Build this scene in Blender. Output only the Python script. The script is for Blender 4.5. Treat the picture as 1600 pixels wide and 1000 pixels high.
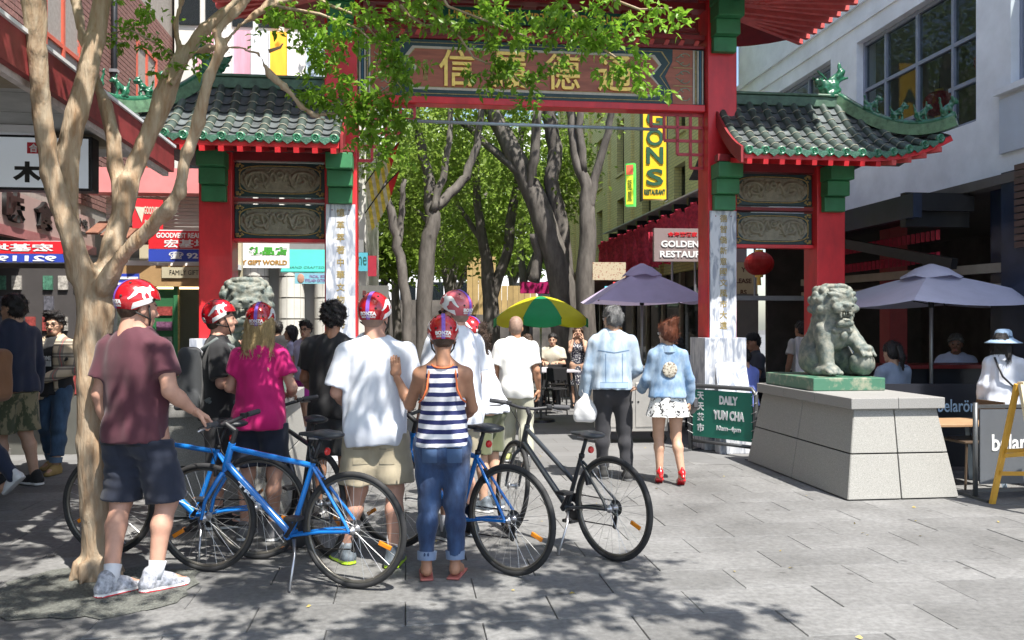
import bpy, bmesh, math, random
import numpy as np
from mathutils import Vector, Matrix, Euler
random.seed(7); RNG = np.random.default_rng(7)
scene = bpy.context.scene
for o in list(bpy.data.objects): bpy.data.objects.remove(o)
R = math.radians
# ------------------------------------------------------------------ camera
F = 1350.0; CAMH = 1.55; HOR = 509.0
cd = bpy.data.cameras.new('camera'); cam = bpy.data.objects.new('camera', cd)
scene.collection.objects.link(cam); scene.camera = cam
cam.location = (0, 0, CAMH); cam.rotation_euler = (R(90), 0, 0)
cd.sensor_width = 36; cd.lens = F/1600*36; cd.shift_y = 9/1600; cd.clip_end = 800; cd.clip_start = .05
# ------------------------------------------------------------------ sky and sun
SUN_TO = Vector((.50, -.72, 0)).normalized()*math.cos(R(61)) + Vector((0, 0, math.sin(R(61))))
w = bpy.data.worlds.new('World'); scene.world = w; w.use_nodes = True
nt = w.node_tree; bg = nt.nodes['Background']
sk = nt.nodes.new('ShaderNodeTexSky'); sk.sky_type = 'NISHITA'; sk.sun_disc = False
sk.sun_elevation = R(61); sk.sun_rotation = math.atan2(SUN_TO.x, SUN_TO.y); sk.air_density = 1.0; sk.dust_density = 1.5
nt.links.new(sk.outputs[0], bg.inputs[0]); bg.inputs[1].default_value = .125
sl = bpy.data.lights.new('sun', 'SUN'); sun = bpy.data.objects.new('sun', sl); scene.collection.objects.link(sun)
sl.energy = 5.0; sl.angle = R(.53); sl.color = (1, .955, .88)
sun.rotation_euler = SUN_TO.to_track_quat('Z', 'Y').to_euler()
scene.view_settings.view_transform = 'Standard'; scene.view_settings.look = 'None'
scene.view_settings.exposure = 1.1; scene.view_settings.gamma = 1
scene.cycles.max_bounces = 7; scene.cycles.diffuse_bounces = 3; scene.cycles.transparent_max_bounces = 6
scene.cycles.use_denoising = True; scene.cycles.use_adaptive_sampling = True; scene.cycles.adaptive_threshold = .02
scene.cycles.sample_clamp_indirect = 6
# ------------------------------------------------------------------ frames of reference
YAW = R(7.0); CG = Vector((.305, 10.62, 0))          # the gate's centre on the ground; the street runs along V
U = Vector((math.cos(YAW), math.sin(YAW), 0)); V = Vector((-math.sin(YAW), math.cos(YAW), 0))
def S(u, v, z=0): return CG + u*U + v*V + Vector((0, 0, z))
def at(px, d, z=0): return Vector(((px-800)/F*d, d, z))        # where a thing at depth d stands
def zat(py, d): return CAMH + (HOR-py)/F*d
def pt(px, py, d): return Vector(((px-800)/F*d, d, zat(py, d)))
# ------------------------------------------------------------------ scene helpers
COL = scene.collection
def put(o, label=None, cat=None, group=None, kind=None):
    if label: o['label'] = label
    if cat: o['category'] = cat
    if group: o['group'] = group
    if kind: o['kind'] = kind
    return o
def thing(name, label, cat, loc=(0, 0, 0), rotz=0, group=None):
    o = bpy.data.objects.new(name, None); COL.objects.link(o); o.empty_display_size = .1
    o.location = loc; o.rotation_euler = (0, 0, rotz)
    return put(o, label, cat, group)
def link(name, me, parent=None, mats=None):
    o = bpy.data.objects.new(name, me); COL.objects.link(o)
    if parent is not None: o.parent = parent
    if mats is not None:
        for m in (mats if isinstance(mats, (list, tuple)) else [mats]): me.materials.append(m)
    return o
def mkmesh(verts, faces, smooth=False, midx=None, name='m'):
    me = bpy.data.meshes.new(name)
    if isinstance(faces, np.ndarray):
        nf, k = faces.shape; verts = np.asarray(verts, np.float32)
        me.vertices.add(len(verts)); me.vertices.foreach_set('co', verts.ravel())
        me.loops.add(nf*k); me.loops.foreach_set('vertex_index', faces.astype(np.int32).ravel())
        me.polygons.add(nf); me.polygons.foreach_set('loop_start', np.arange(0, nf*k, k, dtype=np.int32))
        me.polygons.foreach_set('loop_total', np.full(nf, k, np.int32))
    else:
        me.from_pydata([tuple(v) for v in verts], [], faces)
    if midx is not None: me.polygons.foreach_set('material_index', np.asarray(midx, np.int32))
    if smooth: me.polygons.foreach_set('use_smooth', np.ones(len(me.polygons), bool))
    me.update(calc_edges=True); me.validate()
    return me
class MB:
    def __init__(s): s.v = []; s.f = []; s.m = []; s.cm = 0
    def add(s, vs, fs):
        b = len(s.v); s.v += [Vector(v) for v in vs]; s.f += [tuple(i+b for i in f) for f in fs]; s.m += [s.cm]*len(fs); return s
    def box(s, c, d, M=None, taper=1.0):
        hx, hy, hz = d[0]/2, d[1]/2, d[2]/2; vs = []
        for z in (-1, 1):
            t = taper if z > 0 else 1
            vs += [Vector((x*hx*t, y*hy*t, z*hz)) for x, y in ((-1, -1), (1, -1), (1, 1), (-1, 1))]
        c = Vector(c)
        vs = [((M @ v) if M is not None else v)+c for v in vs]
        return s.add(vs, [(3, 2, 1, 0), (4, 5, 6, 7), (0, 1, 5, 4), (1, 2, 6, 5), (2, 3, 7, 6), (3, 0, 4, 7)])
    def b2(s, x0, x1, y0, y1, z0, z1): return s.box(((x0+x1)/2, (y0+y1)/2, (z0+z1)/2), (x1-x0, y1-y0, z1-z0))
    def bar(s, a, b, w, h, up=(0, 0, 1)):
        a = Vector(a); b = Vector(b); d = b-a; L = d.length; d = d.normalized(); up = Vector(up)
        if abs(d.dot(up)) > .98: up = Vector((0, 1, 0))
        x = d.cross(up).normalized(); y = x.cross(d)
        M = Matrix((x, d, y)).transposed()
        return s.box((a+b)/2, (w, L, h), M)
    def tube(s, pts, r, n=8, caps=True, closed=False):
        pts = [Vector(p) for p in pts]; N = len(pts)
        rr = r if isinstance(r, (list, tuple)) else [r]*N
        vs = []; fs = []; prev = None
        for i, p in enumerate(pts):
            if closed: t = pts[(i+1) % N]-pts[i-1]
            else: t = pts[min(i+1, N-1)]-pts[max(i-1, 0)]
            if t.length < 1e-9: t = Vector((0, 0, 1))
            t.normalize()
            if prev is None:
                a = Vector((0, 0, 1)) if abs(t.z) < .9 else Vector((1, 0, 0))
                x = t.cross(a).normalized()
            else: x = (prev-t*prev.dot(t)).normalized()
            y = t.cross(x); prev = x
            for k in range(n):
                q = 2*math.pi*k/n; vs.append(p+(x*math.cos(q)+y*math.sin(q))*rr[i])
        for i in range(N if closed else N-1):
            j = (i+1) % N
            for k in range(n):
                l = (k+1) % n; fs.append((i*n+k, i*n+l, j*n+l, j*n+k))
        if caps and not closed:
            fs.append(tuple(reversed(range(n)))); fs.append(tuple((N-1)*n+k for k in range(n)))
        return s.add(vs, fs)
    def lathe(s, prof, n=16, c=(0, 0, 0), M=None, a0=0, a1=2*math.pi):
        full = abs(a1-a0-2*math.pi) < 1e-6; m = n if full else n+1; vs = []; fs = []; c = Vector(c)
        for r, z in prof:
            for k in range(m):
                q = a0+(a1-a0)*k/n; v = Vector((r*math.cos(q), r*math.sin(q), z))
                vs.append(((M @ v) if M is not None else v)+c)
        for i in range(len(prof)-1):
            for k in range(n):
                l = (k+1) % m; fs.append((i*m+k, i*m+l, (i+1)*m+l, (i+1)*m+k))
        return s.add(vs, fs)
    def torus(s, c, Rr, r, M=None, n=48, k=8, sx=1.0):
        c = Vector(c); vs = []; fs = []
        for i in range(n):
            a = 2*math.pi*i/n
            for j in range(k):
                b = 2*math.pi*j/k
                v = Vector(((Rr+r*math.cos(b))*math.cos(a), r*sx*math.sin(b), (Rr+r*math.cos(b))*math.sin(a)))
                vs.append(((M @ v) if M is not None else v)+c)
        for i in range(n):
            for j in range(k):
                fs.append((i*k+j, ((i+1) % n)*k+j, ((i+1) % n)*k+(j+1) % k, i*k+(j+1) % k))
        return s.add(vs, fs)
    def prism(s, poly, y0, y1, M=None, c=(0, 0, 0)):      # polygon in x,z pushed along y
        c = Vector(c); n = len(poly)
        vs = [Vector((x, y, z)) for y in (y0, y1) for x, z in poly]
        vs = [((M @ v) if M is not None else v)+c for v in vs]
        fs = [tuple(range(n)), tuple(reversed(range(n, 2*n)))]+[(i, i+n, (i+1) % n+n, (i+1) % n) for i in range(n)]
        return s.add(vs, fs)
    def sph(s, c, r, n=12, k=8, M=None):
        r = r if isinstance(r, (tuple, list)) else (r, r, r); c = Vector(c); vs = []; fs = []
        for i in range(k+1):
            t = math.pi*i/k
            for j in range(n):
                a = 2*math.pi*j/n
                v = Vector((r[0]*math.sin(t)*math.cos(a), r[1]*math.sin(t)*math.sin(a), r[2]*math.cos(t)))
                vs.append(((M @ v) if M is not None else v)+c)
        for i in range(k):
            for j in range(n): fs.append((i*n+j, (i+1)*n+j, (i+1)*n+(j+1) % n, i*n+(j+1) % n))
        return s.add(vs, fs)
    def mesh(s, smooth=False):
        me = bpy.data.meshes.new('m'); me.from_pydata([tuple(v) for v in s.v], [], s.f)
        me.polygons.foreach_set('material_index', s.m)
        if smooth is not False:
            me.polygons.foreach_set('use_smooth', [True]*len(me.polygons))
        me.update()
        bm = bmesh.new(); bm.from_mesh(me); bmesh.ops.recalc_face_normals(bm, faces=bm.faces); bm.to_mesh(me); bm.free()
        if smooth is not False and smooth is not True: me.set_sharp_from_angle(angle=R(smooth))
        return me
    def build(s, name, mats, parent=None, smooth=False, bev=0):
        o = link(name, s.mesh(smooth), parent, mats)
        if bev:
            b = o.modifiers.new('bevel', 'BEVEL'); b.width = bev; b.segments = 2; b.limit_method = 'ANGLE'; b.angle_limit = R(40)
        return o
def RZ(a): return Matrix.Rotation(a, 3, 'Z')
def RX(a): return Matrix.Rotation(a, 3, 'X')
def RY(a): return Matrix.Rotation(a, 3, 'Y')
# lettering: real filled outlines, fitted to a box of width w and height h, lying in x,z and facing -y
def letters(name, s, m, parent, c, w=None, h=None, depth=.004, bold=0, M=None, mirror=False, wrap=None, spacing=1.0):
    cu = bpy.data.curves.new('t', 'FONT'); cu.body = s; cu.size = 1; cu.offset = bold; cu.extrude = .5; cu.resolution_u = 3
    cu.space_character = spacing; cu.align_x = 'CENTER'
    o = bpy.data.objects.new('t', cu); COL.objects.link(o)
    me = bpy.data.meshes.new_from_object(o.evaluated_get(bpy.context.evaluated_depsgraph_get()))
    bpy.data.objects.remove(o); bpy.data.curves.remove(cu)
    n = len(me.vertices)
    if n == 0: return None
    co = np.zeros(n*3, np.float32); me.vertices.foreach_get('co', co); co = co.reshape(-1, 3)
    lo = co.min(0); hi = co.max(0); sz = np.maximum(hi-lo, 1e-6)
    fx = w/sz[0] if w else None; fz = h/sz[1] if h else None
    fx = fx or fz; fz = fz or fx
    x = (co[:, 0]-(lo[0]+hi[0])/2)*fx*(-1 if mirror else 1); z = (co[:, 1]-(lo[1]+hi[1])/2)*fz
    y = np.where(co[:, 2] > 0, -depth, .001)
    out = np.stack([x, y, z], 1)
    if wrap is not None: out = wrap(out)
    else:
        if M is not None: out = out @ np.array(M).T
        out = out+np.array(c)
    me.vertices.foreach_set('co', out.astype(np.float32).ravel())
    if mirror: me.flip_normals()
    me.materials.clear(); me.update()
    return link(name, me, parent, m)
# ------------------------------------------------------------------ procedural materials
MATS = {}
def mat(name, col, rough=.6, var=.12, vscale=6, bump=0, bscale=40, metal=0, spec=.5, emit=0, col2=None, mix=None, trans=0, coat=0, rand=0, sheen=0, stretch=None, world=False):
    if name in MATS: return MATS[name]
    m = bpy.data.materials.new(name); m.use_nodes = True; MATS[name] = m
    n = m.node_tree.nodes; l = m.node_tree.links; p = n['Principled BSDF']
    p.inputs['Roughness'].default_value = rough; p.inputs['Metallic'].default_value = metal; p.inputs['Specular IOR Level'].default_value = spec
    p.inputs['Coat Weight'].default_value = coat; p.inputs['Sheen Weight'].default_value = sheen
    tc = n.new('ShaderNodeTexCoord'); vec = tc.outputs['Object']
    if world: vec = n.new('ShaderNodeNewGeometry').outputs['Position']
    if stretch:
        mp = n.new('ShaderNodeMapping'); mp.inputs['Scale'].default_value = stretch; l.new(vec, mp.inputs[0]); vec = mp.outputs[0]
    c4 = (*col, 1); cur = None
    if col2 is None: a = tuple(max(0, c*(1-var)) for c in col); b = tuple(min(1, c*(1+var)) for c in col)
    else: a, b = col, col2
    if var > 0 or col2 is not None:
        no = n.new('ShaderNodeTexNoise'); no.inputs['Scale'].default_value = vscale; no.inputs['Detail'].default_value = 5; no.inputs['Roughness'].default_value = .62; l.new(vec, no.inputs['Vector'])
        cr = n.new('ShaderNodeValToRGB'); cr.color_ramp.elements[0].position = (mix or (.3, .7))[0]; cr.color_ramp.elements[1].position = (mix or (.3, .7))[1]
        cr.color_ramp.elements[0].color = (*a, 1); cr.color_ramp.elements[1].color = (*b, 1); l.new(no.outputs['Fac'], cr.inputs[0]); cur = cr.outputs[0]
    if rand > 0:
        oi = n.new('ShaderNodeObjectInfo'); hs = n.new('ShaderNodeHueSaturation'); mr = n.new('ShaderNodeMapRange')
        mr.inputs[3].default_value = 1-rand; mr.inputs[4].default_value = 1+rand; l.new(oi.outputs['Random'], mr.inputs[0]); l.new(mr.outputs[0], hs.inputs['Value'])
        if cur: l.new(cur, hs.inputs['Color'])
        else: hs.inputs['Color'].default_value = c4
        cur = hs.outputs[0]
    if cur: l.new(cur, p.inputs['Base Color'])
    else: p.inputs['Base Color'].default_value = c4
    if bump:
        nb = n.new('ShaderNodeTexNoise'); nb.inputs['Scale'].default_value = bscale; nb.inputs['Detail'].default_value = 4; l.new(vec, nb.inputs['Vector'])
        bp = n.new('ShaderNodeBump'); bp.inputs['Strength'].default_value = min(1, bump); bp.inputs['Distance'].default_value = .02*bump; l.new(nb.outputs['Fac'], bp.inputs['Height']); l.new(bp.outputs[0], p.inputs['Normal'])
    if emit:
        p.inputs['Emission Color'].default_value = c4; p.inputs['Emission Strength'].default_value = emit
        if cur: l.new(cur, p.inputs['Emission Color'])
    if trans:
        tr = n.new('ShaderNodeBsdfTranslucent'); ms = n.new('ShaderNodeMixShader'); ms.inputs[0].default_value = trans
        if cur: l.new(cur, tr.inputs[0])
        else: tr.inputs[0].default_value = c4
        l.new(p.outputs[0], ms.inputs[1]); l.new(tr.outputs[0], ms.inputs[2]); l.new(ms.outputs[0], n['Material Output'].inputs[0])
    return m
def glass(name, tint=(.9, .95, .95), rough=.02, opac=.25):
    if name in MATS: return MATS[name]
    m = bpy.data.materials.new(name); m.use_nodes = True; MATS[name] = m; n = m.node_tree.nodes; l = m.node_tree.links
    p = n['Principled BSDF']; p.inputs['Base Color'].default_value = (.02, .025, .03, 1); p.inputs['Roughness'].default_value = rough; p.inputs['Specular IOR Level'].default_value = .8
    tr = n.new('ShaderNodeBsdfTransparent'); tr.inputs[0].default_value = (*tint, 1)
    ms = n.new('ShaderNodeMixShader'); ms.inputs[0].default_value = opac
    l.new(tr.outputs[0], ms.inputs[1]); l.new(p.outputs[0], ms.inputs[2]); l.new(ms.outputs[0], n['Material Output'].inputs[0])
    return m
# ------------------------------------------------------------------ smooth solids: a distance field turned into one continuous surface
def nets(Fd, lo, h):
    s = Fd < 0; nx, ny, nz = s.shape
    cnt = np.zeros((nx-1, ny-1, nz-1), np.int8)
    for i in (0, 1):
        for j in (0, 1):
            for k in (0, 1): cnt += s[i:nx-1+i, j:ny-1+j, k:nz-1+k]
    act = (cnt > 0) & (cnt < 8); idx = np.argwhere(act)
    acc = np.zeros((len(idx), 3), np.float32); num = np.zeros(len(idx), np.float32)
    cs = [(i, j, k) for i in (0, 1) for j in (0, 1) for k in (0, 1)]
    vals = {c: Fd[idx[:, 0]+c[0], idx[:, 1]+c[1], idx[:, 2]+c[2]] for c in cs}
    for a in cs:
        for ax in range(3):
            if a[ax] == 0:
                b = list(a); b[ax] = 1; b = tuple(b); fa = vals[a]; fb = vals[b]; cr = (fa < 0) != (fb < 0)
                t = np.where(cr, fa/np.where(np.abs(fa-fb) < 1e-12, 1e-12, fa-fb), 0)
                for q in range(3): acc[:, q] += np.where(cr, a[q]+(t if q == ax else 0), 0)
                num += cr
    v = np.asarray(lo, np.float32)+h*(idx+acc/num[:, None])
    ids = np.full(act.shape, -1, np.int32); ids[act] = np.arange(len(idx))
    out = []
    for ax in range(3):
        b, c = [(1, 2), (2, 0), (0, 1)][ax]
        sl0 = [slice(None)]*3; sl1 = [slice(None)]*3; sl0[ax] = slice(0, -1); sl1[ax] = slice(1, None)
        for sl in (sl0, sl1):
            sl[b] = slice(1, -1); sl[c] = slice(1, -1)
        s0 = s[tuple(sl0)]; s1 = s[tuple(sl1)]; e = np.argwhere(s0 != s1)
        if len(e) == 0: continue
        flip = s0[e[:, 0], e[:, 1], e[:, 2]]; e = e.copy(); e[:, b] += 1; e[:, c] += 1
        def cell(db, dc):
            q = e.copy(); q[:, b] += db; q[:, c] += dc; return ids[q[:, 0], q[:, 1], q[:, 2]]
        qd = np.stack([cell(-1, -1), cell(0, -1), cell(0, 0), cell(-1, 0)], 1)
        qd[~flip] = qd[~flip][:, ::-1]; out.append(qd)
    return v, np.concatenate(out)
class SDF:
    def __init__(s, lo, hi, h):
        s.lo = np.array(lo, np.float32)-2*h; s.h = h
        n = np.ceil((np.array(hi)-np.array(lo))/h).astype(int)+5; s.F = np.full(n, .5, np.float32); s.n = n
        s.ax = [s.lo[i]+h*np.arange(n[i], dtype=np.float32) for i in range(3)]
    def _reg(s, lo, hi):
        i0 = np.clip(np.floor((np.array(lo)-s.lo)/s.h).astype(int), 0, s.n); i1 = np.clip(np.ceil((np.array(hi)-s.lo)/s.h).astype(int)+1, 0, s.n)
        sl = tuple(slice(a, b) for a, b in zip(i0, i1))
        return sl, [s.ax[0][sl[0]][:, None, None], s.ax[1][sl[1]][None, :, None], s.ax[2][sl[2]][None, None, :]]
    def _mix(s, sl, d, k, op):
        f = s.F[sl]
        if op == 'sub':
            hh = np.maximum(k-np.abs(f+d), 0)/k; s.F[sl] = np.maximum(f, -d)+hh*hh*k*.25
        else:
            hh = np.maximum(k-np.abs(f-d), 0)/k; s.F[sl] = np.minimum(f, d)-hh*hh*k*.25
    def cap(s, a, b, r1, r2=None, k=.03, sq=(1, 1, 1), cuts=(), op='add'):
        r2 = r1 if r2 is None else r2; a = np.array(a, float); b = np.array(b, float); m = max(r1, r2)+k+s.h*2
        sl, P = s._reg(np.minimum(a, b)-m, np.maximum(a, b)+m)
        sq = np.array(sq, float); A = a*sq; B = b*sq; D = B-A; L = max(D@D, 1e-12)
        q = [P[i]*sq[i]-A[i] for i in range(3)]
        t = np.clip((q[0]*D[0]+q[1]*D[1]+q[2]*D[2])/L, 0, 1)
        d = np.sqrt((q[0]-t*D[0])**2+(q[1]-t*D[1])**2+(q[2]-t*D[2])**2)-(r1+t*(r2-r1))
        for pnt, nrm in cuts:
            nrm = np.array(nrm, float); nrm /= np.linalg.norm(nrm)
            d = np.maximum(d, (P[0]-pnt[0])*nrm[0]+(P[1]-pnt[1])*nrm[1]+(P[2]-pnt[2])*nrm[2])
        s._mix(sl, d.astype(np.float32), k, op); return s
    def ell(s, c, r, k=.03, Rm=None, op='add', cuts=()):
        c = np.array(c, float); r = np.array(r, float); m = max(r)+k+2*s.h
        sl, P = s._reg(c-m, c+m); q = [P[i]-c[i] for i in range(3)]
        if Rm is not None:
            Rm = np.array(Rm); q = [q[0]*Rm[0, i]+q[1]*Rm[1, i]+q[2]*Rm[2, i] for i in range(3)]
        k0 = np.sqrt((q[0]/r[0])**2+(q[1]/r[1])**2+(q[2]/r[2])**2)
        k1 = np.sqrt((q[0]/r[0]**2)**2+(q[1]/r[1]**2)**2+(q[2]/r[2]**2)**2)+1e-6
        d = k0*(k0-1)/k1
        for pnt, nrm in cuts:
            nrm = np.array(nrm, float); nrm /= np.linalg.norm(nrm)
            d = np.maximum(d, (P[0]-pnt[0])*nrm[0]+(P[1]-pnt[1])*nrm[1]+(P[2]-pnt[2])*nrm[2])
        s._mix(sl, d.astype(np.float32), k, op); return s
    def bx(s, c, hd, r=.01, k=.02, Rm=None, op='add'):
        c = np.array(c, float); hd = np.array(hd, float); m = np.linalg.norm(hd)+k+2*s.h
        sl, P = s._reg(c-m, c+m); q = [P[i]-c[i] for i in range(3)]
        if Rm is not None:
            Rm = np.array(Rm); q = [q[0]*Rm[0, i]+q[1]*Rm[1, i]+q[2]*Rm[2, i] for i in range(3)]
        e = [np.abs(q[i])-(hd[i]-r) for i in range(3)]
        d = np.sqrt(np.maximum(e[0], 0)**2+np.maximum(e[1], 0)**2+np.maximum(e[2], 0)**2)+np.minimum(np.maximum(np.maximum(e[0], e[1]), e[2]), 0)-r
        s._mix(sl, d.astype(np.float32), k, op); return s
    def cut(s, p, nrm):
        nrm = np.array(nrm, float); nrm /= np.linalg.norm(nrm)
        d = (s.ax[0][:, None, None]-p[0])*nrm[0]+(s.ax[1][None, :, None]-p[1])*nrm[1]+(s.ax[2][None, None, :]-p[2])*nrm[2]
        s.F = np.maximum(s.F, d.astype(np.float32)); return s
    def rough(s, amp, fr, seed=0, st=(1, 1, 1)):
        rg = np.random.default_rng(seed); X = s.ax[0][:, None, None]; Y = s.ax[1][None, :, None]; Z = s.ax[2][None, None, :]
        near = np.abs(s.F) < .06; ix = np.nonzero(near); x = s.ax[0][ix[0]]; y = s.ax[1][ix[1]]; z = s.ax[2][ix[2]]
        acc = np.zeros(len(x), np.float32)
        wx = .5*np.sin(fr*.6*(y*st[1]+.7*z*st[2])+1.3); wz = .5*np.sin(fr*.7*(x*st[0]-.6*y)+2.1)
        for q in range(5):
            d = rg.normal(size=3); d /= np.linalg.norm(d); f = fr*rg.uniform(.6, 1.7)
            acc += np.sin(f*(d[0]*x*st[0]+d[1]*y*st[1]+d[2]*z*st[2])+rg.uniform(0, 6.3)+wx+wz)
        s.F[ix] += acc*amp/2.2; return s
    def mesh(s): return nets(s.F, s.lo, s.h)
    def obj(s, name, mats, parent=None, mfn=None):
        v, f = s.mesh(); mi = None
        if mfn is not None: mi = mfn(v[f].mean(1))
        return link(name, mkmesh(v, f, True, mi), parent, mats)
# ------------------------------------------------------------------ ground
PAVE = mat('granite_paver', (.160, .161, .162), .75, .25, 26, bump=.35, bscale=160, rand=.13, world=True)
def grime(m):          # stains, gum spots and worn patches that run across the slabs
    n = m.node_tree.nodes; l = m.node_tree.links; p = n['Principled BSDF']; src = p.inputs['Base Color'].links[0].from_socket; g = n.new('ShaderNodeNewGeometry').outputs['Position']
    a = n.new('ShaderNodeTexNoise'); a.inputs['Scale'].default_value = .9; a.inputs['Detail'].default_value = 9; a.inputs['Roughness'].default_value = .65; l.new(g, a.inputs['Vector']); r1 = n.new('ShaderNodeValToRGB'); r1.color_ramp.elements[0].position = .34; r1.color_ramp.elements[0].color = (.66, .65, .63, 1); r1.color_ramp.elements[1].position = .62; r1.color_ramp.elements[1].color = (1.12, 1.11, 1.09, 1); l.new(a.outputs[0], r1.inputs[0])
    v = n.new('ShaderNodeTexVoronoi'); v.inputs['Scale'].default_value = 3.1; l.new(g, v.inputs['Vector']); r2 = n.new('ShaderNodeValToRGB'); r2.color_ramp.elements[0].position = .055; r2.color_ramp.elements[0].color = (.42, .41, .40, 1); r2.color_ramp.elements[1].position = .085; l.new(v.outputs['Distance'], r2.inputs[0])
    m1 = n.new('ShaderNodeMix'); m1.data_type = 'RGBA'; m1.blend_type = 'MULTIPLY'; m1.inputs[0].default_value = 1; l.new(src, m1.inputs[6]); l.new(r1.outputs[0], m1.inputs[7]); m2 = n.new('ShaderNodeMix'); m2.data_type = 'RGBA'; m2.blend_type = 'MULTIPLY'; m2.inputs[0].default_value = .75; l.new(m1.outputs[2], m2.inputs[6]); l.new(r2.outputs[0], m2.inputs[7]); l.new(m2.outputs[2], p.inputs['Base Color'])
grime(PAVE)
m = mat('street_paving', (.27, .265, .255), .8, .2, 3, bump=.2, bscale=90)
n_ = m.node_tree.nodes; l_ = m.node_tree.links
bt = n_.new('ShaderNodeTexBrick'); bt.inputs['Scale'].default_value = 1; bt.inputs['Brick Width'].default_value = .8; bt.inputs['Row Height'].default_value = .4
bt.inputs['Mortar Size'].default_value = .006; bt.inputs['Color1'].default_value = (.172, .172, .172, 1); bt.inputs['Color2'].default_value = (.150, .150, .150, 1); bt.inputs['Mortar'].default_value = (.11, .105, .10, 1)
tc_ = n_.new('ShaderNodeTexCoord'); l_.new(tc_.outputs['Object'], bt.inputs['Vector'])
mx_ = n_.new('ShaderNodeMix'); mx_.data_type = 'RGBA'; mx_.blend_type = 'MULTIPLY'; mx_.inputs[0].default_value = .35
l_.new(bt.outputs[0], mx_.inputs[6])
ns_ = n_.new('ShaderNodeTexNoise'); ns_.inputs['Scale'].default_value = 1.3; ns_.inputs['Detail'].default_value = 8; l_.new(tc_.outputs['Object'], ns_.inputs['Vector'])
rp_ = n_.new('ShaderNodeValToRGB'); rp_.color_ramp.elements[0].color = (.45, .44, .43, 1); rp_.color_ramp.elements[0].position = .3; rp_.color_ramp.elements[1].position = .65; l_.new(ns_.outputs[0], rp_.inputs[0]); l_.new(rp_.outputs[0], mx_.inputs[7])
l_.new(mx_.outputs[2], n_['Principled BSDF'].inputs['Base Color'])
gr = MB().add([(-220, -60, -.028), (220, -60, -.028), (220, 300, -.028), (-220, 300, -.028)], [(0, 1, 2, 3)]).build('ground', mat('joint_sand', (.10, .097, .092), .95, .2, 30))
put(gr, kind='structure')
pv = bpy.data.objects.new('pavement', None)
far = MB().add([(-60, -1.2, 0), (60, -1.2, 0), (60, 160, 0), (-60, 160, 0)], [(0, 1, 2, 3)]).build('pavement', m)
put(far, kind='structure'); far.location = CG; far.rotation_euler = (0, 0, YAW)
# near paving: single slabs laid in running courses across the street
def paver_mesh(w, d, seed):
    rg = random.Random(seed); b = .003; z = [0 for _ in range(4)]
    o = [(-w/2, -d/2), (w/2, -d/2), (w/2, d/2), (-w/2, d/2)]; i = [(-w/2+b, -d/2+b), (w/2-b, -d/2+b), (w/2-b, d/2-b), (-w/2+b, d/2-b)]
    vs = [(x, y, -.028) for x, y in o]+[(x, y, -.005) for x, y in o]+[(x, y, 0) for x, y in i]
    fs = [(8, 9, 10, 11)]+[(k, (k+1) % 4, 4+(k+1) % 4, 4+k) for k in range(4)]+[(4+k, 4+(k+1) % 4, 8+(k+1) % 4, 8+k) for k in range(4)]
    return mkmesh(vs, fs)
pme = paver_mesh(.796, .396, 1); pme.materials.append(PAVE)
npv = 0; rest = MB()
for r in range(-1, 27):
    v = -1.4-.4*r
    for c in range(-14, 15):
        u = c*.8+(.4 if r % 2 else 0)
        p = S(u, v); d = max(p.y, .3); px = 800+p.x/d*F
        vis = p.y > 3.9 and -160 < px < 1760
        if vis and npv < 300 and p.y < 10.5:
            o = link('paving_slab', pme, far); o.location = (u, v, random.uniform(-.002, .0015)); o.rotation_euler = (random.uniform(-.003, .003), random.uniform(-.002, .002), random.uniform(-.002, .002)); npv += 1
        else:
            rest.box((u, v, -.014), (.796, .396, .028))
o = rest.build('paving_slabs', PAVE, far); o['kind'] = 'stuff'
# resin-bound gravel bed round the foot of the tree
gb = MB(); cx, cy = -2.45, 5.05; rg = random.Random(3); pts = []
for k in range(40):
    a = 2*math.pi*k/40; q = (abs(math.cos(a))**3+abs(math.sin(a))**3)**(-1/3); pts.append((cx+.58*q*math.cos(a)*rg.uniform(.90, 1.06), cy+.50*q*math.sin(a)*rg.uniform(.90, 1.06)))
gb.add([(x, y, .005) for x, y in pts], [tuple(range(40))])
put(gb.build('tree_bed', mat('gravel_bed', (.135, .14, .125), .95, .45, 60, bump=1, bscale=110)), 'dark gravel bed set in the paving round the tree foot', 'tree bed', kind='structure')
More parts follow.
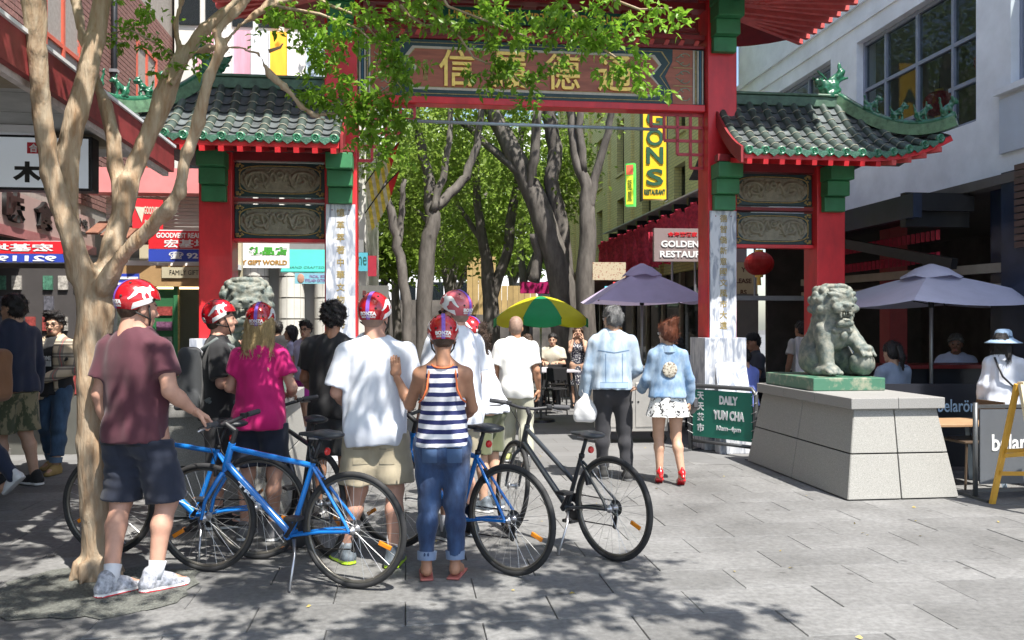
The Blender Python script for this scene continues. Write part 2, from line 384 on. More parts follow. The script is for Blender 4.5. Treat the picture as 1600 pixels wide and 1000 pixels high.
# ------------------------------------------------------------------ the gate
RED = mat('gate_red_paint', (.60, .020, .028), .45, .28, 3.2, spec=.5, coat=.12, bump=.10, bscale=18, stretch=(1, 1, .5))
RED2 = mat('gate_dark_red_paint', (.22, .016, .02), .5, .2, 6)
REDP = mat('lit_red_rafter', (.58, .09, .085), .6, .2, 8)  # pinkish look of the lit rafters, put into the paint colour
GREENP = mat('bracket_green', (.035, .19, .075), .55, .25, 3.5, bump=.12, bscale=20)
TEAL = mat('panel_dark_teal', (.012, .045, .05), .45, .2, 8)
CREAM = mat('cream_line', (.5, .47, .38), .5, .15, 12)
GOLD = mat('gold_leaf', (.88, .60, .14), .38, .12, 20, metal=.3)
GOLDD = mat('dull_gold', (.36, .27, .10), .5, .35, 30, metal=.3)
MARBLE = mat('grey_marble', (.62, .65, .70), .28, .1, 3)
def marble():
    m = MATS['grey_marble']; n = m.node_tree.nodes; l = m.node_tree.links; tc = n.new('ShaderNodeTexCoord'); mp = n.new('ShaderNodeMapping'); mp.inputs['Rotation'].default_value = (0, R(-35), 0); mp.inputs['Scale'].default_value = (5, 5, 1.3)
    no = n.new('ShaderNodeTexNoise'); no.inputs['Scale'].default_value = 2.2; no.inputs['Detail'].default_value = 9; no.inputs['Distortion'].default_value = 1.6; cr = n.new('ShaderNodeValToRGB'); cr.color_ramp.elements[0].position = .38; cr.color_ramp.elements[1].position = .56
    cr.color_ramp.elements[0].color = (.26, .29, .36, 1); cr.color_ramp.elements[1].color = (.60, .62, .66, 1); l.new(tc.outputs['Object'], mp.inputs[0]); l.new(mp.outputs[0], no.inputs['Vector']); l.new(no.outputs[0], cr.inputs[0]); l.new(cr.outputs[0], n['Principled BSDF'].inputs['Base Color'])
marble()
BROWN = mat('signboard_brown', (.34, .10, .05), .45, .25, 4, stretch=(1, 1, 6))
TILEM = mat('roof_barrel_tile', (.056, .078, .068), .42, .42, 9, rand=.18, coat=.05, world=True)
PANM = mat('roof_pan_tile', (.090, .104, .108), .55, .4, 8, rand=.18, world=True)
GLAZE = mat('green_glaze', (.016, .105, .055), .28, .5, 22, coat=.35, bump=.3, bscale=50)
gate = thing('ceremonial_gate', 'red Chinese ceremonial gate with green tiled roofs and a gold lettered signboard', 'gate', S(0, 0), YAW)
CW = .38; COLS = (-3.82, -2.37, 2.37, 3.82)
for u in COLS:
    main = abs(u) < 3; top = 6.1 if main else 3.6
    c = MB().box((u, CW/2, top/2), (CW, CW, top)).build('column', RED, gate, bev=.012)
    # marble foot
    b = MB(); b.box((u, CW/2-.02, .70), (.54, .56, 1.40)); b.box((u+.02*0, -.36, .30), (.40, .18, .60)); b.prism([(-.2, 0), (.2, 0), (.2, .5), (-.2, .5)], 0, 0.01, c=(u, -.46, 0))
    b.add([(u-.2, -.27, .60), (u+.2, -.27, .60), (u+.2, -.27, 1.08), (u-.2, -.27, 1.08), (u-.2, -.45, .62), (u+.2, -.45, .62), (u+.17, -.28, 1.1), (u-.17, -.28, 1.1)], [(4, 5, 6, 7), (4, 7, 3, 0), (5, 1, 2, 6), (7, 6, 2, 3)])
    b.build('column_base', MARBLE, gate, bev=.008)
    zb = 3.0
    if main:
        t = MB().box((u, -.016, (1.40+3.0)/2), (.345, .03, 1.596)).build('marble_tablet', MARBLE, gate, bev=.003)
        chars = '憶革萃著中華文物所同' if u < 0 else '德智僑新意國文風市大遠'
        for i, ch in enumerate(chars):
            letters('gold_character', ch, GOLDD, t, (u, -.032, 2.90-i*(1.48/len(chars))), h=.095, depth=.003, bold=.012)
        for sx in (-1, 1):
            MB().sph((u+sx*.1, -.034, 2.93), .008, 6, 4).build('fixing', RED2, t)
    for k in range(3):                                    # stepped corbel towards the street
        pr = .10+.10*k; z0 = zb+.19*k; br = MB().b2(u-.14-.008*k, u+.14+.008*k, -pr, -.002, z0+.002, z0+.188).build('bracket_step', GREENP, gate, bev=.01)
    if main:
        for k in range(4):
            pr = .10+.11*k; z0 = 4.98+.19*k; MB().b2(u-.15-.008*k, u+.15+.008*k, -pr, -.002, z0+.002, z0+.188).build('bracket_step', GREENP, gate, bev=.01)
# carved dragon panels
def relief(w, h, seed):
    nx, nz = 150, 54; X = np.linspace(-w/2, w/2, nx); Z = np.linspace(-h/2, h/2, nz); x, z = np.meshgrid(X, Z, indexing='ij')
    rg = np.random.default_rng(seed); y = np.zeros_like(x)
    def body(pts, r, a):
        nonlocal y
        pts = np.array(pts)
        for i in range(len(pts)-1):
            for t in np.linspace(0, 1, 8):
                p = pts[i]*(1-t)+pts[i+1]*t; d2 = ((x-p[0])**2+(z-p[1])**2)/r**2; y = np.maximum(y, a*np.sqrt(np.clip(1-d2, 0, 1)))
    for s in (-1, 1):
        tt = np.linspace(0, 2.2*math.pi, 26); rr = np.linspace(.125, .03, 26)*h/.36
        body(np.stack([s*(.25*w/.95)+rr*np.cos(tt)*s*1.5, rr*np.sin(tt)], 1), .024, .034)
        tt = np.linspace(0, 1, 14); body(np.stack([s*(.05+.17*tt)*w/.95, .10*np.sin(tt*7)*h/.36], 1), .020, .036); body(np.stack([s*(.33+.12*tt)*w/.95, .09*np.sin(tt*6+2)*h/.36], 1), .015, .026)
        for q in range(9):
            c = np.array([s*rg.uniform(.03, .42)*w/.95, rg.uniform(-.13, .13)*h/.36]); a = rg.uniform(0, 6.3); body([c, c+.045*np.array([math.cos(a), math.sin(a)]), c+.06*np.array([math.cos(a+.8), math.sin(a+.8)])], .009, .020)
    tt = np.linspace(0, 2*math.pi, 20); body(np.stack([.04*np.cos(tt), .07+.04*np.sin(tt)], 1)*h/.36, .02, .038)
    y += .0022*(np.sin(90*x+5*np.sin(40*z))*np.sin(110*z+4*np.sin(50*x)))
    v = np.stack([x, -y, z], -1).reshape(-1, 3); i = np.arange((nx-1)*nz).reshape(nx-1, nz)[:, :-1].ravel()
    # cartouche outline
    q = np.abs(v[:, 0])/(w/2); zz = np.abs(v[:, 2])/(h/2); keep = (zz < np.clip(1.02-np.maximum(q-.80, 0)*3.6, .25, 1)) & ~((zz > .86) & (q > .74))
    f = np.stack([i, i+nz, i+nz+1, i+1], 1); f = f[keep[f].all(1)]
    return v, f
STONE_R = mat('carved_panel', (.23, .21, .15), .5, .25, 12)
rv, rf = relief(.93, .31, 4); rme = mkmesh(rv, rf, True)
rme.materials.append(STONE_R)
cm_ = MB()
for q in range(12):
    a = random.uniform(0, 1.5); r_ = random.uniform(.01, .085); cm_.sph((r_*math.cos(a), -.006, r_*math.sin(a)), (random.uniform(.008, .018), .01, random.uniform(.008, .018)), 6, 4)
cme = cm_.mesh(True); cme.materials.append(GOLDD)
for sx in (-1, 1):
    uc = sx*3.095
    for zc in (3.30, 2.80):
        p = MB().box((uc, .17, zc), (1.066, .06, .405)).build('dragon_panel', TEAL, gate, bev=.006)
        o = link('carved_dragon_relief', rme, p); o.location = (uc, .136, zc)
        rim = MB(); pts = []
        for k in range(64):
            a = 2*math.pi*k/64; ca, sa = math.cos(a), math.sin(a); pts.append((uc+.475*math.copysign(abs(ca)**.55, ca), .132, zc+.165*math.copysign(abs(sa)**.45, sa)))
        rim.tube(pts, .008, 6, closed=True); rim.build('cartouche_rim', GOLDD, p, smooth=True)
        for a in (-1, 1):
            for b in (-1, 1):
                o = link('corner_ornament', cme, p); o.location = (uc+a*.51, .137, zc+b*.185); o.scale = (-a, 1, -b)
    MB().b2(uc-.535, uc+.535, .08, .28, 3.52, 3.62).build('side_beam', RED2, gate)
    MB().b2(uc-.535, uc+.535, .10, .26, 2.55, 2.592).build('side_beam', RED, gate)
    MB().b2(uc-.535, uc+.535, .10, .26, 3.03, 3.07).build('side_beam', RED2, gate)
# ---- tiled side roofs
BR = .052; SEG = .185
bm_ = MB(); nseg = 7; vs = []; fs = []
for i, (yy, rr) in enumerate(((0, BR*1.06), (.02, BR*1.08), (.022, BR), (SEG+.02, BR*.97))):
    for k in range(nseg+1):
        a = math.pi*k/nseg; vs.append((rr*math.cos(a), yy, rr*math.sin(a)*1.05))
for i in range(3):
    for k in range(nseg): fs.append((i*(nseg+1)+k, i*(nseg+1)+k+1, (i+1)*(nseg+1)+k+1, (i+1)*(nseg+1)+k))
fs.append(tuple(range(nseg, -1, -1)))
bm_.add(vs, fs); barrel = bm_.mesh(50); barrel.materials.append(TILEM)
gm_ = MB(); gm_.tube([(BR*1.07*math.cos(math.pi*k/8), .011, BR*1.1*math.sin(math.pi*k/8)) for k in range(9)], .0055, 5); grout = gm_.mesh(True); grout.materials.append(mat('lime_grout', (.33, .31, .24), .8, .3, 20))
pm_ = MB(); vs = []; fs = []
for j, (yy, zz) in enumerate(((0, .018), (.001, .004), (SEG+.03, -.004))):
    for k in range(7):
        x = (k/6-.5)*.13; vs.append((x, yy, zz-.018*math.cos(math.pi*x/.13)+0.0))
for j in range(2):
    for k in range(6): fs.append((j*7+k, j*7+k+1, (j+1)*7+k+1, (j+1)*7+k))
pm_.add(vs, fs); pan = pm_.mesh(True); pan.materials.append(PANM)
dm_ = MB(); MM = RX(R(90)); dm_.lathe([(0, .004), (.03, .004), (.034, .012), (.045, .012), (.05, .004), (.056, 0), (.056, -.03)], 14, M=MM); dm_.tube([(.02, -.008, 0), (0, -.008, .02), (-.02, -.008, 0), (0, -.008, -.02)], .004, 4, closed=True)
disc = dm_.mesh(True); disc.materials.append(mat('eave_disc_green', (.03, .16, .085), .3, .35, 30, coat=.4, rand=.25))
dr_ = MB(); dr_.prism([(-.068, .02), (.068, .02), (.062, -.02), (.02, -.05), (0, -.066), (-.02, -.05), (-.062, -.02)], -.006, .006); drip = dr_.mesh(); drip.materials.append(mat('drip_tile_green', (.04, .12, .08), .35, .5, 40, rand=.3, bump=.6, bscale=90))
def zprof(t, ze, zr): return ze+(zr-ze)*(.5*t+.5*t*t)
def side_roof(sx):
    root = gate; u0, ur, uc = 2.33, 3.98, 4.92; ve, vr = -.82, .19; ze, zr = 3.60, 4.42
    def lift(u): return .26*max(0, (u-3.9)/1.02)**2
    def hipv(u): return vr if u <= ur else vr+(ve-vr)*(u-ur)/(uc-ur)
    def P(u, v):
        t = (v-ve)/(vr-ve); return Vector((sx*u, v, zprof(t, ze, zr)+lift(u)*(1-t)**1.0))
    roof = MB(); vs = []; fs = []; nu, nv = 24, 10          # the deck under the tiles, front, back and outer slope
    for i in range(nu+1):
        u = u0+(uc-u0)*i/nu; vt = hipv(u)
        for j in range(nv+1): vs.append(P(u, ve+(vt-ve)*j/nv)-Vector((0, 0, .012)))
    for i in range(nu):
        for j in range(nv): a = i*(nv+1)+j; fs.append((a, a+nv+1, a+nv+2, a+1))
    roof.add(vs, fs); roof.add([Vector((p.x, 2*vr-p.y, p.z)) for p in vs], fs)
    ev = [P(uc, ve)-Vector((0, 0, .012)), Vector((sx*(uc-.06), vr, ze+.05)), Vector((sx*uc, 2*vr-ve, ze+.25)), Vector((sx*ur, vr, zr))]
    roof.add(ev, [(0, 1, 3), (1, 2, 3)])
    deck = roof.build('side_roof', PANM, root, smooth=False); deck['label'] = 'green tiled side roof with upturned corner'
    n = 13
    for i in range(n):
        u = u0+.05+i*.2; vt = hipv(u)
        L = 0; v = ve
        while v < vt-.06:
            p = P(u, v); q = P(u, min(v+.15, vr)); d = (q-p).normalized(); x = Vector((1, 0, 0)); z = x.cross(d).normalized()
            M = Matrix((x, d, z)).transposed().to_4x4(); M.translation = p
            o = link('barrel_tile', barrel, deck); o.matrix_local = M
            g = link('grout_ring', grout, o) if False else None
            if L > 0 or True:
                g = link('grout_band', grout, deck); g.matrix_local = M
            if v == ve:
                o = link('eave_disc', disc, deck); o.matrix_local = Matrix.Translation(p+Vector((0, -.012, .008)))
            v += SEG*d.y; L += 1
        u2 = u+.1; vt2 = hipv(u2)
        if u2 < uc:
            v = ve; first = True
            while v < vt2-.05:
                p = P(u2, v); q = P(u2, min(v+.15, vr)); d = (q-p).normalized(); x = Vector((1, 0, 0)); z = x.cross(d).normalized()
                M = Matrix((x, d, z)).transposed().to_4x4(); M.translation = p+z*.012
                o = link('pan_tile', pan, deck); o.matrix_local = M
                if first: o = link('drip_tile', drip, deck); o.matrix_local = Matrix.Translation(p+Vector((0, -.02, -.002))); first = False
                v += SEG*d.y
    # ridge and hip
    MB().b2(min(sx*2.55, sx*ur), max(sx*2.55, sx*ur), vr-.06, vr+.06, zr-.03, zr+.10).build('ridge', mat('ridge_green', (.06, .12, .08), .5, .4, 10), deck, bev=.01)
    MB().b2(min(sx*2.55, sx*ur), max(sx*2.55, sx*ur), vr-.085, vr+.085, zr+.101, zr+.135).build('ridge_cap', mat('ridge_cap_green', (.07, .13, .085), .4, .4, 10), deck, bev=.012)
    hp = [P(ur+(uc-ur)*t, hipv(ur+(uc-ur)*t))+Vector((0, 0, .09+.04*t*t)) for t in np.linspace(-.02, 1.04, 12)]
    hb = MB()
    for a, b in zip(hp[:-1], hp[1:]): hb.bar(a, b+(b-a)*.04, .09, .13)
    hb.build('hip_ridge', mat('hip_green', (.10, .19, .11), .35, .4, 14, coat=.3), deck)
    MB().tube([p+Vector((0, 0, .08)) for p in hp], .045, 8).build('hip_ridge_cap', GLAZE, deck, smooth=True)
    # fascia, rafters, soffit
    fz = MB(); N = 20; us = [u0+(uc+.02-u0)*i/N for i in range(N+1)]
    for a, b in zip(us[:-1], us[1:]):
        pa = P(a, ve)+Vector((0, .03, -.055)); pb = P(b, ve)+Vector((0, .03, -.055)); fz.bar(pa, pb, .035, .07)
    fz.build('eave_fascia', RED, deck)
    for i in range(14):
        u = u0+.06+i*.2
        if u > uc: break
        pa = P(u, ve)+Vector((0, -.0, -.125)); tgt = Vector((sx*min(u, 4.0+.10*(u-4)), .15, 3.66)) if u > 4 else Vector((sx*u, .15, 3.68))
        MB().bar(pa, tgt, .06, .06).build('rafter', REDP if u > 4 else RED, deck)
    sf = MB(); vs = []
    for u in us: vs += [P(u, ve)+Vector((0, .05, -.086)), Vector((sx*min(u, 4.1), .18, 3.72))]
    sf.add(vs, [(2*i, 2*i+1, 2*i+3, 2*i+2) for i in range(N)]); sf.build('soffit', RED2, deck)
    MB().b2(min(sx*2.2, sx*4.05), max(sx*2.2, sx*4.05), -.30, -.18, 3.575, 3.66).build('eave_beam', RED2, deck)
    bg_ = MB(); pl = [(P(u0, v).y, P(u0, v).z) for v in np.linspace(ve, vr, 8)]
    vs = [Vector((sx*(u0-.015), y, z+.05)) for y, z in pl]+[Vector((sx*(u0-.015), y, z-.14)) for y, z in pl]
    vs += [v+Vector((sx*-.03, 0, 0)) for v in vs]
    fs = []
    for i in range(7): fs += [(i, i+1, 9+i, 8+i), (16+i, 24+i, 25+i, 17+i), (i, 16+i, 17+i, i+1), (8+i, 9+i, 25+i, 24+i)]
    fs += [(0, 8, 24, 16)]; bg_.add(vs, fs); bg_.build('barge_board', RED2, deck)
    # ridge-end dragon fish and hip beasts
    d = SDF((-.30, -.10, -.02), (.32, .10, .60), .011)
    d.ell((0, 0, .10), (.15, .065, .12)); d.cap((.02, 0, .16), (.16, 0, .36), .075, .05, sq=(1, 1.5, 1)); d.cap((.16, 0, .34), (.13, 0, .50), .05, .012, sq=(1, 1.8, 1))
    d.cap((.05, 0, .22), (.24, 0, .28), .05, .02, sq=(1, 1.8, 1)); d.cap((-.06, 0, .16), (-.19, 0, .22), .06, .035); d.cap((-.17, 0, .22), (-.24, 0, .26), .03, .012); d.cap((-.16, 0, .17), (-.22, 0, .13), .026, .012)
    d.cap((-.08, .03, .24), (-.20, .05, .34), .018, .008, k=.01); d.cap((-.08, -.03, .24), (-.20, -.05, .34), .018, .008, k=.01); d.cap((0, 0, .05), (0, 0, -.02), .10, .11, sq=(1, 1.5, 1))
    d.rough(.010, 75, 4); o = d.obj('ridge_dragon_fish', GLAZE, deck); o.location = (sx*(ur-.08), vr, zr+.13); o.scale = (sx*.95, 1.1, .88)
    for i, t in enumerate((.34, .56, .76, .97)):
        u = ur+(uc-ur)*t; p = P(u, hipv(u)); b = link('roof_beast', BEASTS[i], deck); b.location = p+Vector((0, 0, .205+.04*t*t)); b.scale = (sx*.82, .82, .82); b.rotation_euler = (0, R(6)*sx, R(-28)*sx)
def beast(kind):
    d = SDF((-.16, -.07, -.02), (.16, .07, .30), .009)
    d.cap((-.05, 0, .06), (.03, 0, .15), .045, .04); d.ell((.065, 0, .21), (.045, .035, .042)); d.cap((.08, 0, .20), (.115, 0, .19), .024, .018); d.cap((.03, .02, .12), (.06, .025, 0), .018, .016); d.cap((.03, -.02, .12), (.06, -.025, 0), .018, .016)
    d.cap((-.06, .02, .05), (-.02, .03, 0), .03, .02); d.cap((-.06, -.02, .05), (-.02, -.03, 0), .03, .02); d.cap((-.08, 0, .06), (-.13, 0, .16+.03*kind), .02, .012); d.cap((.045, .02, .24), (.03, .03, .28), .012, .006, k=.01); d.cap((.045, -.02, .24), (.03, -.03, .28), .012, .006, k=.01); d.bx((0, 0, -.01), (.09, .035, .012))
    if kind == 0: d.cap((-.10, 0, .07), (.0, 0, .12), .05, .03); d.cap((-.1, 0, .1), (-.15, 0, .24), .03, .01)
    d.rough(.006, 90, kind); v, f = d.mesh(); me = mkmesh(v, f, True); me.materials.append(GLAZE); return me
BEASTS = [beast(i) for i in range(4)]
side_roof(1); side_roof(-1)
# ---- signboard between the tall columns
sbz, sbh, sbw = 4.705, .70, 2.17
sb = MB().box((0, .16, sbz), (sbw*2, .08, sbh)).build('signboard', TEAL, gate)
def outline(xe, hh, n1, n2):       # bracket-ended panel: xe = half width, notch n1 in the middle, n2 at the corners
    r_ = [(xe-n2, hh), (xe, hh*.55), (xe-n1, 0), (xe, -hh*.55), (xe-n2, -hh)]
    return r_+[(-x, z) for x, z in reversed(r_)]
def layer(name, xe, hh, n1, n2, y, m, p=sb): return MB().prism(outline(xe, hh, n1, n2), y, .1195, c=(0, 0, sbz)).build(name, m, p)
layer('border_line', 1.72, .315, .12, .10, .114, GOLDD); layer('border_band', 1.705, .305, .12, .10, .110, TEAL)
layer('border_line', 1.61, .265, .12, .09, .106, CREAM); layer('border_line', 1.575, .235, .12, .085, .102, GOLDD); layer('brown_panel', 1.565, .228, .12, .085, .098, BROWN)
for i, ch in enumerate('信履德通'):
    letters('gold_character', ch, GOLD, sb, (-.98+i*.66, .097, sbz), h=.445, w=.43, depth=.028, bold=.010)
letters('small_gold_characters', '黃\n道\n燊\n題', GOLDD, sb, (-1.36, .097, sbz-.03), h=.26, depth=.006, bold=.01)
for sx in (-1, 1):
    x0, x1 = 1.72, 2.02
    poly = [(1.76, .345), (2.02, .345), (2.02, -.345), (1.76, -.345), (1.755, -.19), (1.66, 0), (1.755, .19)]
    MB().prism([(sx*(x+.0), z) for x, z in poly], .1165, .1195, c=(0, 0, sbz)).build('end_panel', BROWN, sb)
    for zc in (-.22, 0, .22):
        sp = MB()
        for a in (-1, 1):
            tt = np.linspace(0, 4.4, 16); sp.tube([(sx*(1.905+.075*(1-t/5.5)*math.cos(t)), .112, sbz+zc+a*.045+a*.045*(1-t/5.5)*math.sin(t)) for t in tt], .007, 5)
            sp.tube([(sx*(1.80+.07*t), .112, sbz+zc+a*(.02+.05*t*t)) for t in np.linspace(0, 1, 5)], .007, 5)
        sp.build('scroll_ornament', mat('scroll_green', (.28, .33, .24), .5, .3, 20), sb, smooth=True)
    for k, (xx, mm, ww) in enumerate(((2.035, CREAM, .02), (2.062, GOLDD, .014), (2.09, CREAM, .016), (2.12, mat('sign_blue', (.02, .10, .16), .5), .02), (2.15, CREAM, .016))):
        MB().box((sx*xx, .116, sbz), (ww, .008, sbh-.02)).build('edge_stripe', mm, sb)
    for zz in (-.115, .115): MB().box((sx*1.89, .112, sbz+zz), (.25, .006, .012)).build('end_divider', GOLDD, sb)
MB().b2(-2.17, 2.17, .06, .28, 4.262, 4.346).build('main_beam', RED, gate, bev=.008)
MB().b2(-2.17, 2.17, .10, .24, 5.065, 5.10).build('main_beam', RED2, gate)
# short raked struts between signboard and frieze
for i in range(22): MB().bar((-2.06+i*.196, .15, 5.10), (-2.02+i*.196, .15, 5.18), .05, .05).build('strut', REDP, gate)
MB().b2(-2.17, 2.17, .08, .26, 5.18, 5.235).build('main_beam', RED2, gate)
# lattice frieze
def lattice(name, segs, y, r, m): 
    for a, b in segs: MB().bar((a[0], y, a[1]), (b[0], y, b[1]), r, r, up=(0, 1, 0)).build(name, m, gate)
fs_ = []
for k in range(-4, 4):
    x0 = k*.54; z0, z1 = 5.24, 5.57
    fs_ += [((x0+.03, z0+.05), (x0+.03, z1-.05)), ((x0+.03, z1-.05), (x0+.40, z1-.05)), ((x0+.12, z0+.12), (x0+.12, z1-.12)), ((x0+.12, z0+.12), (x0+.47, z0+.12)), ((x0+.20, z1-.12), (x0+.47, z1-.12)), ((x0+.47, z0+.06), (x0+.47, z1-.12)), ((x0+.08, z0+.05), (x0+.51, z0+.05)), ((x0+.30, z0+.17), (x0+.30, z1-.17)), ((x0+.2, (z0+z1)/2), (x0+.4, (z0+z1)/2))]
lattice('frieze_bar', fs_, .17, .03, RED2)
MB().b2(-2.17, 2.17, .08, .26, 5.56, 5.64).build('main_beam', RED2, gate)
pq = MB().box((.02, .10, 5.365), (2.35, .05, .19)).build('motto_plaque', mat('plaque_green', (.01, .10, .07), .4), gate, bev=.004)
letters('motto_letters', 'UNDERSTAND  VIRTUE  AND  TRUST', GOLD, pq, (.02, .074, 5.365), w=2.2, h=.105, depth=.006, bold=.02)
# stepped corner lattices under the beam
for sx in (-1, 1):
    seg = []; cs = .172
    for r_ in range(4):
        x_in = 2.18-(4-r_)*cs; zt = 4.25-r_*cs
        seg.append(((sx*x_in, zt-cs), (sx*2.18, zt-cs)))
        for c_ in range(r_, 5):
            xx = 2.18-(4-c_)*cs
            seg.append(((sx*(2.18-(c_-r_)*cs), zt), (sx*(2.18-(c_-r_)*cs), zt-cs)))
    seg.append(((sx*(2.18-4*cs), 4.235), (sx*2.18, 4.235)))
    lattice('corner_lattice_bar', seg, .17, .034, mat('lattice_red', (.42, .035, .05), .45, .15, 8))
# upper roof: rafters and eaves seen from below
UE = [(-3.85, -.95), (3.85, -.95), (3.85, 1.33), (-3.85, 1.33)]
def ez(u): return 5.46+.14*max(0, (abs(u)-2.6)/1.2)**2
up = MB(); N = 24
top = [(-3.9+7.8*i/N) for i in range(N+1)]; vs = []
for u in top: vs += [Vector((u, -.98, ez(u)+.06)), Vector((u*.62, .19, 6.9)), Vector((u, 1.36, ez(u)+.06))]
up.add(vs, [q for i in range(N) for q in ((3*i, 3*i+3, 3*i+4, 3*i+1), (3*i+1, 3*i+4, 3*i+5, 3*i+2))]); up.add([vs[0], vs[1], vs[2]], [(0, 1, 2)]); up.add([vs[-3], vs[-2], vs[-1]], [(0, 1, 2)])
ur_ = up.build('upper_roof', PANM, gate)
sv = []
for u in top: sv += [Vector((u, -.96, ez(u)+.045)), Vector((max(-2.5, min(2.5, u)), 0, 5.80)), Vector((max(-2.5, min(2.5, u)), .38, 5.80)), Vector((u, 1.34, ez(u)+.045))]
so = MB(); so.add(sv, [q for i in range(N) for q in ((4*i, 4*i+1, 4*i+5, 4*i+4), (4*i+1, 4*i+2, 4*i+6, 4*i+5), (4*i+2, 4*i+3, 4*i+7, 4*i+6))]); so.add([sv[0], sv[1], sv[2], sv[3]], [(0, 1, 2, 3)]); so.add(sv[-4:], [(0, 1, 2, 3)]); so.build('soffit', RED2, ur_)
for i in range(27):
    u = -2.5+i*5/26
    MB().bar((u, -.98, ez(u)-.03), (u, .02, 5.70), .07, .09).build('rafter', RED2, ur_)
for sx in (-1, 1):
    for i in range(7):
        u = 2.62+i*.2; MB().bar((sx*u, -1.0, ez(u)-.03), (sx*(2.5+.05*i), -.02-.05*i, 5.68-.02*i), .065, .09).build('rafter', REDP, ur_)
    for i in range(10):
        v = -.85+i*.22; vi = max(.0, min(.38, v)); MB().bar((sx*3.95, v, ez(3.85)-.04), (sx*2.55, vi if v > -.2 else -.1, 5.66), .065, .09).build('rafter', REDP, ur_)
    MB().bar((sx*3.9, -.99, ez(3.9)+.01), (sx*2.45, .02, 5.70), .11, .13).build('hip_rafter', REDP, ur_)
ff = MB()
for a, b in zip(top[:-1], top[1:]): ff.bar((a, -.985, ez(a)+.04), (b, -.985, ez(b)+.04), .03, .08)
for sx in (-1, 1): ff.bar((sx*3.9, -.98, ez(3.9)+.04), (sx*3.9, 1.3, ez(3.9)+.04), .03, .08)
ff.build('eave_fascia', RED, ur_)
bp_ = MB().tube([(-1.72, -.02, 4.02), (1.52, -.02, 4.0)], .02, 10).build('banner_rail', mat('blue_grey_steel', (.32, .40, .45), .4, .1, metal=.4), gate, smooth=True)
# ------------------------------------------------------------------ guardian lions on stone pedestals
def clad(parent, name, quad, us, vs, gap, th, m):       # separate slabs over a quad, joints left open
    p00, p10, p11, p01 = [Vector(q) for q in quad]; n = (p10-p00).cross(p01-p00).normalized()
    def B(a, b): return (p00*(1-a)+p10*a)*(1-b)+(p01*(1-a)+p11*a)*b
    for i in range(len(us)-1):
        for j in range(len(vs)-1):
            lu = (p10-p00).length; lv = (p01-p00).length; a0, a1 = us[i]+gap/lu, us[i+1]-gap/lu; b0, b1 = vs[j]+gap/lv, vs[j+1]-gap/lv
            q = [B(a0, b0), B(a1, b0), B(a1, b1), B(a0, b1)]; vsx = q+[x+n*th for x in q]
            MB().add(vsx, [(3, 2, 1, 0), (4, 5, 6, 7), (0, 1, 5, 4), (1, 2, 6, 5), (2, 3, 7, 6), (3, 0, 4, 7)]).build(name, m, parent, bev=.004)
GRAN = mat('flamed_granite', (.285, .28, .26), .85, .35, 160, bump=.25, bscale=220)
GRANL = mat('pale_granite_cap', (.25, .245, .235), .7, .25, 120, bump=.2, bscale=200)
GSTONE = mat('green_plinth_stone', (.07, .20, .12), .4, .2, 9, col2=(.42, .38, .28), mix=(.5, .66), vscale=9) if False else mat('green_plinth_stone', (.055, .16, .10), .4, .2, 7, col2=(.40, .36, .27), mix=(.50, .72))
LSTONE = mat('lion_stone', (.10, .125, .115), .6, .3, 14, col2=(.23, .23, .19), mix=(.40, .62), bump=.45, bscale=60)
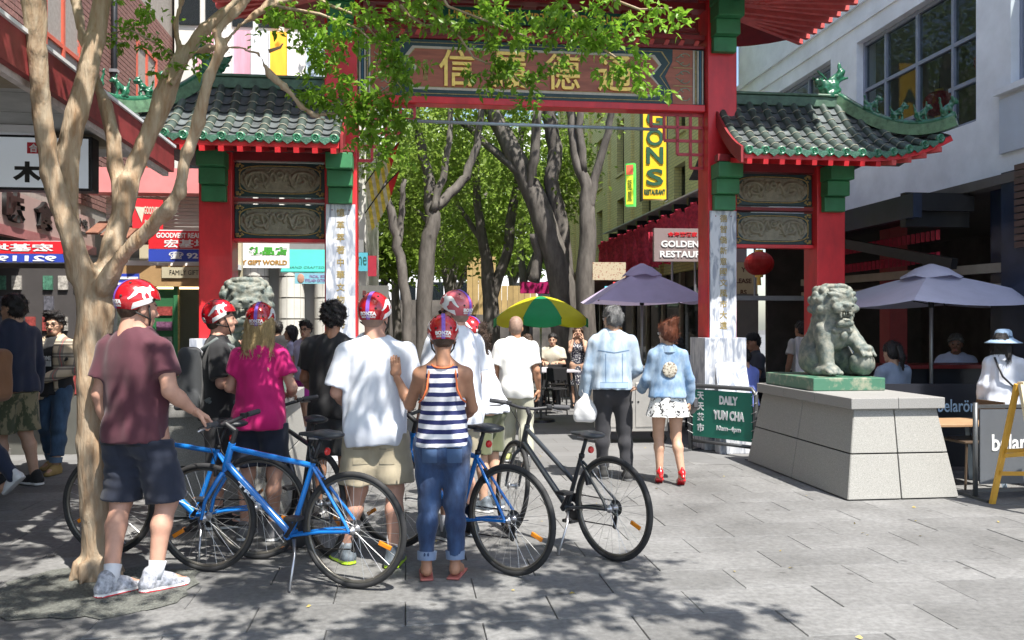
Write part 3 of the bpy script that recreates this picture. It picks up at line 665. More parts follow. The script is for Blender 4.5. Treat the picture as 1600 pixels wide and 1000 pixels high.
def lion_mesh():
    d = SDF((-.40, -.46, -.01), (.40, .44, 1.0), .0095)
    d.ell((0, .20, .22), (.22, .21, .23), .08); d.cap((0, .15, .32), (0, -.04, .55), .20, .21, .08); d.ell((0, -.10, .46), (.20, .15, .20), .06)
    for s in (-1, 1):
        d.ell((s*.18, .08, .17), (.11, .20, .17), .04); d.cap((s*.20, .02, .06), (s*.21, -.14, .045), .065, .06, .03)
        for t in (-1, 0, 1): d.cap((s*.21+t*.035, -.14, .04), (s*.21+t*.038, -.20, .03), .026, .022, .012)
    # straight foreleg and the one on the ball
    d.cap((-.15, -.12, .46), (-.15, -.20, .10), .10, .075, .05); d.ell((-.15, -.25, .06), (.10, .11, .065), .03)
    for t in (-1.5, -.5, .5, 1.5): d.cap((-.15+t*.042, -.28, .05), (-.15+t*.045, -.355, .035), .03, .024, .012)
    d.cap((.15, -.11, .46), (.20, -.26, .32), .10, .075, .05); d.ell((.21, -.31, .285), (.095, .11, .055), .03); d.ell((.21, -.29, .135), (.135, .135, .135), .015)
    for t in (-1.5, -.5, .5, 1.5): d.cap((.21+t*.042, -.36, .28), (.21+t*.046, -.42, .22), .028, .02, .012)
    # head
    d.ell((0, -.06, .74), (.24, .22, .225), .05); d.ell((0, -.16, .80), (.17, .14, .12), .03)
    d.bx((0, -.27, .70), (.115, .085, .055), .04, .04); d.ell((0, -.345, .735), (.07, .04, .035), .02)
    d.ell((-.05, -.365, .722), (.014, .02, .012), .01, op='sub'); d.ell((.05, -.365, .722), (.014, .02, .012), .01, op='sub')
    d.cap((-.08, -.31, .615), (.08, -.31, .615), .062, .062, .02, op='sub'); d.bx((0, -.25, .548), (.10, .085, .035), .03, .03); d.ell((0, -.28, .585), (.06, .07, .02), .01)
    for s in (-1, 1):
        d.ell((s*.085, -.255, .795), (.048, .035, .034), .012); d.cap((s*.03, -.275, .835), (s*.15, -.235, .86), .032, .026, .02); d.cap((s*.075, -.33, .66), (s*.078, -.335, .61), .017, .008, .004); [d.cap((s*q, -.345, .655), (s*q, -.345, .635), .011, .009, .003) for q in (.018, .045)]; d.cap((s*.02, -.29, .865), (s*.13, -.22, .90), .02, .018, .006); d.cap((s*.10, -.20, .70), (s*.19, -.12, .66), .022, .016, .008)
        d.ell((s*.215, -.06, .83), (.035, .06, .06), .02); d.ell((s*.105, -.30, .70), (.05, .05, .045), .02)
    # curled mane in rows
    for r_, zz in enumerate((.60, .70, .80, .90)):
        for k in range(13):
            a = R(-25+k*230/12); rx = .225*math.sqrt(max(.05, 1-((zz-.74)/.24)**2)); d.ell((rx*math.cos(a), -.05+rx*.95*math.sin(a), zz), (.047, .047, .047), .004)
    for k in range(9):
        a = R(200+k*140/8); d.ell((.12*math.cos(a), -.06+.11*math.sin(a), .935), (.048, .048, .035), .004)
    # collar and bell, tail
    d.cap((-.19, -.02, .56), (-.10, -.25, .47), .025, .025, .01); d.cap((.19, -.02, .56), (.10, -.25, .47), .025, .025, .01); d.cap((-.10, -.25, .47), (.10, -.25, .47), .025, .025, .01); d.ell((0, -.275, .42), (.045, .045, .05), .01)
    d.cap((0, .36, .12), (0, .30, .42), .05, .05)
    d.rough(.0035, 60, 2); d.cut((0, 0, 0), (0, 0, -1)); v, f = d.mesh(); me = mkmesh(v, f, True); me.materials.append(LSTONE); return me
LION = lion_mesh()
def pedestal(u, v, lab, wear):
    t = thing('lion_pedestal', lab, 'pedestal', S(u, v), YAW, 'pedestals of the guardian lions')
    b = ((-.53, -1.135), (.53, -1.135), (.53, 1.135), (-.53, 1.135)); c = ((-.40, -1.0), (.40, -1.0), (.40, 1.0), (-.40, 1.0)); H = .80
    core = MB(); i = .03
    core.add([(x-math.copysign(i, x), y-math.copysign(i, y), 0) for x, y in b]+[(x-math.copysign(i, x), y-math.copysign(i, y), H) for x, y in c], [(0, 1, 5, 4), (1, 2, 6, 5), (2, 3, 7, 6), (3, 0, 4, 7), (4, 5, 6, 7)]); core.build('core', mat('dark_joint', (.03, .03, .03), .9), t)
    for k in range(4):
        p, q = b[k], b[(k+1) % 4]; p2, q2 = c[k], c[(k+1) % 4]
        n2 = Vector((q[1]-p[1], p[0]-q[0], 0)).normalized()*-.03
        pp = [Vector((*p, 0))+n2, Vector((*q, 0))+n2, Vector((*q2, H))+n2, Vector((*p2, H))+n2]
        clad(t, 'granite_slab', pp, (0, .48, 1) if k in (0, 2) else (0, .5, 1), (0, .5, 1), .006, .03, GRAN)
    cap = t
    for k in range(2):
        for j in range(3): MB().b2(-.45+k*.451, -.001+k*.451, -1.05+j*.701, -.352+j*.701, .80, .90).build('cap_stone', GRANL, t, bev=.006)
    MB().b2(-.40, .36, -.22, .92, .902, 1.03).build('plinth', GSTONE, t, bev=.008)
    return t
pedestal(2.81, -2.15, 'sloped granite pedestal with sunlit front beside the green yum cha sign', 1)
pedestal(-3.12, -2.15, 'granite lion pedestal half hidden behind the cyclists in helmets', 0)
o = link('lion_statue', LION); o.location = S(2.86, -1.82, 1.031); o.rotation_euler = (0, 0, YAW+R(5)); o.scale = (.94, .96, .99)
put(o, 'weathered stone guardian lion with paw on a ball on the right pedestal', 'lion statue', 'pair of stone guardian lions')
o = link('lion_statue', LION); o.location = S(-3.14, -1.80, 1.031); o.rotation_euler = (0, 0, YAW+R(8)); o.scale = (-.98, .98, 1.02)
put(o, 'stone guardian lion behind the guide in black, beside the red column', 'lion statue', 'pair of stone guardian lions')
# ------------------------------------------------------------------ near tree (smooth multi-stemmed trunk) and its leaves
BARK = mat('crepe_bark', (.27, .165, .088), .8, .3, 9, col2=(.40, .325, .235), mix=(.30, .68), bump=.7, bscale=26, stretch=(2.4, 2.4, .5))
LEAF = mat('leaf_green', (.18, .33, .03), .42, .45, 1.6, trans=.55)
LEAFD = mat('leaf_dark', (.045, .12, .02), .45, .4, 1.0, trans=.4)
tree = thing('crepe_myrtle_tree', 'smooth brown barked multi-stemmed tree behind the man in maroon', 'tree', at(150, 5.3))
TB = at(150, 5.3)
def tl(px, py, d): return pt(px, py, d)-TB
limbs = [  # (px, py, depth, radius px)
    [(152, 905, 5.3, 34), (152, 880, 5.3, 30), (150, 800, 5.3, 29), (148, 700, 5.3, 29), (146, 600, 5.3, 29), (146, 540, 5.3, 31), (150, 480, 5.3, 34)],
    [(150, 490, 5.3, 30), (130, 430, 5.28, 24), (105, 350, 5.25, 22), (78, 270, 5.2, 21), (72, 220, 5.2, 19), (62, 150, 5.15, 18), (58, 80, 5.1, 17), (52, 0, 5.05, 18), (44, -120, 5, 17), (20, -300, 4.9, 13)],
    [(120, 430, 5.3, 20), (106, 340, 5.34, 17), (104, 300, 5.36, 18), (104, 240, 5.38, 19), (120, 180, 5.4, 17), (138, 110, 5.42, 15), (150, 60, 5.45, 15), (160, 0, 5.5, 14), (172, -100, 5.6, 12), (200, -260, 5.7, 9)],
    [(150, 480, 5.35, 28), (165, 420, 5.4, 20), (185, 350, 5.5, 18), (200, 290, 5.55, 17), (225, 225, 5.6, 17), (255, 150, 5.65, 16), (280, 95, 5.7, 15), (320, 45, 5.75, 14), (370, 0, 5.8, 12), (450, -80, 5.9, 9), (560, -180, 5.9, 6)],
    [(190, 320, 5.55, 13), (180, 260, 5.6, 13), (178, 215, 5.6, 12), (165, 165, 5.65, 11), (152, 130, 5.7, 10), (128, 60, 5.75, 10), (118, 0, 5.8, 10), (105, -120, 5.8, 8)],
    [(160, 450, 5.25, 20), (190, 400, 5.2, 15), (235, 355, 5.15, 14), (265, 325, 5.1, 14), (283, 295, 5.1, 12), (292, 240, 5.1, 11), (310, 190, 5.1, 11), (328, 120, 5.1, 11), (345, 75, 5.1, 11), (338, 50, 5.1, 10), (365, 20, 5.1, 10), (400, -20, 5.1, 9), (470, -110, 5.0, 7)],
    [(285, 100, 5.7, 10), (275, 40, 5.7, 8), (285, 0, 5.7, 8), (290, -80, 5.7, 7)],
    [(345, 75, 5.1, 6), (375, 75, 5.1, 4.5), (405, 85, 5.15, 4), (420, 115, 5.2, 4), (445, 135, 5.2, 3.6), (470, 165, 5.25, 3.4), (490, 180, 5.3, 2.6), (545, 200, 5.35, 1.8)],
    [(270, 130, 5.6, 6), (300, 85, 5.5, 5), (325, 75, 5.4, 5), (345, 76, 5.2, 5)],
    [(345, 72, 5.1, 8), (375, 40, 5.2, 6), (420, 8, 5.3, 5), (480, -10, 5.4, 4)],
]
d = SDF((-1.2, -.75, -.02), (2.2, .75, 4.3), .017)
for lb in limbs:
    for (x0, y0, d0, r0), (x1, y1, d1, r1) in zip(lb[:-1], lb[1:]):
        d.cap(tl(x0, y0, d0), tl(x1, y1, d1), r0*.80/F*d0, r1*.80/F*d1, k=.022)
for a in range(7):
    q = a*.9; d.cap((.10*math.cos(q), .10*math.sin(q), .10), (.15*math.cos(q), .15*math.sin(q), -.03), .04, .02, k=.04)
[d.ell(tl(x, y, dd-.03), (.035, .035, .05), .03) for x, y, dd in ((150, 760, 5.3), (128, 690, 5.3), (165, 560, 5.3), (283, 300, 5.1), (296, 235, 5.1), (72, 225, 5.2), (60, 120, 5.15), (200, 285, 5.55))]
d.rough(.010, 13, 5, st=(1, 1, .35)); d.rough(.0055, 40, 6, st=(1, 1, .28)); d.rough(.002, 110, 7, st=(1, 1, .25)); d.cut((0, 0, -.01), (0, 0, -1))
d.obj('trunk', BARK, tree)
# leaves: pairs along twigs; each leaf a folded blade
def leaf_mesh(P, N, L, fold=.25, seed=0):
    """P points, N roughly axis directions, L lengths -> two-quad leaves"""
    rg = np.random.default_rng(seed); n = len(P); ax = N/np.linalg.norm(N, axis=1, keepdims=True)
    r = rg.normal(size=(n, 3)); up = np.array([0, 0, 1.0])+.55*r; side = np.cross(ax, up); side /= np.linalg.norm(side, axis=1, keepdims=True)+1e-9; nz = np.cross(side, ax)
    L = L[:, None]; w = L*.27
    a = P; b = P+ax*L*.45+side*w+nz*L*.06; c = P+ax*L-nz*L*.12; e = P+ax*L*.45-side*w+nz*L*.06; mid = P+ax*L*.5-nz*L*.04
    v = np.stack([a, b, c, e, mid], 1).reshape(-1, 3); i = np.arange(n)*5
    f = np.concatenate([np.stack([i, i+1, i+4], 1), np.stack([i+1, i+2, i+4], 1), np.stack([i+2, i+3, i+4], 1), np.stack([i+3, i, i+4], 1)])
    return v, f
def spray(c, ext, n, rg, ll=.055, droop=-.25, tl_=(.12, .32)):
    """a clump of leafy twigs about c"""
    P = []; N = []
    nt_ = max(3, n//14)
    for t in range(nt_):
        a = c+rg.normal(size=3)*np.array(ext)*.55; dr = rg.normal(size=3); dr[2] = dr[2]*.5+droop; dr /= np.linalg.norm(dr); Lt = rg.uniform(*tl_)
        for q in range(14):
            s_ = q/14; P.append(a+dr*Lt*s_+rg.normal(size=3)*.012); o_ = rg.normal(size=3); o_ -= dr*(o_@dr); N.append(o_/np.linalg.norm(o_)+dr*.5+np.array([0, 0, -.15]))
    return P, N
rg = np.random.default_rng(11); LP = []; LN = []
vis = [ # clumps seen in the picture: px, py, depth, spread px, count
    (215, 45, 5.6, 34, 230), (255, 85, 5.6, 22, 140), (180, 62, 5.6, 16, 60), (235, 20, 5.6, 30, 120), (325, 70, 5.5, 22, 90), (300, 95, 5.6, 14, 50),
    (430, 25, 5.4, 30, 200), (480, 55, 5.4, 38, 330), (455, 8, 5.4, 40, 260), (530, 40, 5.4, 40, 350), (505, 85, 5.4, 30, 190), (575, 20, 5.4, 36, 280),
    (610, 55, 5.4, 28, 300), (615, 95, 5.4, 26, 320), (628, 130, 5.3, 20, 200), (560, 75, 5.5, 24, 140), (500, 100, 5.6, 24, 120),
    (480, 140, 5.3, 22, 230), (520, 150, 5.35, 26, 300), (560, 160, 5.35, 24, 280), (598, 165, 5.35, 22, 260), (545, 185, 5.3, 20, 180), (620, 185, 5.35, 20, 240), (590, 210, 5.35, 20, 220), (560, 200, 5.35, 20, 160), (600, 240, 5.35, 18, 150),
    (535, 115, 5.4, 14, 70), (680, 25, 5.2, 30, 260), (720, 48, 5.2, 28, 200), (760, 25, 5.1, 34, 330), (640, 105, 5.2, 18, 90), (770, 75, 5.1, 26, 230), (800, 110, 5.1, 22, 200), (835, 125, 5.1, 18, 160), (830, 155, 5.1, 13, 90), (745, 115, 5.1, 18, 110), (760, 135, 5.1, 12, 60),
    (820, 45, 5.0, 34, 330), (860, 20, 4.9, 34, 300), (880, 45, 5.0, 26, 150), (910, 45, 4.9, 26, 230), (935, 75, 5.0, 24, 220), (960, 60, 5.0, 18, 140), (985, 100, 5.0, 16, 130), (1000, 125, 5.0, 13, 80), (1020, 140, 5.0, 9, 40), (960, 105, 5.0, 16, 100), (925, 10, 4.9, 32, 220), (985, 15, 4.9, 32, 170), (1030, 10, 4.9, 22, 90), (640, 10, 5.3, 30, 220), (1055, 12, 4.9, 14, 40), (870, 100, 5.0, 12, 50)]
for px, py, dd, sp, n in vis:
    c = np.array(tl(px, py, dd)); e = sp/F*dd*.85; p_, n_2 = spray(c, (e, e*1.2, e), int(n*.66), rg, droop=-.35, tl_=(.05, .17)); LP += p_; LN += n_2
# the crown above the picture, which throws the dappled shade
shade = [(px_, py_) for px_ in np.arange(-6.6, 1.9, .52) for py_ in np.arange(3.2, 8.6, .5)]
sh = -SUN_TO/SUN_TO.z
for gx, gy in shade:
    gx += rg.normal()*.18; gy += rg.normal()*.18
    # ground patch wanted in shade -> a clump somewhere up the ray towards the sun
    edge = gx > .22*rg.normal()+(1.2 if gy < 5.2 else (.55 if gy < 6.0 else (-.5 if gy < 7.0 else -1.3)))
    if edge or rg.random() < .04: continue
    z = rg.uniform(4.1, 6.2)
    for tries in range(6):
        c = np.array((gx-sh.x*z, gy-sh.y*z, z)); pyv = HOR-(c[2]-CAMH)/max(c[1], .3)*F
        if pyv < -70 or c[1] < .3: break
        z += .35
    else: continue
    p_, n_2 = spray(c-np.array(TB), (.25, .25, .16), 225, rg, droop=-.1); LP += p_; LN += n_2
LP = np.array(LP); LN = np.array(LN); LL = rg.uniform(.035, .062, len(LP))*np.where(LP[:, 2] > 3.9, 2.1, 1.0)
v, f = leaf_mesh(LP, LN, LL, seed=4)
print('leaves', len(LP))
o = link('crown', mkmesh(v, f), tree, LEAF)
# thin twigs that carry the hanging sprays
for path in ([(480, -10, 5.4), (520, 10, 5.4), (560, 25, 5.4), (590, 60, 5.4), (620, 110, 5.35)], [(420, 8, 5.3), (500, 22, 5.35), (560, 45, 5.4), (610, 90, 5.4)], [(560, -120, 5.4), (640, -20, 5.3), (680, 25, 5.2), (705, 38, 5.2), (740, 90, 5.15), (800, 115, 5.1), (835, 150, 5.1)], [(600, -160, 5.3), (700, 10, 5.1), (780, 40, 5.05), (830, 60, 5.0)], [(800, -150, 5.0), (860, -20, 4.95), (910, 35, 4.9), (940, 75, 5.0), (985, 105, 5.0), (1015, 135, 5.0)], [(900, -100, 4.9), (960, 0, 4.9), (1000, 15, 4.9), (1050, 12, 4.9)], [(625, 8, 5.3), (640, 25, 5.3), (665, 40, 5.3), (690, 38, 5.2), (720, 55, 5.2)], [(490, 180, 5.3), (560, 175, 5.35), (610, 190, 5.35)], [(280, 95, 5.7), (250, 70, 5.65), (200, 45, 5.6), (170, 55, 5.6)], [(420, 80, 5.2), (438, 74, 5.2), (442, 68, 5.2)]):
    ps = [tl(*p) for p in path]; N = len(ps); MB().tube(ps, [.012*(1-.7*i/(N-1)) for i in range(N)], 6).build('twig', BARK, tree, smooth=True)
# limbs running on upwards out of the picture, into the crown
for a, b, r_ in (((20, -300, 4.9), (-1.2, 3.9, 5.3), .055), ((200, -260, 5.7), (-1.4, 4.6, 5.6), .04), ((560, -180, 5.9), (.4, 4.6, 5.2), .03), ((470, -110, 5.0), (.9, 3.6, 5.0), .03), ((470, -110, 5.0), (2.2, 2.9, 5.2), .028), ((20, -300, 4.9), (-3.2, 4.0, 5.6), .04), ((470, -110, 5.0), (1.6, 4.6, 4.5), .02), ((105, -120, 5.8), (-3.0, 5.9, 5.2), .03)):
    p0 = tl(*a); p1 = Vector(b)-TB; MB().tube([p0, p0*.6+p1*.4+Vector((0, 0, .2)), p1], [r_, r_*.7, r_*.3], 7).build('limb', BARK, tree, smooth=True)
# ------------------------------------------------------------------ buildings on the left
BRICKR = mat('brown_brick', (.24, .12, .10), .85, .3, 20, rand=.25, bump=.3, bscale=70, world=True)
MORT = mat('mortar', (.30, .27, .24), .9, .15, 20)
WHITE = mat('white_paint', (.72, .73, .74), .55, .08, 3)
PALEB = mat('pale_blue_render', (.84, .86, .89), .7, .12, 1.6, bump=.12, bscale=14)
DARK = mat('dark_interior', (.018, .018, .02), .8, .3, 4)
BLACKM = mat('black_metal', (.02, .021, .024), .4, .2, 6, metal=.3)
STEEL = mat('grey_steel', (.30, .31, .33), .4, .12, 8, metal=.6)
NAVY = mat('navy_panel', (.018, .028, .055), .3, .25, 4)
GLS = glass('shop_glass', (.85, .9, .9), .02, .22); GLD = glass('dark_glass', (.35, .4, .42), .03, .55)
MAROON = mat('maroon_fascia', (.24, .035, .035), .55, .35, 5, bump=.1)
OCHRE = mat('tan_board', (.35, .22, .10), .6, .2, 4)
def sthing(name, label, cat, u, v, z=0, group=None, rot=0): return thing(name, label, cat, S(u, v, z), YAW+rot, group)
# -- brick building over the shop awning, single bricks where they can be told apart
lb = sthing('brick_building', 'brown brick building with drainpipes above the maroon awning', 'building', -6.3, 0)
MB().b2(-6, -.012, -11, 14, 3.0, 13).build('wall', MORT, lb)
bme = MB().box((0, 0, 0), (.03, .232, .066)).mesh(); bme.materials.append(BRICKR); nb = 0; restb = MB()
for r_ in range(0, 52):
    z = 3.36+r_*.078
    for c_ in range(0, 62):
        v = -3.2+c_*.244+(.122 if r_ % 2 else 0)
        if 1.45 < v < 2.75 and 4.3 < z < 6.6 or 5.35 < v < 6.6 and 4.3 < z < 6.6: continue
        if nb < 300 and 4.2 < z < 5.7 and -.6 < v < 4.4:
            o = link('brick', bme, lb); o.location = (-.006+random.uniform(-.002, .003), v, z); nb += 1
        else: restb.box((-.006, v, z), (.03, .232, .066))
o = restb.build('brickwork', BRICKR, lb); o['kind'] = 'stuff'
for v in (2.1, 5.98):
    w_ = MB().b2(-.10, -.05, v-.62, v+.62, 4.32, 6.58).build('window', GLD, lb)
    fr = MB()
    for a in (-.6, 0, .6): fr.b2(-.06, .02, v+a-.035, v+a+.035, 4.3, 6.6)
    for z in (4.33, 5.4, 6.57): fr.b2(-.055, .015, v-.6, v+.6, z-.03, z+.03)
    fr.build('window_frame', mat('orange_red_frame', (.50, .09, .05), .5), w_)
    MB().b2(-.05, .07, v-.7, v+.7, 4.22, 4.29).build('window_sill', MORT, w_)
for v in (-1.0, 4.0, 8.2):
    MB().tube([(.07, v, 3.2), (.07, v, 9)], .05, 8).build('drainpipe', BLACKM, lb, smooth=True)
    for z in (4.2, 5.6): MB().b2(.0, .13, v-.06, v+.06, z, z+.05).build('pipe_bracket', STEEL, lb)
MB().b2(-.02, .05, -4.1, -3.2, 3.5, 6.5).build('window', mat('white_blind', (.75, .75, .75), .6), lb)
# -- awning
aw = sthing('shop_awning', 'long maroon fascia awning over the shops at the left edge', 'awning', -3.8, 0)
MB().b2(-.05, 0, -9.5, -1.9, 3.02, 3.25).build('fascia', MAROON, aw)
MB().b2(-.10, -.051, -9.5, -1.9, 2.98, 3.02).build('fascia_lip', mat('fascia_white_edge', (.55, .5, .47), .6, .3, 8), aw)
MB().b2(-2.5, -.051, -9.5, -1.9, 3.18, 3.28).build('deck', STEEL, aw)
MB().b2(-.08, .02, -9.4, -1.9, 3.251, 3.275).build('flashing', WHITE, aw)
for k in range(13): MB().b2(-2.48, -.06, -9.4+k*.58, -9.4+k*.58+.56, 3.155, 3.178).build('ceiling_panel', mat('awning_ceiling', (.42, .42, .40), .7, .15, 5), aw)
for k in range(4): MB().b2(-2.48, -.06, -8.6+k*1.9, -8.5+k*1.9, 3.05, 3.15).build('cross_beam', mat('beam_tan', (.30, .25, .18), .6), aw)
for k in range(2): MB().b2(-1.9, -.7, -4.6+k*1.4, -4.5+k*1.4, 3.09, 3.15).build('light_fitting', WHITE, aw)
# -- shop block behind: front wall, dark doorway, sign band
sh_ = sthing('gift_shop', 'dark souvenir shop front under the awning at the far left', 'shop', -6.3, 0)
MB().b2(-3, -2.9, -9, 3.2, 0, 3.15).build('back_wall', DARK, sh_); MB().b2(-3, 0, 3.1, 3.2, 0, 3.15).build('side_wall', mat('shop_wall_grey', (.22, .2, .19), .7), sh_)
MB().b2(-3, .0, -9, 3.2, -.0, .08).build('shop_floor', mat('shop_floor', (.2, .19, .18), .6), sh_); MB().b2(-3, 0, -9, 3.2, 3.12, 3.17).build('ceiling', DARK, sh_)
for v in (-6, -3.0): MB().b2(-.16, 0, v-.08, v+.08, .08, 2.7).build('post', mat('shop_red_post', (.28, .03, .03), .5), sh_)
sb_ = MB().b2(-.02, .10, -4.5, 3.05, 2.72, 3.14).build('sign_band', mat('pinkish_sign', (.42, .30, .27), .5, .1, 2), sh_)
for i, ch in enumerate('良記味食'):
    letters('raised_character', ch, mat('black_letter', (.012, .012, .012), .4), sb_, (.102, -1.4+i*.85, 2.95), w=.5, h=.36, depth=.05, bold=.04, M=RZ(R(90)))
letters('painted_characters', '麵炒小吃', MATS['black_letter'], sb_, (.102, 2.35, 3.02), w=.75, h=.13, depth=.01, bold=.03, M=RZ(R(90)))
MB().b2(.101, .108, 2.0, 2.7, 2.86, 2.90).build('painted_line', MATS['black_letter'], sb_)
MB().b2(.0, .12, -4.5, 3.05, 2.60, 2.715).build('lower_band', mat('dusky_pink', (.36, .14, .14), .5, .2, 3), sh_)
# counter of goods facing the street
ds = thing('souvenir_display', 'rack of cards and trinkets at the dark shop entrance', 'display rack', at(60, 10.5), R(4))
MB().b2(-1.0, .85, .05, .09, .0, 2.25).build('back_board', mat('rack_board', (.05, .045, .045), .7), ds)
PC = [(.25, .05, .045), (.28, .22, .06), (.07, .14, .2), (.36, .34, .31), (.16, .07, .13), (.06, .16, .11), (.3, .16, .07), (.1, .1, .12)]
for r_ in range(4):
    for c_ in range(9):
        if random.random() < .35: continue
        x = -.85+c_*.19+random.uniform(-.02, .02); z = 2.08-r_*.25
        if z < 1.2: continue
        cc = random.choice(PC); MB().b2(x-.055, x+.055, .02, .048, z-.09, z+.08).build('postcard', mat('card_%d' % PC.index(cc), cc, .4, .6, 30), ds)
for c_ in range(8):
    x = -.5+c_*.17; MB().torus((x, .03, 1.18-.05*(c_ % 3)), .055, .008, n=14, k=5).build('necklace', mat('trinket_gold', (.45, .33, .12), .35, .2, metal=.6) if c_ % 2 else mat('trinket_silver', (.5, .5, .5), .3, .1, metal=.7), ds, smooth=True)
for c_ in range(5): MB().b2(-.9+c_*.33, -.62+c_*.33, -.05, .05, .72, .98).build('goods_box', mat('card_%d' % (c_ % 4), PC[c_ % 4], .4), ds)
MB().b2(-1.0, .85, -.12, .05, .0, .7).build('base_cabinet', mat('rack_grey', (.10, .10, .09), .6), ds)
# -- hanging light box
bx_ = sthing('light_box_sign', 'white illuminated box sign with black brush characters under the awning', 'sign', -4.15, -3.05)
MB().b2(-2.3, 0, .0, .16, 2.655, 3.10).build('casing', BLACKM, bx_, bev=.008)
f_ = MB().b2(-2.28, -.03, -.006, -.001, 2.675, 3.08).build('face', mat('sign_face', (.62, .68, .74), .35, .03, 1, emit=.12), bx_)
letters('brush_character', '茗', MATS['black_letter'], f_, (-1.10, -.007, 2.88), w=.40, h=.34, depth=.004, bold=.03)
letters('brush_character', '木', MATS['black_letter'], f_, (-.50, -.007, 2.80), w=.22, h=.17, depth=.004, bold=.05)
sq = MB().b2(-.50, -.40, -.012, -.007, 2.95, 3.04).build('red_seal', mat('seal_red', (.55, .02, .04), .5), f_)
letters('seal_mark', '合', WHITE, sq, (-.45, -.013, 2.995), w=.07, h=.07, depth=.002, bold=.03)
for x in (-.35, -1.8): MB().tube([(x, .08, 3.1), (x, .08, 3.17)], .012, 6).build('hanger', BLACKM, bx_)
# -- red and blue agency boards
SRED = mat('agency_red', (.60, .02, .03), .4, .05); SBLU = mat('agency_blue', (.03, .06, .38), .4, .05)
def agency(name, lab, loc, rot, w, mirror, extra):
    t = thing(name, lab, 'sign', loc, rot); h = .24 if mirror else .45
    MB().b2(-w/2, w/2, 0, .05, 0, h).build('panel', WHITE, t)
    MB().b2(-w/2, w/2, -.006, -.001, h*.42, h*(.98 if mirror else .97)).build('red_field', SRED, t)
    MB().b2(-w/2, w/2, -.006, -.001, h*.03, h*.40).build('blue_field', SBLU, t)
    if mirror:
        letters('reversed_characters', '宏基地產', WHITE, t, (.0, -.007, h*.69), w=w*.75, h=h*.36, depth=.004, bold=.02, mirror=True)
        letters('reversed_number', '92119893', WHITE, t, (.0, -.007, h*.2), w=w*.8, h=h*.26, depth=.004, bold=.03, mirror=True)
    else:
        letters('agency_name', 'GOODVEST REALTY INT', WHITE, t, (.05, -.007, h*.83), w=w*.88, h=h*.16, depth=.004, bold=.03)
        letters('agency_characters', '宏基地產', WHITE, t, (.14, -.007, h*.58), w=w*.86, h=h*.26, depth=.004, bold=.02)
        letters('telephone_number', '☎ 9211 9893', WHITE, t, (.25, -.007, h*.21), w=w*.95, h=h*.24, depth=.004, bold=.03)
    return t
agency('shop_sign', 'red and blue reflection of the realty sign put in as a board above the trinkets', at(15, 9.4, 2.235), R(3), 1.25, True, 0)  # mirror image of the realty sign in the shop glass, built as a board
agency('shop_sign', 'red white and blue realty board with telephone number beside the outer column', at(287, 11.9, 2.42), R(4), .94, False, 0)
t = thing('shop_sign', 'small red realty sign with cream triangle above the blue board', 'sign', at(231, 12.2, 2.92), R(28))
MB().b2(-.2, .2, 0, .04, 0, .42).build('panel', SRED, t); MB().prism([(-.17, .3), (-.04, .3), (-.08, .08)], -.01, -.001).build('cream_emblem', CREAM, t); letters('sign_letters', 'GOODVEST', CREAM, t, (.06, -.003, .26), w=.22, h=.11, depth=.004, bold=.03); letters('sign_letters', 'REALTY', CREAM, t, (.06, -.003, .10), w=.2, h=.05, depth=.004, bold=.02)
# -- realty shop front behind the outer column
rs = thing('corner_shop', 'small shop with green door frame and gold edged window behind the tree', 'shop', at(268, 12.6), R(5))
MB().b2(-.75, .80, .9, 1.0, 0, 3.0).build('back_wall', mat('shop_cream', (.45, .40, .28), .7, .1, 2), rs); MB().b2(-.75, .80, 0, .9, 2.42, 2.5).build('ceiling', WHITE, rs)
MB().b2(-.75, .80, -.10, .02, 2.12, 2.42).build('brown_fascia', OCHRE, rs); MB().b2(-.1, .78, -.125, -.105, 2.24, 2.40).build('notice_board', mat('notice_cream', (.42, .38, .27), .6), rs)
letters('notice_letters', 'FAMILY GIFT WORLD', MATS['black_letter'], rs, (.36, -.127, 2.32), w=.7, h=.07, depth=.003)
MB().b2(-.72, -.42, -.12, -.10, 2.02, 2.30).build('striped_notice', SBLU, rs)
for k in range(3): MB().b2(-.71, -.43, -.128, -.121, 2.05+.085*k, 2.085+.085*k).build('notice_stripe', WHITE, rs)
for x, m_, w2 in ((-.30, GREENP, .07), (.04, GREENP, .06), (.10, GOLDD, .02), (.46, GOLDD, .025)): MB().b2(x, x+w2, -.04, .02, 0, 2.12).build('frame_post', m_, rs)
MB().b2(-.23, .04, -.02, .0, .05, 2.08).build('door_panel', mat('door_green', (.03, .12, .05), .4), rs); MB().b2(.12, .46, -.01, .0, .5, 2.08).build('window_pane', GLS, rs); MB().b2(.12, .46, -.015, .02, 0, .5).build('window_base', GOLDD, rs)
MB().b2(.485, .80, -.05, .05, 0, 2.12).build('brown_pier', mat('pier_brown', (.09, .03, .025), .5), rs); MB().b2(-.75, -.30, -.03, .0, 0, 2.12).build('stock_wall', mat('stock_dark', (.05, .06, .05), .6, .5, 12), rs)
for k in range(6):
    z = .6+.22*k; MB().b2(-.20, .02, -.04, -.022, z, z+.13).build('shelf_goods', mat('card_%d' % (k % 5), PC[k % 5], .4), rs)
for k in range(5): MB().b2(.15+.055*k, .195+.055*k, .05, .10, .6+.1*(k % 2), .95+.12*(k % 3)).build('shelf_goods', mat('card_%d' % ((k*3) % 7), PC[(k*3) % 7], .4), rs)
MB().b2(-.20, .45, -.03, -.02, 2.085, 2.115).build('light_strip', mat('warm_strip', (1, .8, .4), .5, 0, emit=2.0), rs)
pk = thing('pink_awning', 'pink fascia and slatted shutter behind the hanging roof corner at the left', 'awning', at(275, 12.9, 2.98), R(5))
MB().b2(-1.2, .9, -.35, 0, .50, .86).build('fascia', mat('salmon_pink', (.62, .22, .22), .6, .1, 3), pk)
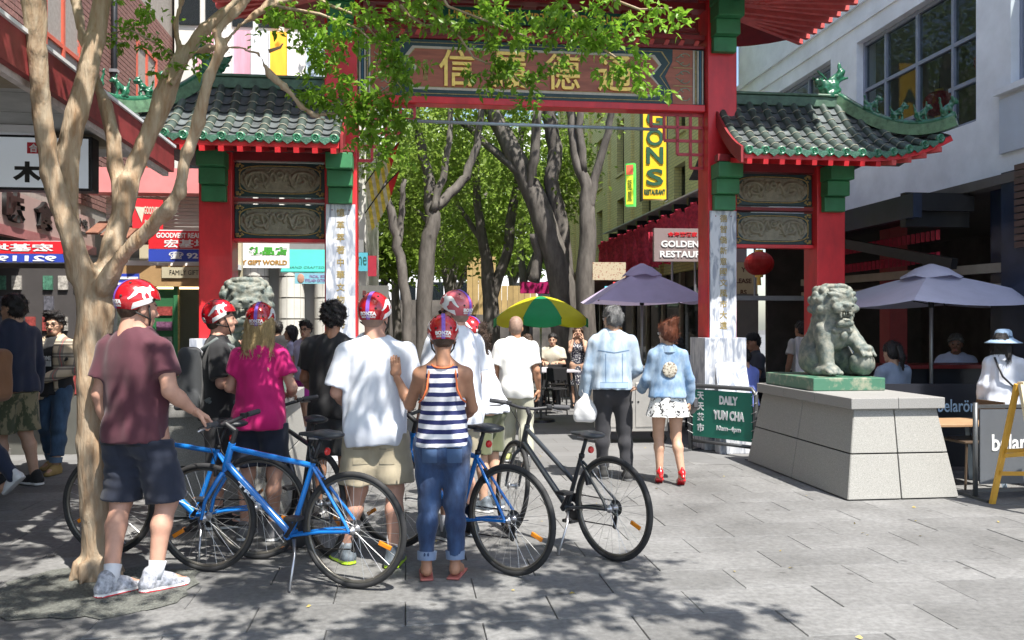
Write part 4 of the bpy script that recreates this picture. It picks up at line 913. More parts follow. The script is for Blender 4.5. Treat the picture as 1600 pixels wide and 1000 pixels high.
for k in range(9): MB().b2(-1.0, .9, -.02, .03, .0+.055*k, .045+.055*k).build('shutter_slat', mat('shutter_slat', (.45, .43, .38), .5, .1), pk)
rt = MB()
for k in range(8): rt.bar((-1.0+k*.2, -.55, -.12-.035*k), (-1.0+k*.2, -.05, .10-.035*k), .17, .03)
rt.build('tile_strip', mat('brown_tile', (.18, .08, .05), .7, .3, 8), pk)
# -- far left block: white tiled columns, signs and teal awning seen through the side bay
fl = thing('tiled_building', 'pale building with gridded white tile columns behind the side bay', 'building', at(440, 17.0), R(6))
MB().b2(-2.2, 1.6, .6, 6, 0, 9.0).build('wall', mat('pale_wall', (.55, .54, .50), .7, .1, 1.5), fl)
TILEW = mat('white_wall_tile', (.60, .59, .54), .35, .08, 5, rand=.06)
for xc in (-1.25, -.55, .15, .85):
    cshaft = MB().tube([(xc, .35, 0), (xc, .35, 3)], .25, 20).build('tiled_column', mat('tile_joint', (.18, .17, .15), .8), fl, smooth=True)
    for zz in range(7):
        for k in range(5):
            a0 = R(195+k*31); a1 = R(195+k*31+29.5); q = MB(); n4 = 4; vs = []
            for z in (zz*.42+.02, zz*.42+.41):
                for i in range(n4+1): a = a0+(a1-a0)*i/n4; vs.append((xc+.258*math.cos(a), .35+.258*math.sin(a), z))
            q.add(vs, [(i, i+1, i+n4+2, i+n4+1) for i in range(n4)]); q.build('wall_tile', TILEW, cshaft, smooth=True)
MB().b2(-2.2, 1.6, -.1, .5, 3.0, 3.25).build('canopy', mat('canopy_grey', (.2, .2, .2), .6), fl)
for k in range(7): MB().b2(-2.1+k*.52, -1.7+k*.52, .55, .60, 3.7, 5.0).build('window', GLD, fl)
for k in range(7): MB().b2(-2.1+k*.52, -1.7+k*.52, .55, .60, 7.6, 8.6).build('window', GLD, fl)
pcs = [((.60, .30, .36), 12), ((.70, .66, .64), 8), ((.55, .30, .38), 10), ((.60, .62, .66), 8), ((.80, .36, .02), 4), ((.72, .70, .68), 5), ((.45, .55, .66), 6), ((.40, .48, .56), 6)]
for k, (c_, vs2) in enumerate(pcs):
    x0 = -1.75+k*.36; MB().b2(x0, x0+.345, .50, .598, 5.9, 7.5).build('coloured_panel', mat('facade_panel_%d' % k, c_, .5, .25, vs2*.25, stretch=(3, 1, .4), emit=(.25 if k == 4 else 0)), fl)
    MB().b2(x0-.012, x0+.002, .47, .56, 5.9, 7.5).build('panel_fin', WHITE, fl)
gw = thing('hanging_sign', 'white hanging gift shop sign with green characters and bronze letters', 'sign', at(413, 14.2, 2.42), R(5))
MB().b2(-.40, .40, 0, .05, .08, .49).build('panel', WHITE, gw); letters('green_characters', '礼品店', mat('sign_green', (.05, .30, .03), .5), gw, (.06, -.002, .36), w=.62, h=.14, depth=.004, bold=.05); letters('bronze_letters', 'Y GIFT WORLD', mat('bronze_print', (.36, .20, .05), .5), gw, (.0, -.002, .17), w=.74, h=.08, depth=.004, bold=.05)
for x in (-.22, .22): MB().tube([(x, .025, .49), (x, .025, .72)], .008, 5).build('hanger', BLACKM, gw)
ta = thing('teal_awning', 'teal fabric awning reading hand crafted tea behind the left bay', 'awning', at(482, 15.0, 2.48), R(5))
MB().add([(-.42, -.3, 0), (.6, -.3, 0), (.6, .3, .42), (-.42, .3, .42), (-.42, -.3, -.02), (.6, -.3, -.02), (.6, .3, .40), (-.42, .3, .40)], [(0, 1, 2, 3), (7, 6, 5, 4), (0, 4, 5, 1), (1, 5, 6, 2), (3, 7, 4, 0)]).build('canvas', mat('teal_canvas', (.05, .42, .36), .7, .08, 3, trans=.3), ta); letters('awning_letters', 'HAND CRAFTED TEA', mat('teal_dark', (.01, .10, .09), .6), ta, (.08, -.22, .07), w=.78, h=.07, depth=.003, M=RX(R(-55)))
ps = thing('poster_board', 'blue poster with a face advertising eyelash extensions', 'poster', at(487, 14.6, 2.26), R(5))
MB().b2(-.28, .42, 0, .03, 0, .18).build('panel', mat('poster_blue', (.20, .45, .55), .5, .1), ps); MB().sph((-.18, -.004, .09), (.06, .01, .08), 10, 6).build('printed_face', mat('poster_skin', (.40, .22, .16), .6, .2, 20), ps); letters('poster_letters', 'FACIAL  BODY\nEYELASH EXTENSION', mat('poster_purple', (.25, .05, .25), .5), ps, (.12, -.002, .09), w=.45, h=.12, depth=.003)
# ------------------------------------------------------------------ buildings on the right
wb = sthing('white_building', 'pale blue rendered building with grid windows on the right side', 'building', 6.0, 0)
def opening(b, u, spans_v, spans_z, holes, th, m):     # wall in v,z with rectangular holes, cut into boxes
    vs_ = sorted(set([spans_v[0], spans_v[1]]+[h[0] for h in holes]+[h[1] for h in holes])); zs_ = sorted(set([spans_z[0], spans_z[1]]+[h[2] for h in holes]+[h[3] for h in holes]))
    for a, c in zip(vs_[:-1], vs_[1:]):
        for e, g in zip(zs_[:-1], zs_[1:]):
            if any(h[0] <= a and c <= h[1] and h[2] <= e and g <= h[3] for h in holes): continue
            b.b2(u, u+th, a, c, e, g)
holes = [(.25, 3.35, 4.30, 6.35), (4.25, 7.6, 4.30, 6.35), (-1.35, -.42, 4.6, 7.0)]
wl = MB(); opening(wl, 0, (-6, 8.6), (3.45, 12), holes, .35, None); o = wl.build('wall', PALEB, wb)
MB().b2(-.03, .0, -.2, 8.6, 6.62, 6.70).build('string_course', PALEB, wb); MB().b2(-.05, .0, -6, 8.6, 6.95, 7.05).build('string_course', PALEB, wb)
MB().b2(-.10, .0, -1.6, -.22, 4.5, 4.58).build('window_sill', PALEB, wb); MB().b2(-.04, .0, -1.5, -.26, 3.75, 4.45).build('spandrel_panel', mat('pale_panel', (.55, .60, .68), .6, .08, 2), wb)
WFR = mat('window_frame_blue', (.25, .28, .36), .45, .1)
def gridwin(v0, v1, z0, z1, cols, rows):
    w_ = MB().b2(.155, .165, v0, v1, z0, z1).build('window', GLS, wb); fr = MB()
    for a in cols: fr.b2(.12, .20, v0+(v1-v0)*a-.028, v0+(v1-v0)*a+.028, z0, z1)
    for (a, c, r_) in rows: fr.b2(.121, .199, v0+(v1-v0)*a, v0+(v1-v0)*c, z0+(z1-z0)*r_-.028, z0+(z1-z0)*r_+.028)
    fr.build('window_frame', WFR, w_)
gridwin(.25, 3.35, 4.30, 6.35, (0.01, .22, .5, .78, .99), ((0, 1, .02), (0, 1, .98), (0, 1, .60), (0, .25, .30), (.5, .8, .22)))
gridwin(4.25, 7.6, 4.30, 6.35, (0.01, .33, .66, .99), ((0, 1, .02), (0, 1, .98), (0, 1, .6)))
gridwin(-1.35, -.42, 4.6, 7.0, (0.03, .97), ((0, 1, .02), (0, 1, .98)))
MB().b2(2.6, 2.7, -6, 8.6, 3.4, 12).build('inner_wall', mat('room_cream', (.35, .33, .25), .8, .1), wb); MB().b2(.35, 2.6, -6, 8.6, 3.4, 3.48).build('inner_floor', DARK, wb); MB().b2(.35, 2.6, -6, 8.6, 6.75, 6.8).build('inner_ceiling', mat('room_ceiling', (.5, .5, .46), .8), wb)
LRED = mat('lantern_red', (.50, .02, .02), .5, .15, 10, trans=.25)
def lantern(loc, r, lab, grp='red paper lanterns'):
    t = thing('paper_lantern', lab, 'lantern', loc, 0, grp); b = MB(); pr = []
    n = 20
    vs = []; fs = []
    for i in range(11):
        th_ = math.pi*(.06+.88*i/10)
        for k in range(n*2): a = 2*math.pi*k/(n*2); rr = r*math.sin(th_)*(1+.025*(k % 2)); vs.append((rr*math.cos(a), rr*math.sin(a), r*.85*math.cos(th_)))
    for i in range(10):
        for k in range(n*2): fs.append((i*n*2+k, i*n*2+(k+1) % (n*2), (i+1)*n*2+(k+1) % (n*2), (i+1)*n*2+k))
    b.add(vs, fs); b.build('shade', LRED, t)
    MB().tube([(0, 0, r*.80), (0, 0, r*.95)], r*.28, 10).build('top_ring', GOLD, t); MB().tube([(0, 0, -r*.95), (0, 0, -r*.8)], r*.28, 10).build('bottom_ring', GOLD, t); MB().tube([(0, 0, -r*1.5), (0, 0, -r*.95)], [r*.16, r*.12], 8).build('tassel', GOLD, t); MB().tube([(0, 0, r*.95), (0, 0, r*1.9)], .006, 5).build('cord', BLACKM, t)
lantern(S(6.75, .95, 5.35), .24, 'red paper lantern behind the wide upper window, the higher one'); lantern(S(6.75, 2.2, 5.05), .24, 'red paper lantern behind the wide upper window, the lower one'); lantern(S(6.8, 5.4, 5.2), .22, 'red paper lantern behind the narrow upper window above the roof dragon')
# ground floor: dark open restaurant with steel canopy
rf_ = sthing('open_restaurant', 'dark open front restaurant behind the gate and the lion on the right', 'restaurant', 5.2, 0)
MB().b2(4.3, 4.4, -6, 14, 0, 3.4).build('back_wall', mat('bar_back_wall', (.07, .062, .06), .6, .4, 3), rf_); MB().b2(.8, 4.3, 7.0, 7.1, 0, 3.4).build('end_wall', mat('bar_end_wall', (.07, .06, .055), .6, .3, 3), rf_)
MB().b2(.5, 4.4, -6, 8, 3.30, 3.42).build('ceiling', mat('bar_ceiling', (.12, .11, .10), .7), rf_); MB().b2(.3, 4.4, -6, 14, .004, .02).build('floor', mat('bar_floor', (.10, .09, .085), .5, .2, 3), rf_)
for v in (-.25, 2.4, 5.0): MB().b2(.75, 1.05, v-.15, v+.15, 0, 3.4).build('post', NAVY if v < 0 else mat('red_post', (.30, .03, .035), .5), rf_, bev=.01)
MB().b2(.52, .60, -4.6, -.62, .0, 3.44).build('navy_pier', NAVY, rf_)
for k in range(12): MB().bar((.50, -4.6, 2.52+.085*k), (.50, -.9, 2.52+.085*k), .035, .065).build('louvre_slat', mat('brown_slat', (.10, .065, .055), .5), rf_)
for k in range(9): MB().b2(.46, .52, -4.5+.4*k, -4.38+.4*k, 0.05, 2.4).build('folding_leaf', mat('brown_leaf', (.07, .05, .045), .4), rf_)
MB().b2(-.30, .6, .0, 4.6, 3.05, 3.25).build('canopy_beam', BLACKM, rf_); MB().bar((.25, -.1, 2.35), (-.35, 3.6, 3.15), .10, .14).build('canopy_brace', BLACKM, rf_); MB().b2(-.32, -.20, -.1, 4.6, 2.95, 3.26).build('canopy_beam', NAVY, rf_); MB().b2(-.3, .6, .1, .22, 2.85, 3.3).build('canopy_beam', BLACKM, rf_)
MB().bar((.65, -.6, 2.28), (.65, 5.0, 2.36), .12, .12).build('blind_roll', mat('blind_beige', (.33, .29, .23), .6, .1), rf_); MB().bar((.65, -.6, 2.02), (.65, 5.0, 2.12), .10, .12).build('blind_rail', MATS['blind_beige'], rf_)
fr_ = mat('red_fringe', (.42, .012, .04), .6, .3, 20)
for (v0, v1, z) in ((.4, 3.4, 2.85), (.4, 3.4, 2.55)):
    for k in range(26): MB().bar((.35, v0+(v1-v0)*k/26, z), (.37, v0+(v1-v0)*k/26+.03, z-.13), .05, .03).build('fringe_strip', fr_, rf_)
for k in range(34): MB().bar((-2.75+k*.052, 3.6, 3.12), (-2.75+k*.052+.015, 3.6, 2.95), .035, .02).build('fringe_strip', fr_, rf_)
MB().b2(-2.9, .7, 3.55, 3.65, 1.98, 2.06).build('rail', STEEL, rf_)
for x in (-2.35, -1.95, -1.8, -.9, .3): MB().tube([(x, 3.6, 2.05), (x, 3.6, 3.1)], .02, 6).build('hanger_rod', STEEL, rf_)
MB().b2(-1.2, -.75, 3.8, 4.1, 0, 2.1).build('post', mat('taupe_post', (.16, .14, .12), .6), rf_)
# menu board and notices
mb_ = thing('menu_board', 'tan menu board with brown writing behind the right side bay', 'board', at(1160, 15.4, 1.55), R(5)); MB().b2(-.28, .28, 0, .04, 0, 1.15).build('panel', mat('menu_tan', (.42, .32, .18), .6, .1, 3), mb_)
for k, s_ in enumerate(('Y', 'LEASE', 'RS', 'MALL', 'ROOMS')): letters('menu_line', s_, mat('menu_brown', (.10, .04, .02), .6), mb_, (.02, -.003, 1.0-.2*k), h=.085, depth=.004, bold=.03)
lantern(at(1186, 13.2, 2.50), .22, 'red paper lantern with gold tassel hanging inside the right side bay')
# dark counter with café name
ct = thing('bar_counter', 'long black bar counter behind the lavender umbrella pole', 'counter', at(1370, 11.0), YAW)
MB().b2(.0, 3.4, 0, .5, 0, 1.0).build('counter_front', mat('counter_black', (.02, .02, .024), .35, .2, 3), ct); MB().b2(-.05, 3.4, -.06, .55, 1.0, 1.05).build('counter_top', mat('counter_red', (.18, .02, .02), .4), ct)
sc_ = thing('cafe_screen', 'black café screen with pale blue belaroma lettering', 'screen', at(1505, 9.2), R(0)); MB().b2(-.95, 1.1, 0, .04, .05, .93).build('panel', mat('screen_black', (.012, .014, .022), .5), sc_); letters('cafe_name', 'belaröma', mat('pale_blue_print', (.45, .62, .80), .5), sc_, (-.02, -.004, .70), w=.50, h=.135, depth=.004, bold=.01)
for x in (-.9, 1.05): MB().tube([(x, .02, 0), (x, .02, .95)], .02, 8).build('post', BLACKM, sc_)
# -- golden restaurant front, glass awning with black brackets and pink fabric
gh = thing('restaurant_sign', 'grey restaurant sign board with white GOLDEN HARBOUR lettering', 'sign', at(1094, 14.4, 2.62), R(5)); MB().b2(-.78, .80, 0, .10, 0, .55).build('panel', mat('grey_board', (.24, .19, .19), .5, .08, 2), gh); letters('sign_letters', 'GOLDEN HARBOUR', WHITE, gh, (.06, -.002, .29), w=1.45, h=.11, depth=.01, bold=.03); letters('sign_letters', 'RESTAURANT', WHITE, gh, (-.16, -.002, .12), w=1.05, h=.11, depth=.01, bold=.03); letters('red_characters', '金海港酒家', SRED, gh, (-.3, -.002, .45), w=.5, h=.08, depth=.006, bold=.02)
ga = sthing('glass_awning', 'grey glass awning on black steel brackets with pink fabric below', 'awning', 4.6, 0)
aa = [(-1.5, 3.9, 3.75), (-1.3, 11.5, 3.45)]
MB().add([(-1.0, 3.8, 3.98), (-1.0, 12, 3.98), (.6, 12, 4.3), (.6, 3.8, 4.3), (-1.0, 3.8, 4.01), (-1.0, 12, 4.01), (.6, 12, 4.33), (.6, 3.8, 4.33)], [(0, 1, 2, 3), (4, 5, 6, 7), (0, 1, 5, 4), (0, 3, 7, 4)]).build('roof_sheet', mat('awning_sheet', (.5, .52, .55), .4, .1), ga)
PINKF = mat('pink_fabric', (.75, .07, .13), .6, .35, 12, trans=.5)
for k in range(9):
    v = 4.2+k*.9; MB().b2(-.98, .6, v-.05, v+.05, 3.80, 3.94).build('awning_beam', BLACKM, ga); MB().bar((-.9, v, 3.0), (-.9, v, 3.82), .05, .05).build('bracket_post', BLACKM, ga)
    fb = MB(); n = 7; vs = []
    for i in range(n+1):
        for j in range(4): vs.append((-1.02+.12*math.sin(i*2.2+j)+.03*j, v+.10+.70*i/n, 3.74-.30*j-.06*math.sin(i*1.7)))
    fb.add(vs, [(i*4+j, i*4+j+1, i*4+j+5, i*4+j+4) for i in range(n) for j in range(3)]); fb.build('fabric_swag', PINKF, ga, smooth=True)
ga2 = sthing('tiled_awning', 'green tiled awning under the yellow brick building', 'awning', 4.6, 0); 
MB().b2(-1.4, .8, 12.2, 21, 2.72, 3.0).build('fascia', mat('awning_brown', (.14, .06, .05), .6), ga2)
for k in range(36): MB().bar((-1.5, 12.3+k*.24, 3.02), (.7, 12.3+k*.24, 3.65), .2, .06).build('roof_tile_row', mat('awning_green', (.06, .10, .05), .5, .4, 6, rand=.3), ga2)
# yellow brick building
YB = mat('yellow_brick', (.40, .34, .13), .8, .15, 5, bump=.1)
n_ = YB.node_tree.nodes; l_ = YB.node_tree.links; bt = n_.new('ShaderNodeTexBrick'); bt.inputs['Scale'].default_value = 1; bt.inputs['Brick Width'].default_value = .24; bt.inputs['Row Height'].default_value = .08; bt.inputs['Mortar Size'].default_value = .008; bt.inputs['Color1'].default_value = (.72, .62, .28, 1); bt.inputs['Color2'].default_value = (.64, .55, .23, 1); bt.inputs['Mortar'].default_value = (.45, .39, .2, 1)
tc_ = n_.new('ShaderNodeTexCoord'); sp_ = n_.new('ShaderNodeSeparateXYZ'); cb_ = n_.new('ShaderNodeCombineXYZ'); ad_ = n_.new('ShaderNodeMath'); l_.new(tc_.outputs['Object'], sp_.inputs[0]); l_.new(sp_.outputs[0], ad_.inputs[0]); l_.new(sp_.outputs[1], ad_.inputs[1]); l_.new(ad_.outputs[0], cb_.inputs[0]); l_.new(sp_.outputs[2], cb_.inputs[1]); l_.new(cb_.outputs[0], bt.inputs['Vector']); l_.new(bt.outputs[0], n_['Principled BSDF'].inputs['Base Color'])
yb = sthing('yellow_brick_building', 'yellow brick building with narrow windows beyond the gate', 'building', 5.2, 0)
wins = [(10.0+3.0*k, 10.9+3.0*k, z, z+1.7) for k in range(6) for z in (3.9, 6.4, 8.9)]
wl = MB(); opening(wl, 0, (8.7, 28), (2.9, 12.5), wins, .4, None); wl.build('wall', YB, yb)
for k in range(7): MB().b2(-.10, -.001, 8.8+3.0*k, 9.3+3.0*k, 2.9, 12.5).build('pilaster', YB, yb)
for (a, b, z0, z1) in wins:
    w_ = MB().b2(.20, .22, a, b, z0, z1).build('window', GLD, yb); MB().b2(.17, .25, (a+b)/2-.03, (a+b)/2+.03, z0, z1).build('window_frame', mat('brown_frame', (.10, .06, .035), .6), w_); MB().b2(-.06, .2, a-.05, b+.05, z0-.08, z0-.005).build('window_sill', YB, w_)
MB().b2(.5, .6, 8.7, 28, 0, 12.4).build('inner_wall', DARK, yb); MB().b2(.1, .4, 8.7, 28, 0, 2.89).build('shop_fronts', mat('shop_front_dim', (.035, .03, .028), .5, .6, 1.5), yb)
MB().b2(0, .5, 8.6, 8.695, 2.9, 12.5).build('end_wall', YB, yb)
for k in range(13):
    MB().b2(-.02, .095, 8.8+1.5*k, 8.95+1.5*k, 0, 2.88).build('shop_post', mat('shop_post_tan', (.26, .22, .17), .6, .2, 4), yb)
    w_ = MB().b2(.04, .06, 9.0+1.5*k, 10.25+1.5*k, .55, 2.5).build('shop_window', GLD, yb); MB().b2(.02, .08, 9.0+1.5*k, 10.25+1.5*k, .45, .55).build('window_sill', mat('shop_post_tan', (.26, .22, .17), .6), w_)
fb_ = thing('food_picture_board', 'tall dark board with round pictures of dishes beside the slim tree', 'board', at(962, 19.0), R(4)); MB().b2(-.22, .22, 0, .05, .9, 2.3).build('panel', BLACKM, fb_)
for k in range(4): MB().lathe([(0, .012), (.10, .010), (.13, 0)], 16, c=(.02, -.002, 2.1-.32*k), M=RX(R(90))).build('dish_picture', mat('dish_%d' % (k % 2), ((.62, .30, .06), (.55, .42, .12))[k % 2], .5, .5, 22), fb_, smooth=True)
mg = thing('shop_sign', 'small magenta sign box behind the street trees', 'sign', at(838, 24.0, 2.45), R(3)); MB().b2(-.45, .35, 0, .1, 0, .32).build('panel', mat('magenta_sign', (.35, .01, .10), .4), mg)
ns = thing('shop_sign', 'pale printed sign board under the tiled awning', 'sign', at(952, 17.0, 2.45), R(5)); MB().b2(-.33, .33, 0, .05, 0, .35).build('panel', mat('pale_print', (.46, .40, .28), .6, .4, 26, col2=(.25, .06, .05), mix=(.55, .62)), ns)
ne = thing('neon_sign', 'red and blue lit sign left of the purple umbrella', 'sign', at(968, 16.4, 2.2), R(5)); MB().b2(-.12, .16, 0, .04, 0, .18).build('panel', mat('neon_red', (.8, .06, .05), .5, 0, emit=.4), ne); MB().b2(-.28, -.125, 0, .04, -.04, .10).build('panel', mat('neon_blue', (.1, .45, .6), .5, 0, emit=.4), ne)
# vertical signs
vs_ = thing('vertical_sign', 'tall yellow restaurant sign with dark green letters on the brick wall', 'sign', at(1023, 17.5, 0), R(3)); zt, zb_ = zat(130, 17.5), zat(311, 17.5); W_ = 37/F*17.5
MB().b2(-W_/2, W_/2, 0, .18, zb_, zt+.6).build('panel', mat('sign_yellow', (.85, .52, .01), .4, .06, 3), vs_); MB().b2(-W_/2-.03, -W_/2, -.01, .2, zb_-.03, zt+.6).build('edge_frame', BLACKM, vs_); MB().b2(W_/2, W_/2+.03, -.01, .2, zb_-.03, zt+.6).build('edge_frame', BLACKM, vs_)
for i, (ch, y) in enumerate((('A', 138), ('G', 185), ('O', 215), ('N', 243), ('S', 277))): letters('sign_letter', ch, mat('sign_dark_green', (.01, .07, .03), .5), vs_, (0, -.002, zat(y, 17.5)), w=W_*.72, h=.34, depth=.02, bold=.025)
letters('sign_word', 'RESTAURANT', MATS['sign_dark_green'], vs_, (0, -.002, zat(300, 17.5)), w=W_*.9, h=.11, depth=.01, bold=.03)
v2 = thing('vertical_sign', 'small lit green and yellow vertical sign beside the tall yellow one', 'sign', at(984, 19.5, 0), R(-25)); zt, zb_ = zat(255, 19.5), zat(322, 19.5)
MB().b2(-.1, .1, 0, .16, zb_, zt).build('casing', mat('lit_green', (.10, .6, .10), .5, 0, emit=.25), v2); MB().b2(-.08, .08, -.006, -.001, zb_+.04, zt-.28).build('face', mat('lit_yellow', (.75, .72, .05), .5, 0, emit=.25), v2); MB().b2(-.08, .08, -.006, -.001, zt-.26, zt-.04).build('face', mat('lit_red', (.8, .15, .08), .5, 0, emit=.25), v2); letters('sign_mark', '龍\n鳳', mat('sign_dark_green', (.01, .07, .03), .5), v2, (0, -.008, zb_+.35), w=.1, h=.5, depth=.004)
# ------------------------------------------------------------------ far end of the street
fw = sthing('far_building', 'bright white building at the far end of the street', 'building', -1, 52)
MB().b2(-10, 12, 0, 6, 0, 16).build('wall', WHITE, fw)
for k in range(10):
    for j in range(4): MB().b2(-9+2*k, -7.9+2*k, -.05, -.001, 3+3*j, 4.7+3*j).build('window', GLD, fw)
MB().b2(-10, 12, -.12, -.06, 0, 3.4).build('shop_front_band', mat('far_shop_band', (.07, .06, .05), .6, .7, .8), fw)
lf = sthing('left_terrace', 'pale terrace of shops along the left side beyond the gate', 'building', -6.6, 8.8)
wl = MB(); wl.b2(-5, 0, 0, 38, 0, 11); wl.build('wall', mat('terrace_white', (.62, .61, .58), .7, .15, .8), lf)
for k in range(11):
    for j in range(3): MB().b2(.0, .05, 1+3.3*k, 2.4+3.3*k, 4+2.4*j, 5.6+2.4*j).build('window', GLD, lf)
for k in range(9): MB().b2(.01, .06, .6+4*k, 3.8+4*k, .1, 2.5).build('shop_front', mat('terrace_shop', (.12, .11, .10), .4, .7, 1.2), lf)
MB().b2(.0, 1.8, 0, 38, 2.8, 3.05).build('awning', mat('terrace_awning', (.18, .24, .16), .6, .4, 1), lf)
br = thing('shop_sign', 'dark grey fascia sign ending in Berry behind the tall red column', 'sign', at(580, 16.5, 2.02), R(3)); MB().b2(-.25, .33, 0, .06, 0, .3).build('panel', mat('berry_grey', (.13, .13, .12), .5), br); letters('sign_letters', 'Berry', mat('berry_dark_red', (.10, .02, .02), .5), br, (.0, -.002, .14), w=.32, h=.12, depth=.004, bold=.02)
br = thing('shop_sign', 'bright red strip sign with white letters below the grey fascia', 'sign', at(578, 16.3, 1.78), R(3)); MB().b2(-.25, .2, 0, .06, 0, .18).build('panel', SRED, br); letters('sign_letters', 'gglory', WHITE, br, (.0, -.002, .09), w=.36, h=.1, depth=.004, bold=.03)
br = thing('shop_sign', 'small teal sign and red notice beside the tall left column', 'sign', at(572, 16.9, 2.62), R(3)); MB().b2(-.2, .03, 0, .05, 0, .36).build('teal_panel', mat('teal_sign', (.08, .36, .45), .5), br); MB().b2(.035, .2, 0, .05, -.1, .3).build('red_panel', mat('notice_red', (.32, .02, .04), .5), br); letters('sign_letters', 'ne', mat('teal_dark', (.01, .10, .09), .6), br, (-.07, -.002, .2), w=.16, h=.17, depth=.004)
# feather banners on the column
for i, (x, y0, y1, lab) in enumerate(((600, 345, 275, 'lower red and yellow feather banner fixed behind the tall left column'), (580, 300, 212, 'upper red and yellow feather banner fixed behind the tall left column'))):
    t = thing('feather_banner', lab, 'banner', at(568, 11.4, zat(345-45*i, 11.4)), 0, 'feather banners on the left column'); q = MB(); n = 12; vs = []; mi = []
    for k in range(n+1):
        s_ = k/n; a = Vector((.02+.46*s_, .02*math.sin(4*s_), .10+.55*s_+.05*math.sin(3*s_))); wd = .20*math.sin(math.pi*min(1, .35+.65*s_*1.0))*(1 if s_ < .95 else .4); vs += [a, a+Vector((wd*.25, .015*math.sin(k), -wd*1.5))]
    for k in range(n): q.cm = 1 if k > 7 else (0 if k % 2 else 2); q.add([vs[2*k], vs[2*k+1], vs[2*k+3], vs[2*k+2]], [(0, 1, 2, 3)])
    q.build('banner_cloth', [mat('banner_yellow', (.62, .48, .05), .6, .4, 18, trans=.3), mat('banner_red', (.55, .03, .03), .6, .2, trans=.3), mat('banner_pale', (.55, .52, .35), .6, .3, 18, trans=.3)], t, smooth=True); MB().tube([vs[2*k] for k in range(n+1)], .008, 5).build('banner_pole', BLACKM, t)
hd = thing('timber_hoarding', 'pale timber hoarding panels between the street trees', 'hoarding', at(780, 27.0), 0)
for k in range(12): MB().b2(-1.0+.18*k, -.83+.18*k, -.1*(k < 5), .03-.1*(k < 5), 1.9-.3*(k > 4), 3.7-.9*(k > 4)).build('board', mat('hoarding_board', (.40, .28, .12), .7, .15, 4, rand=.12), hd)
for k in range(2): MB().b2(-.95+1.9*k, -.85+1.9*k, .0, .1, 0, 2.0).build('post', BLACKM, hd)
# ------------------------------------------------------------------ street trees beyond the gate
BARKG = mat('grey_bark', (.065, .057, .05), .85, .35, 3, col2=(.15, .135, .12), mix=(.35, .7), bump=.5, bscale=14, stretch=(3, 3, .8))
LEAFF = mat('street_leaf', (.23, .335, .055), .5, .4, .6, trans=.6)
def street_tree(lab, base_px, d, limbs, crown, leafn, seed, ll=(.10, .17), mt=None):
    b = at(base_px, d); t = thing('street_tree', lab, 'tree', b, 0, 'street trees beyond the gate'); rg = np.random.default_rng(seed)
    q = MB()
    for lb in limbs:
        ps = [pt(x, y, d+dd)-b for x, y, dd, r in lb]; rs = [r/F*d for *_, r in lb]
        pp = []; rr = []
        for i in range(len(ps)-1):
            for s_ in np.linspace(0, 1, 4, endpoint=False): pp.append(ps[i].lerp(ps[i+1], s_)+Vector(rg.normal(size=3)*.015)); rr.append(rs[i]*(1-s_)+rs[i+1]*s_)
        pp.append(ps[-1]); rr.append(rs[-1])
        q.tube(pp, rr, 9)
    q.build('trunk', BARKG, t, smooth=True)
    P = []; N = []
    for k in range(leafn//16):
        cx, cy, cz, rx, ry, rz = crown[k % len(crown)]
        dr = rg.normal(size=3); dr /= np.linalg.norm(dr); rad = rg.uniform(.35, 1)**.5
        c = np.array((cx, cy, cz))+dr*rad*np.array((rx, ry, rz))
        for j in range(16): P.append(c+rg.normal(size=3)*.2); n_3 = rg.normal(size=3); n_3[2] = n_3[2]*.6-.4; N.append(n_3)
    P = np.array(P)-np.array(b); v, f = leaf_mesh(P, np.array(N), rg.uniform(ll[0], ll[1], len(P)), seed=seed); link('crown', mkmesh(v, f), t, mt or LEAFF)
    return t
def CR(px, py, d, r, rz=None, ry=None): p = pt(px, py, d); return (p.x, p.y, p.z, r, ry or r, rz or r)
street_tree('tall grey street tree with a leaning double trunk under the main beam', 882, 19.0, [[(888, 650, 0, 24), (884, 560, 0, 21), (880, 460, 0, 21), (868, 400, 0, 20), (848, 340, 0, 19), (825, 280, .1, 17), (795, 225, .2, 15), (765, 165, .3, 12), (740, 80, .5, 9), (720, 0, .8, 6)], [(884, 440, .2, 15), (878, 360, .2, 13), (862, 280, .1, 12), (868, 230, .2, 12), (855, 165, .1, 11), (845, 60, 0, 9)], [(842, 330, 0, 9), (826, 305, 0, 8), (834, 250, -.2, 8), (842, 170, -.3, 7)], [(820, 275, 0, 8), (790, 250, .2, 7), (755, 220, .4, 6), (715, 185, .6, 5)], [(835, 440, .1, 10), (842, 400, .1, 8), (836, 365, 0, 9)]],
            [CR(700, 0, 19.5, 2.6, 1.3), CR(850, -30, 19, 2.8, 1.4), CR(950, 20, 19, 2.0, 1.0), CR(800, 120, 21, 1.5, .8)], 6500, 21)
street_tree('slim grey street tree forking in front of the yellow brick wall', 915, 18.0, [[(918, 655, 0, 16), (918, 540, 0, 15), (915, 430, 0, 15), (918, 340, 0, 13), (915, 290, 0, 10), (900, 240, .1, 8), (890, 170, .2, 7), (880, 60, .3, 5)], [(918, 330, 0, 9), (930, 280, 0, 7), (945, 220, -.1, 6), (958, 165, -.2, 5), (980, 60, -.2, 4)], [(912, 270, 0, 7), (905, 200, 0, 6), (912, 120, 0, 5)]],
            [CR(930, 0, 18.5, 1.9, 1.0), CR(880, 300, 19.6, .5, .45), CR(890, 250, 19.8, .5, .5)], 2600, 22)
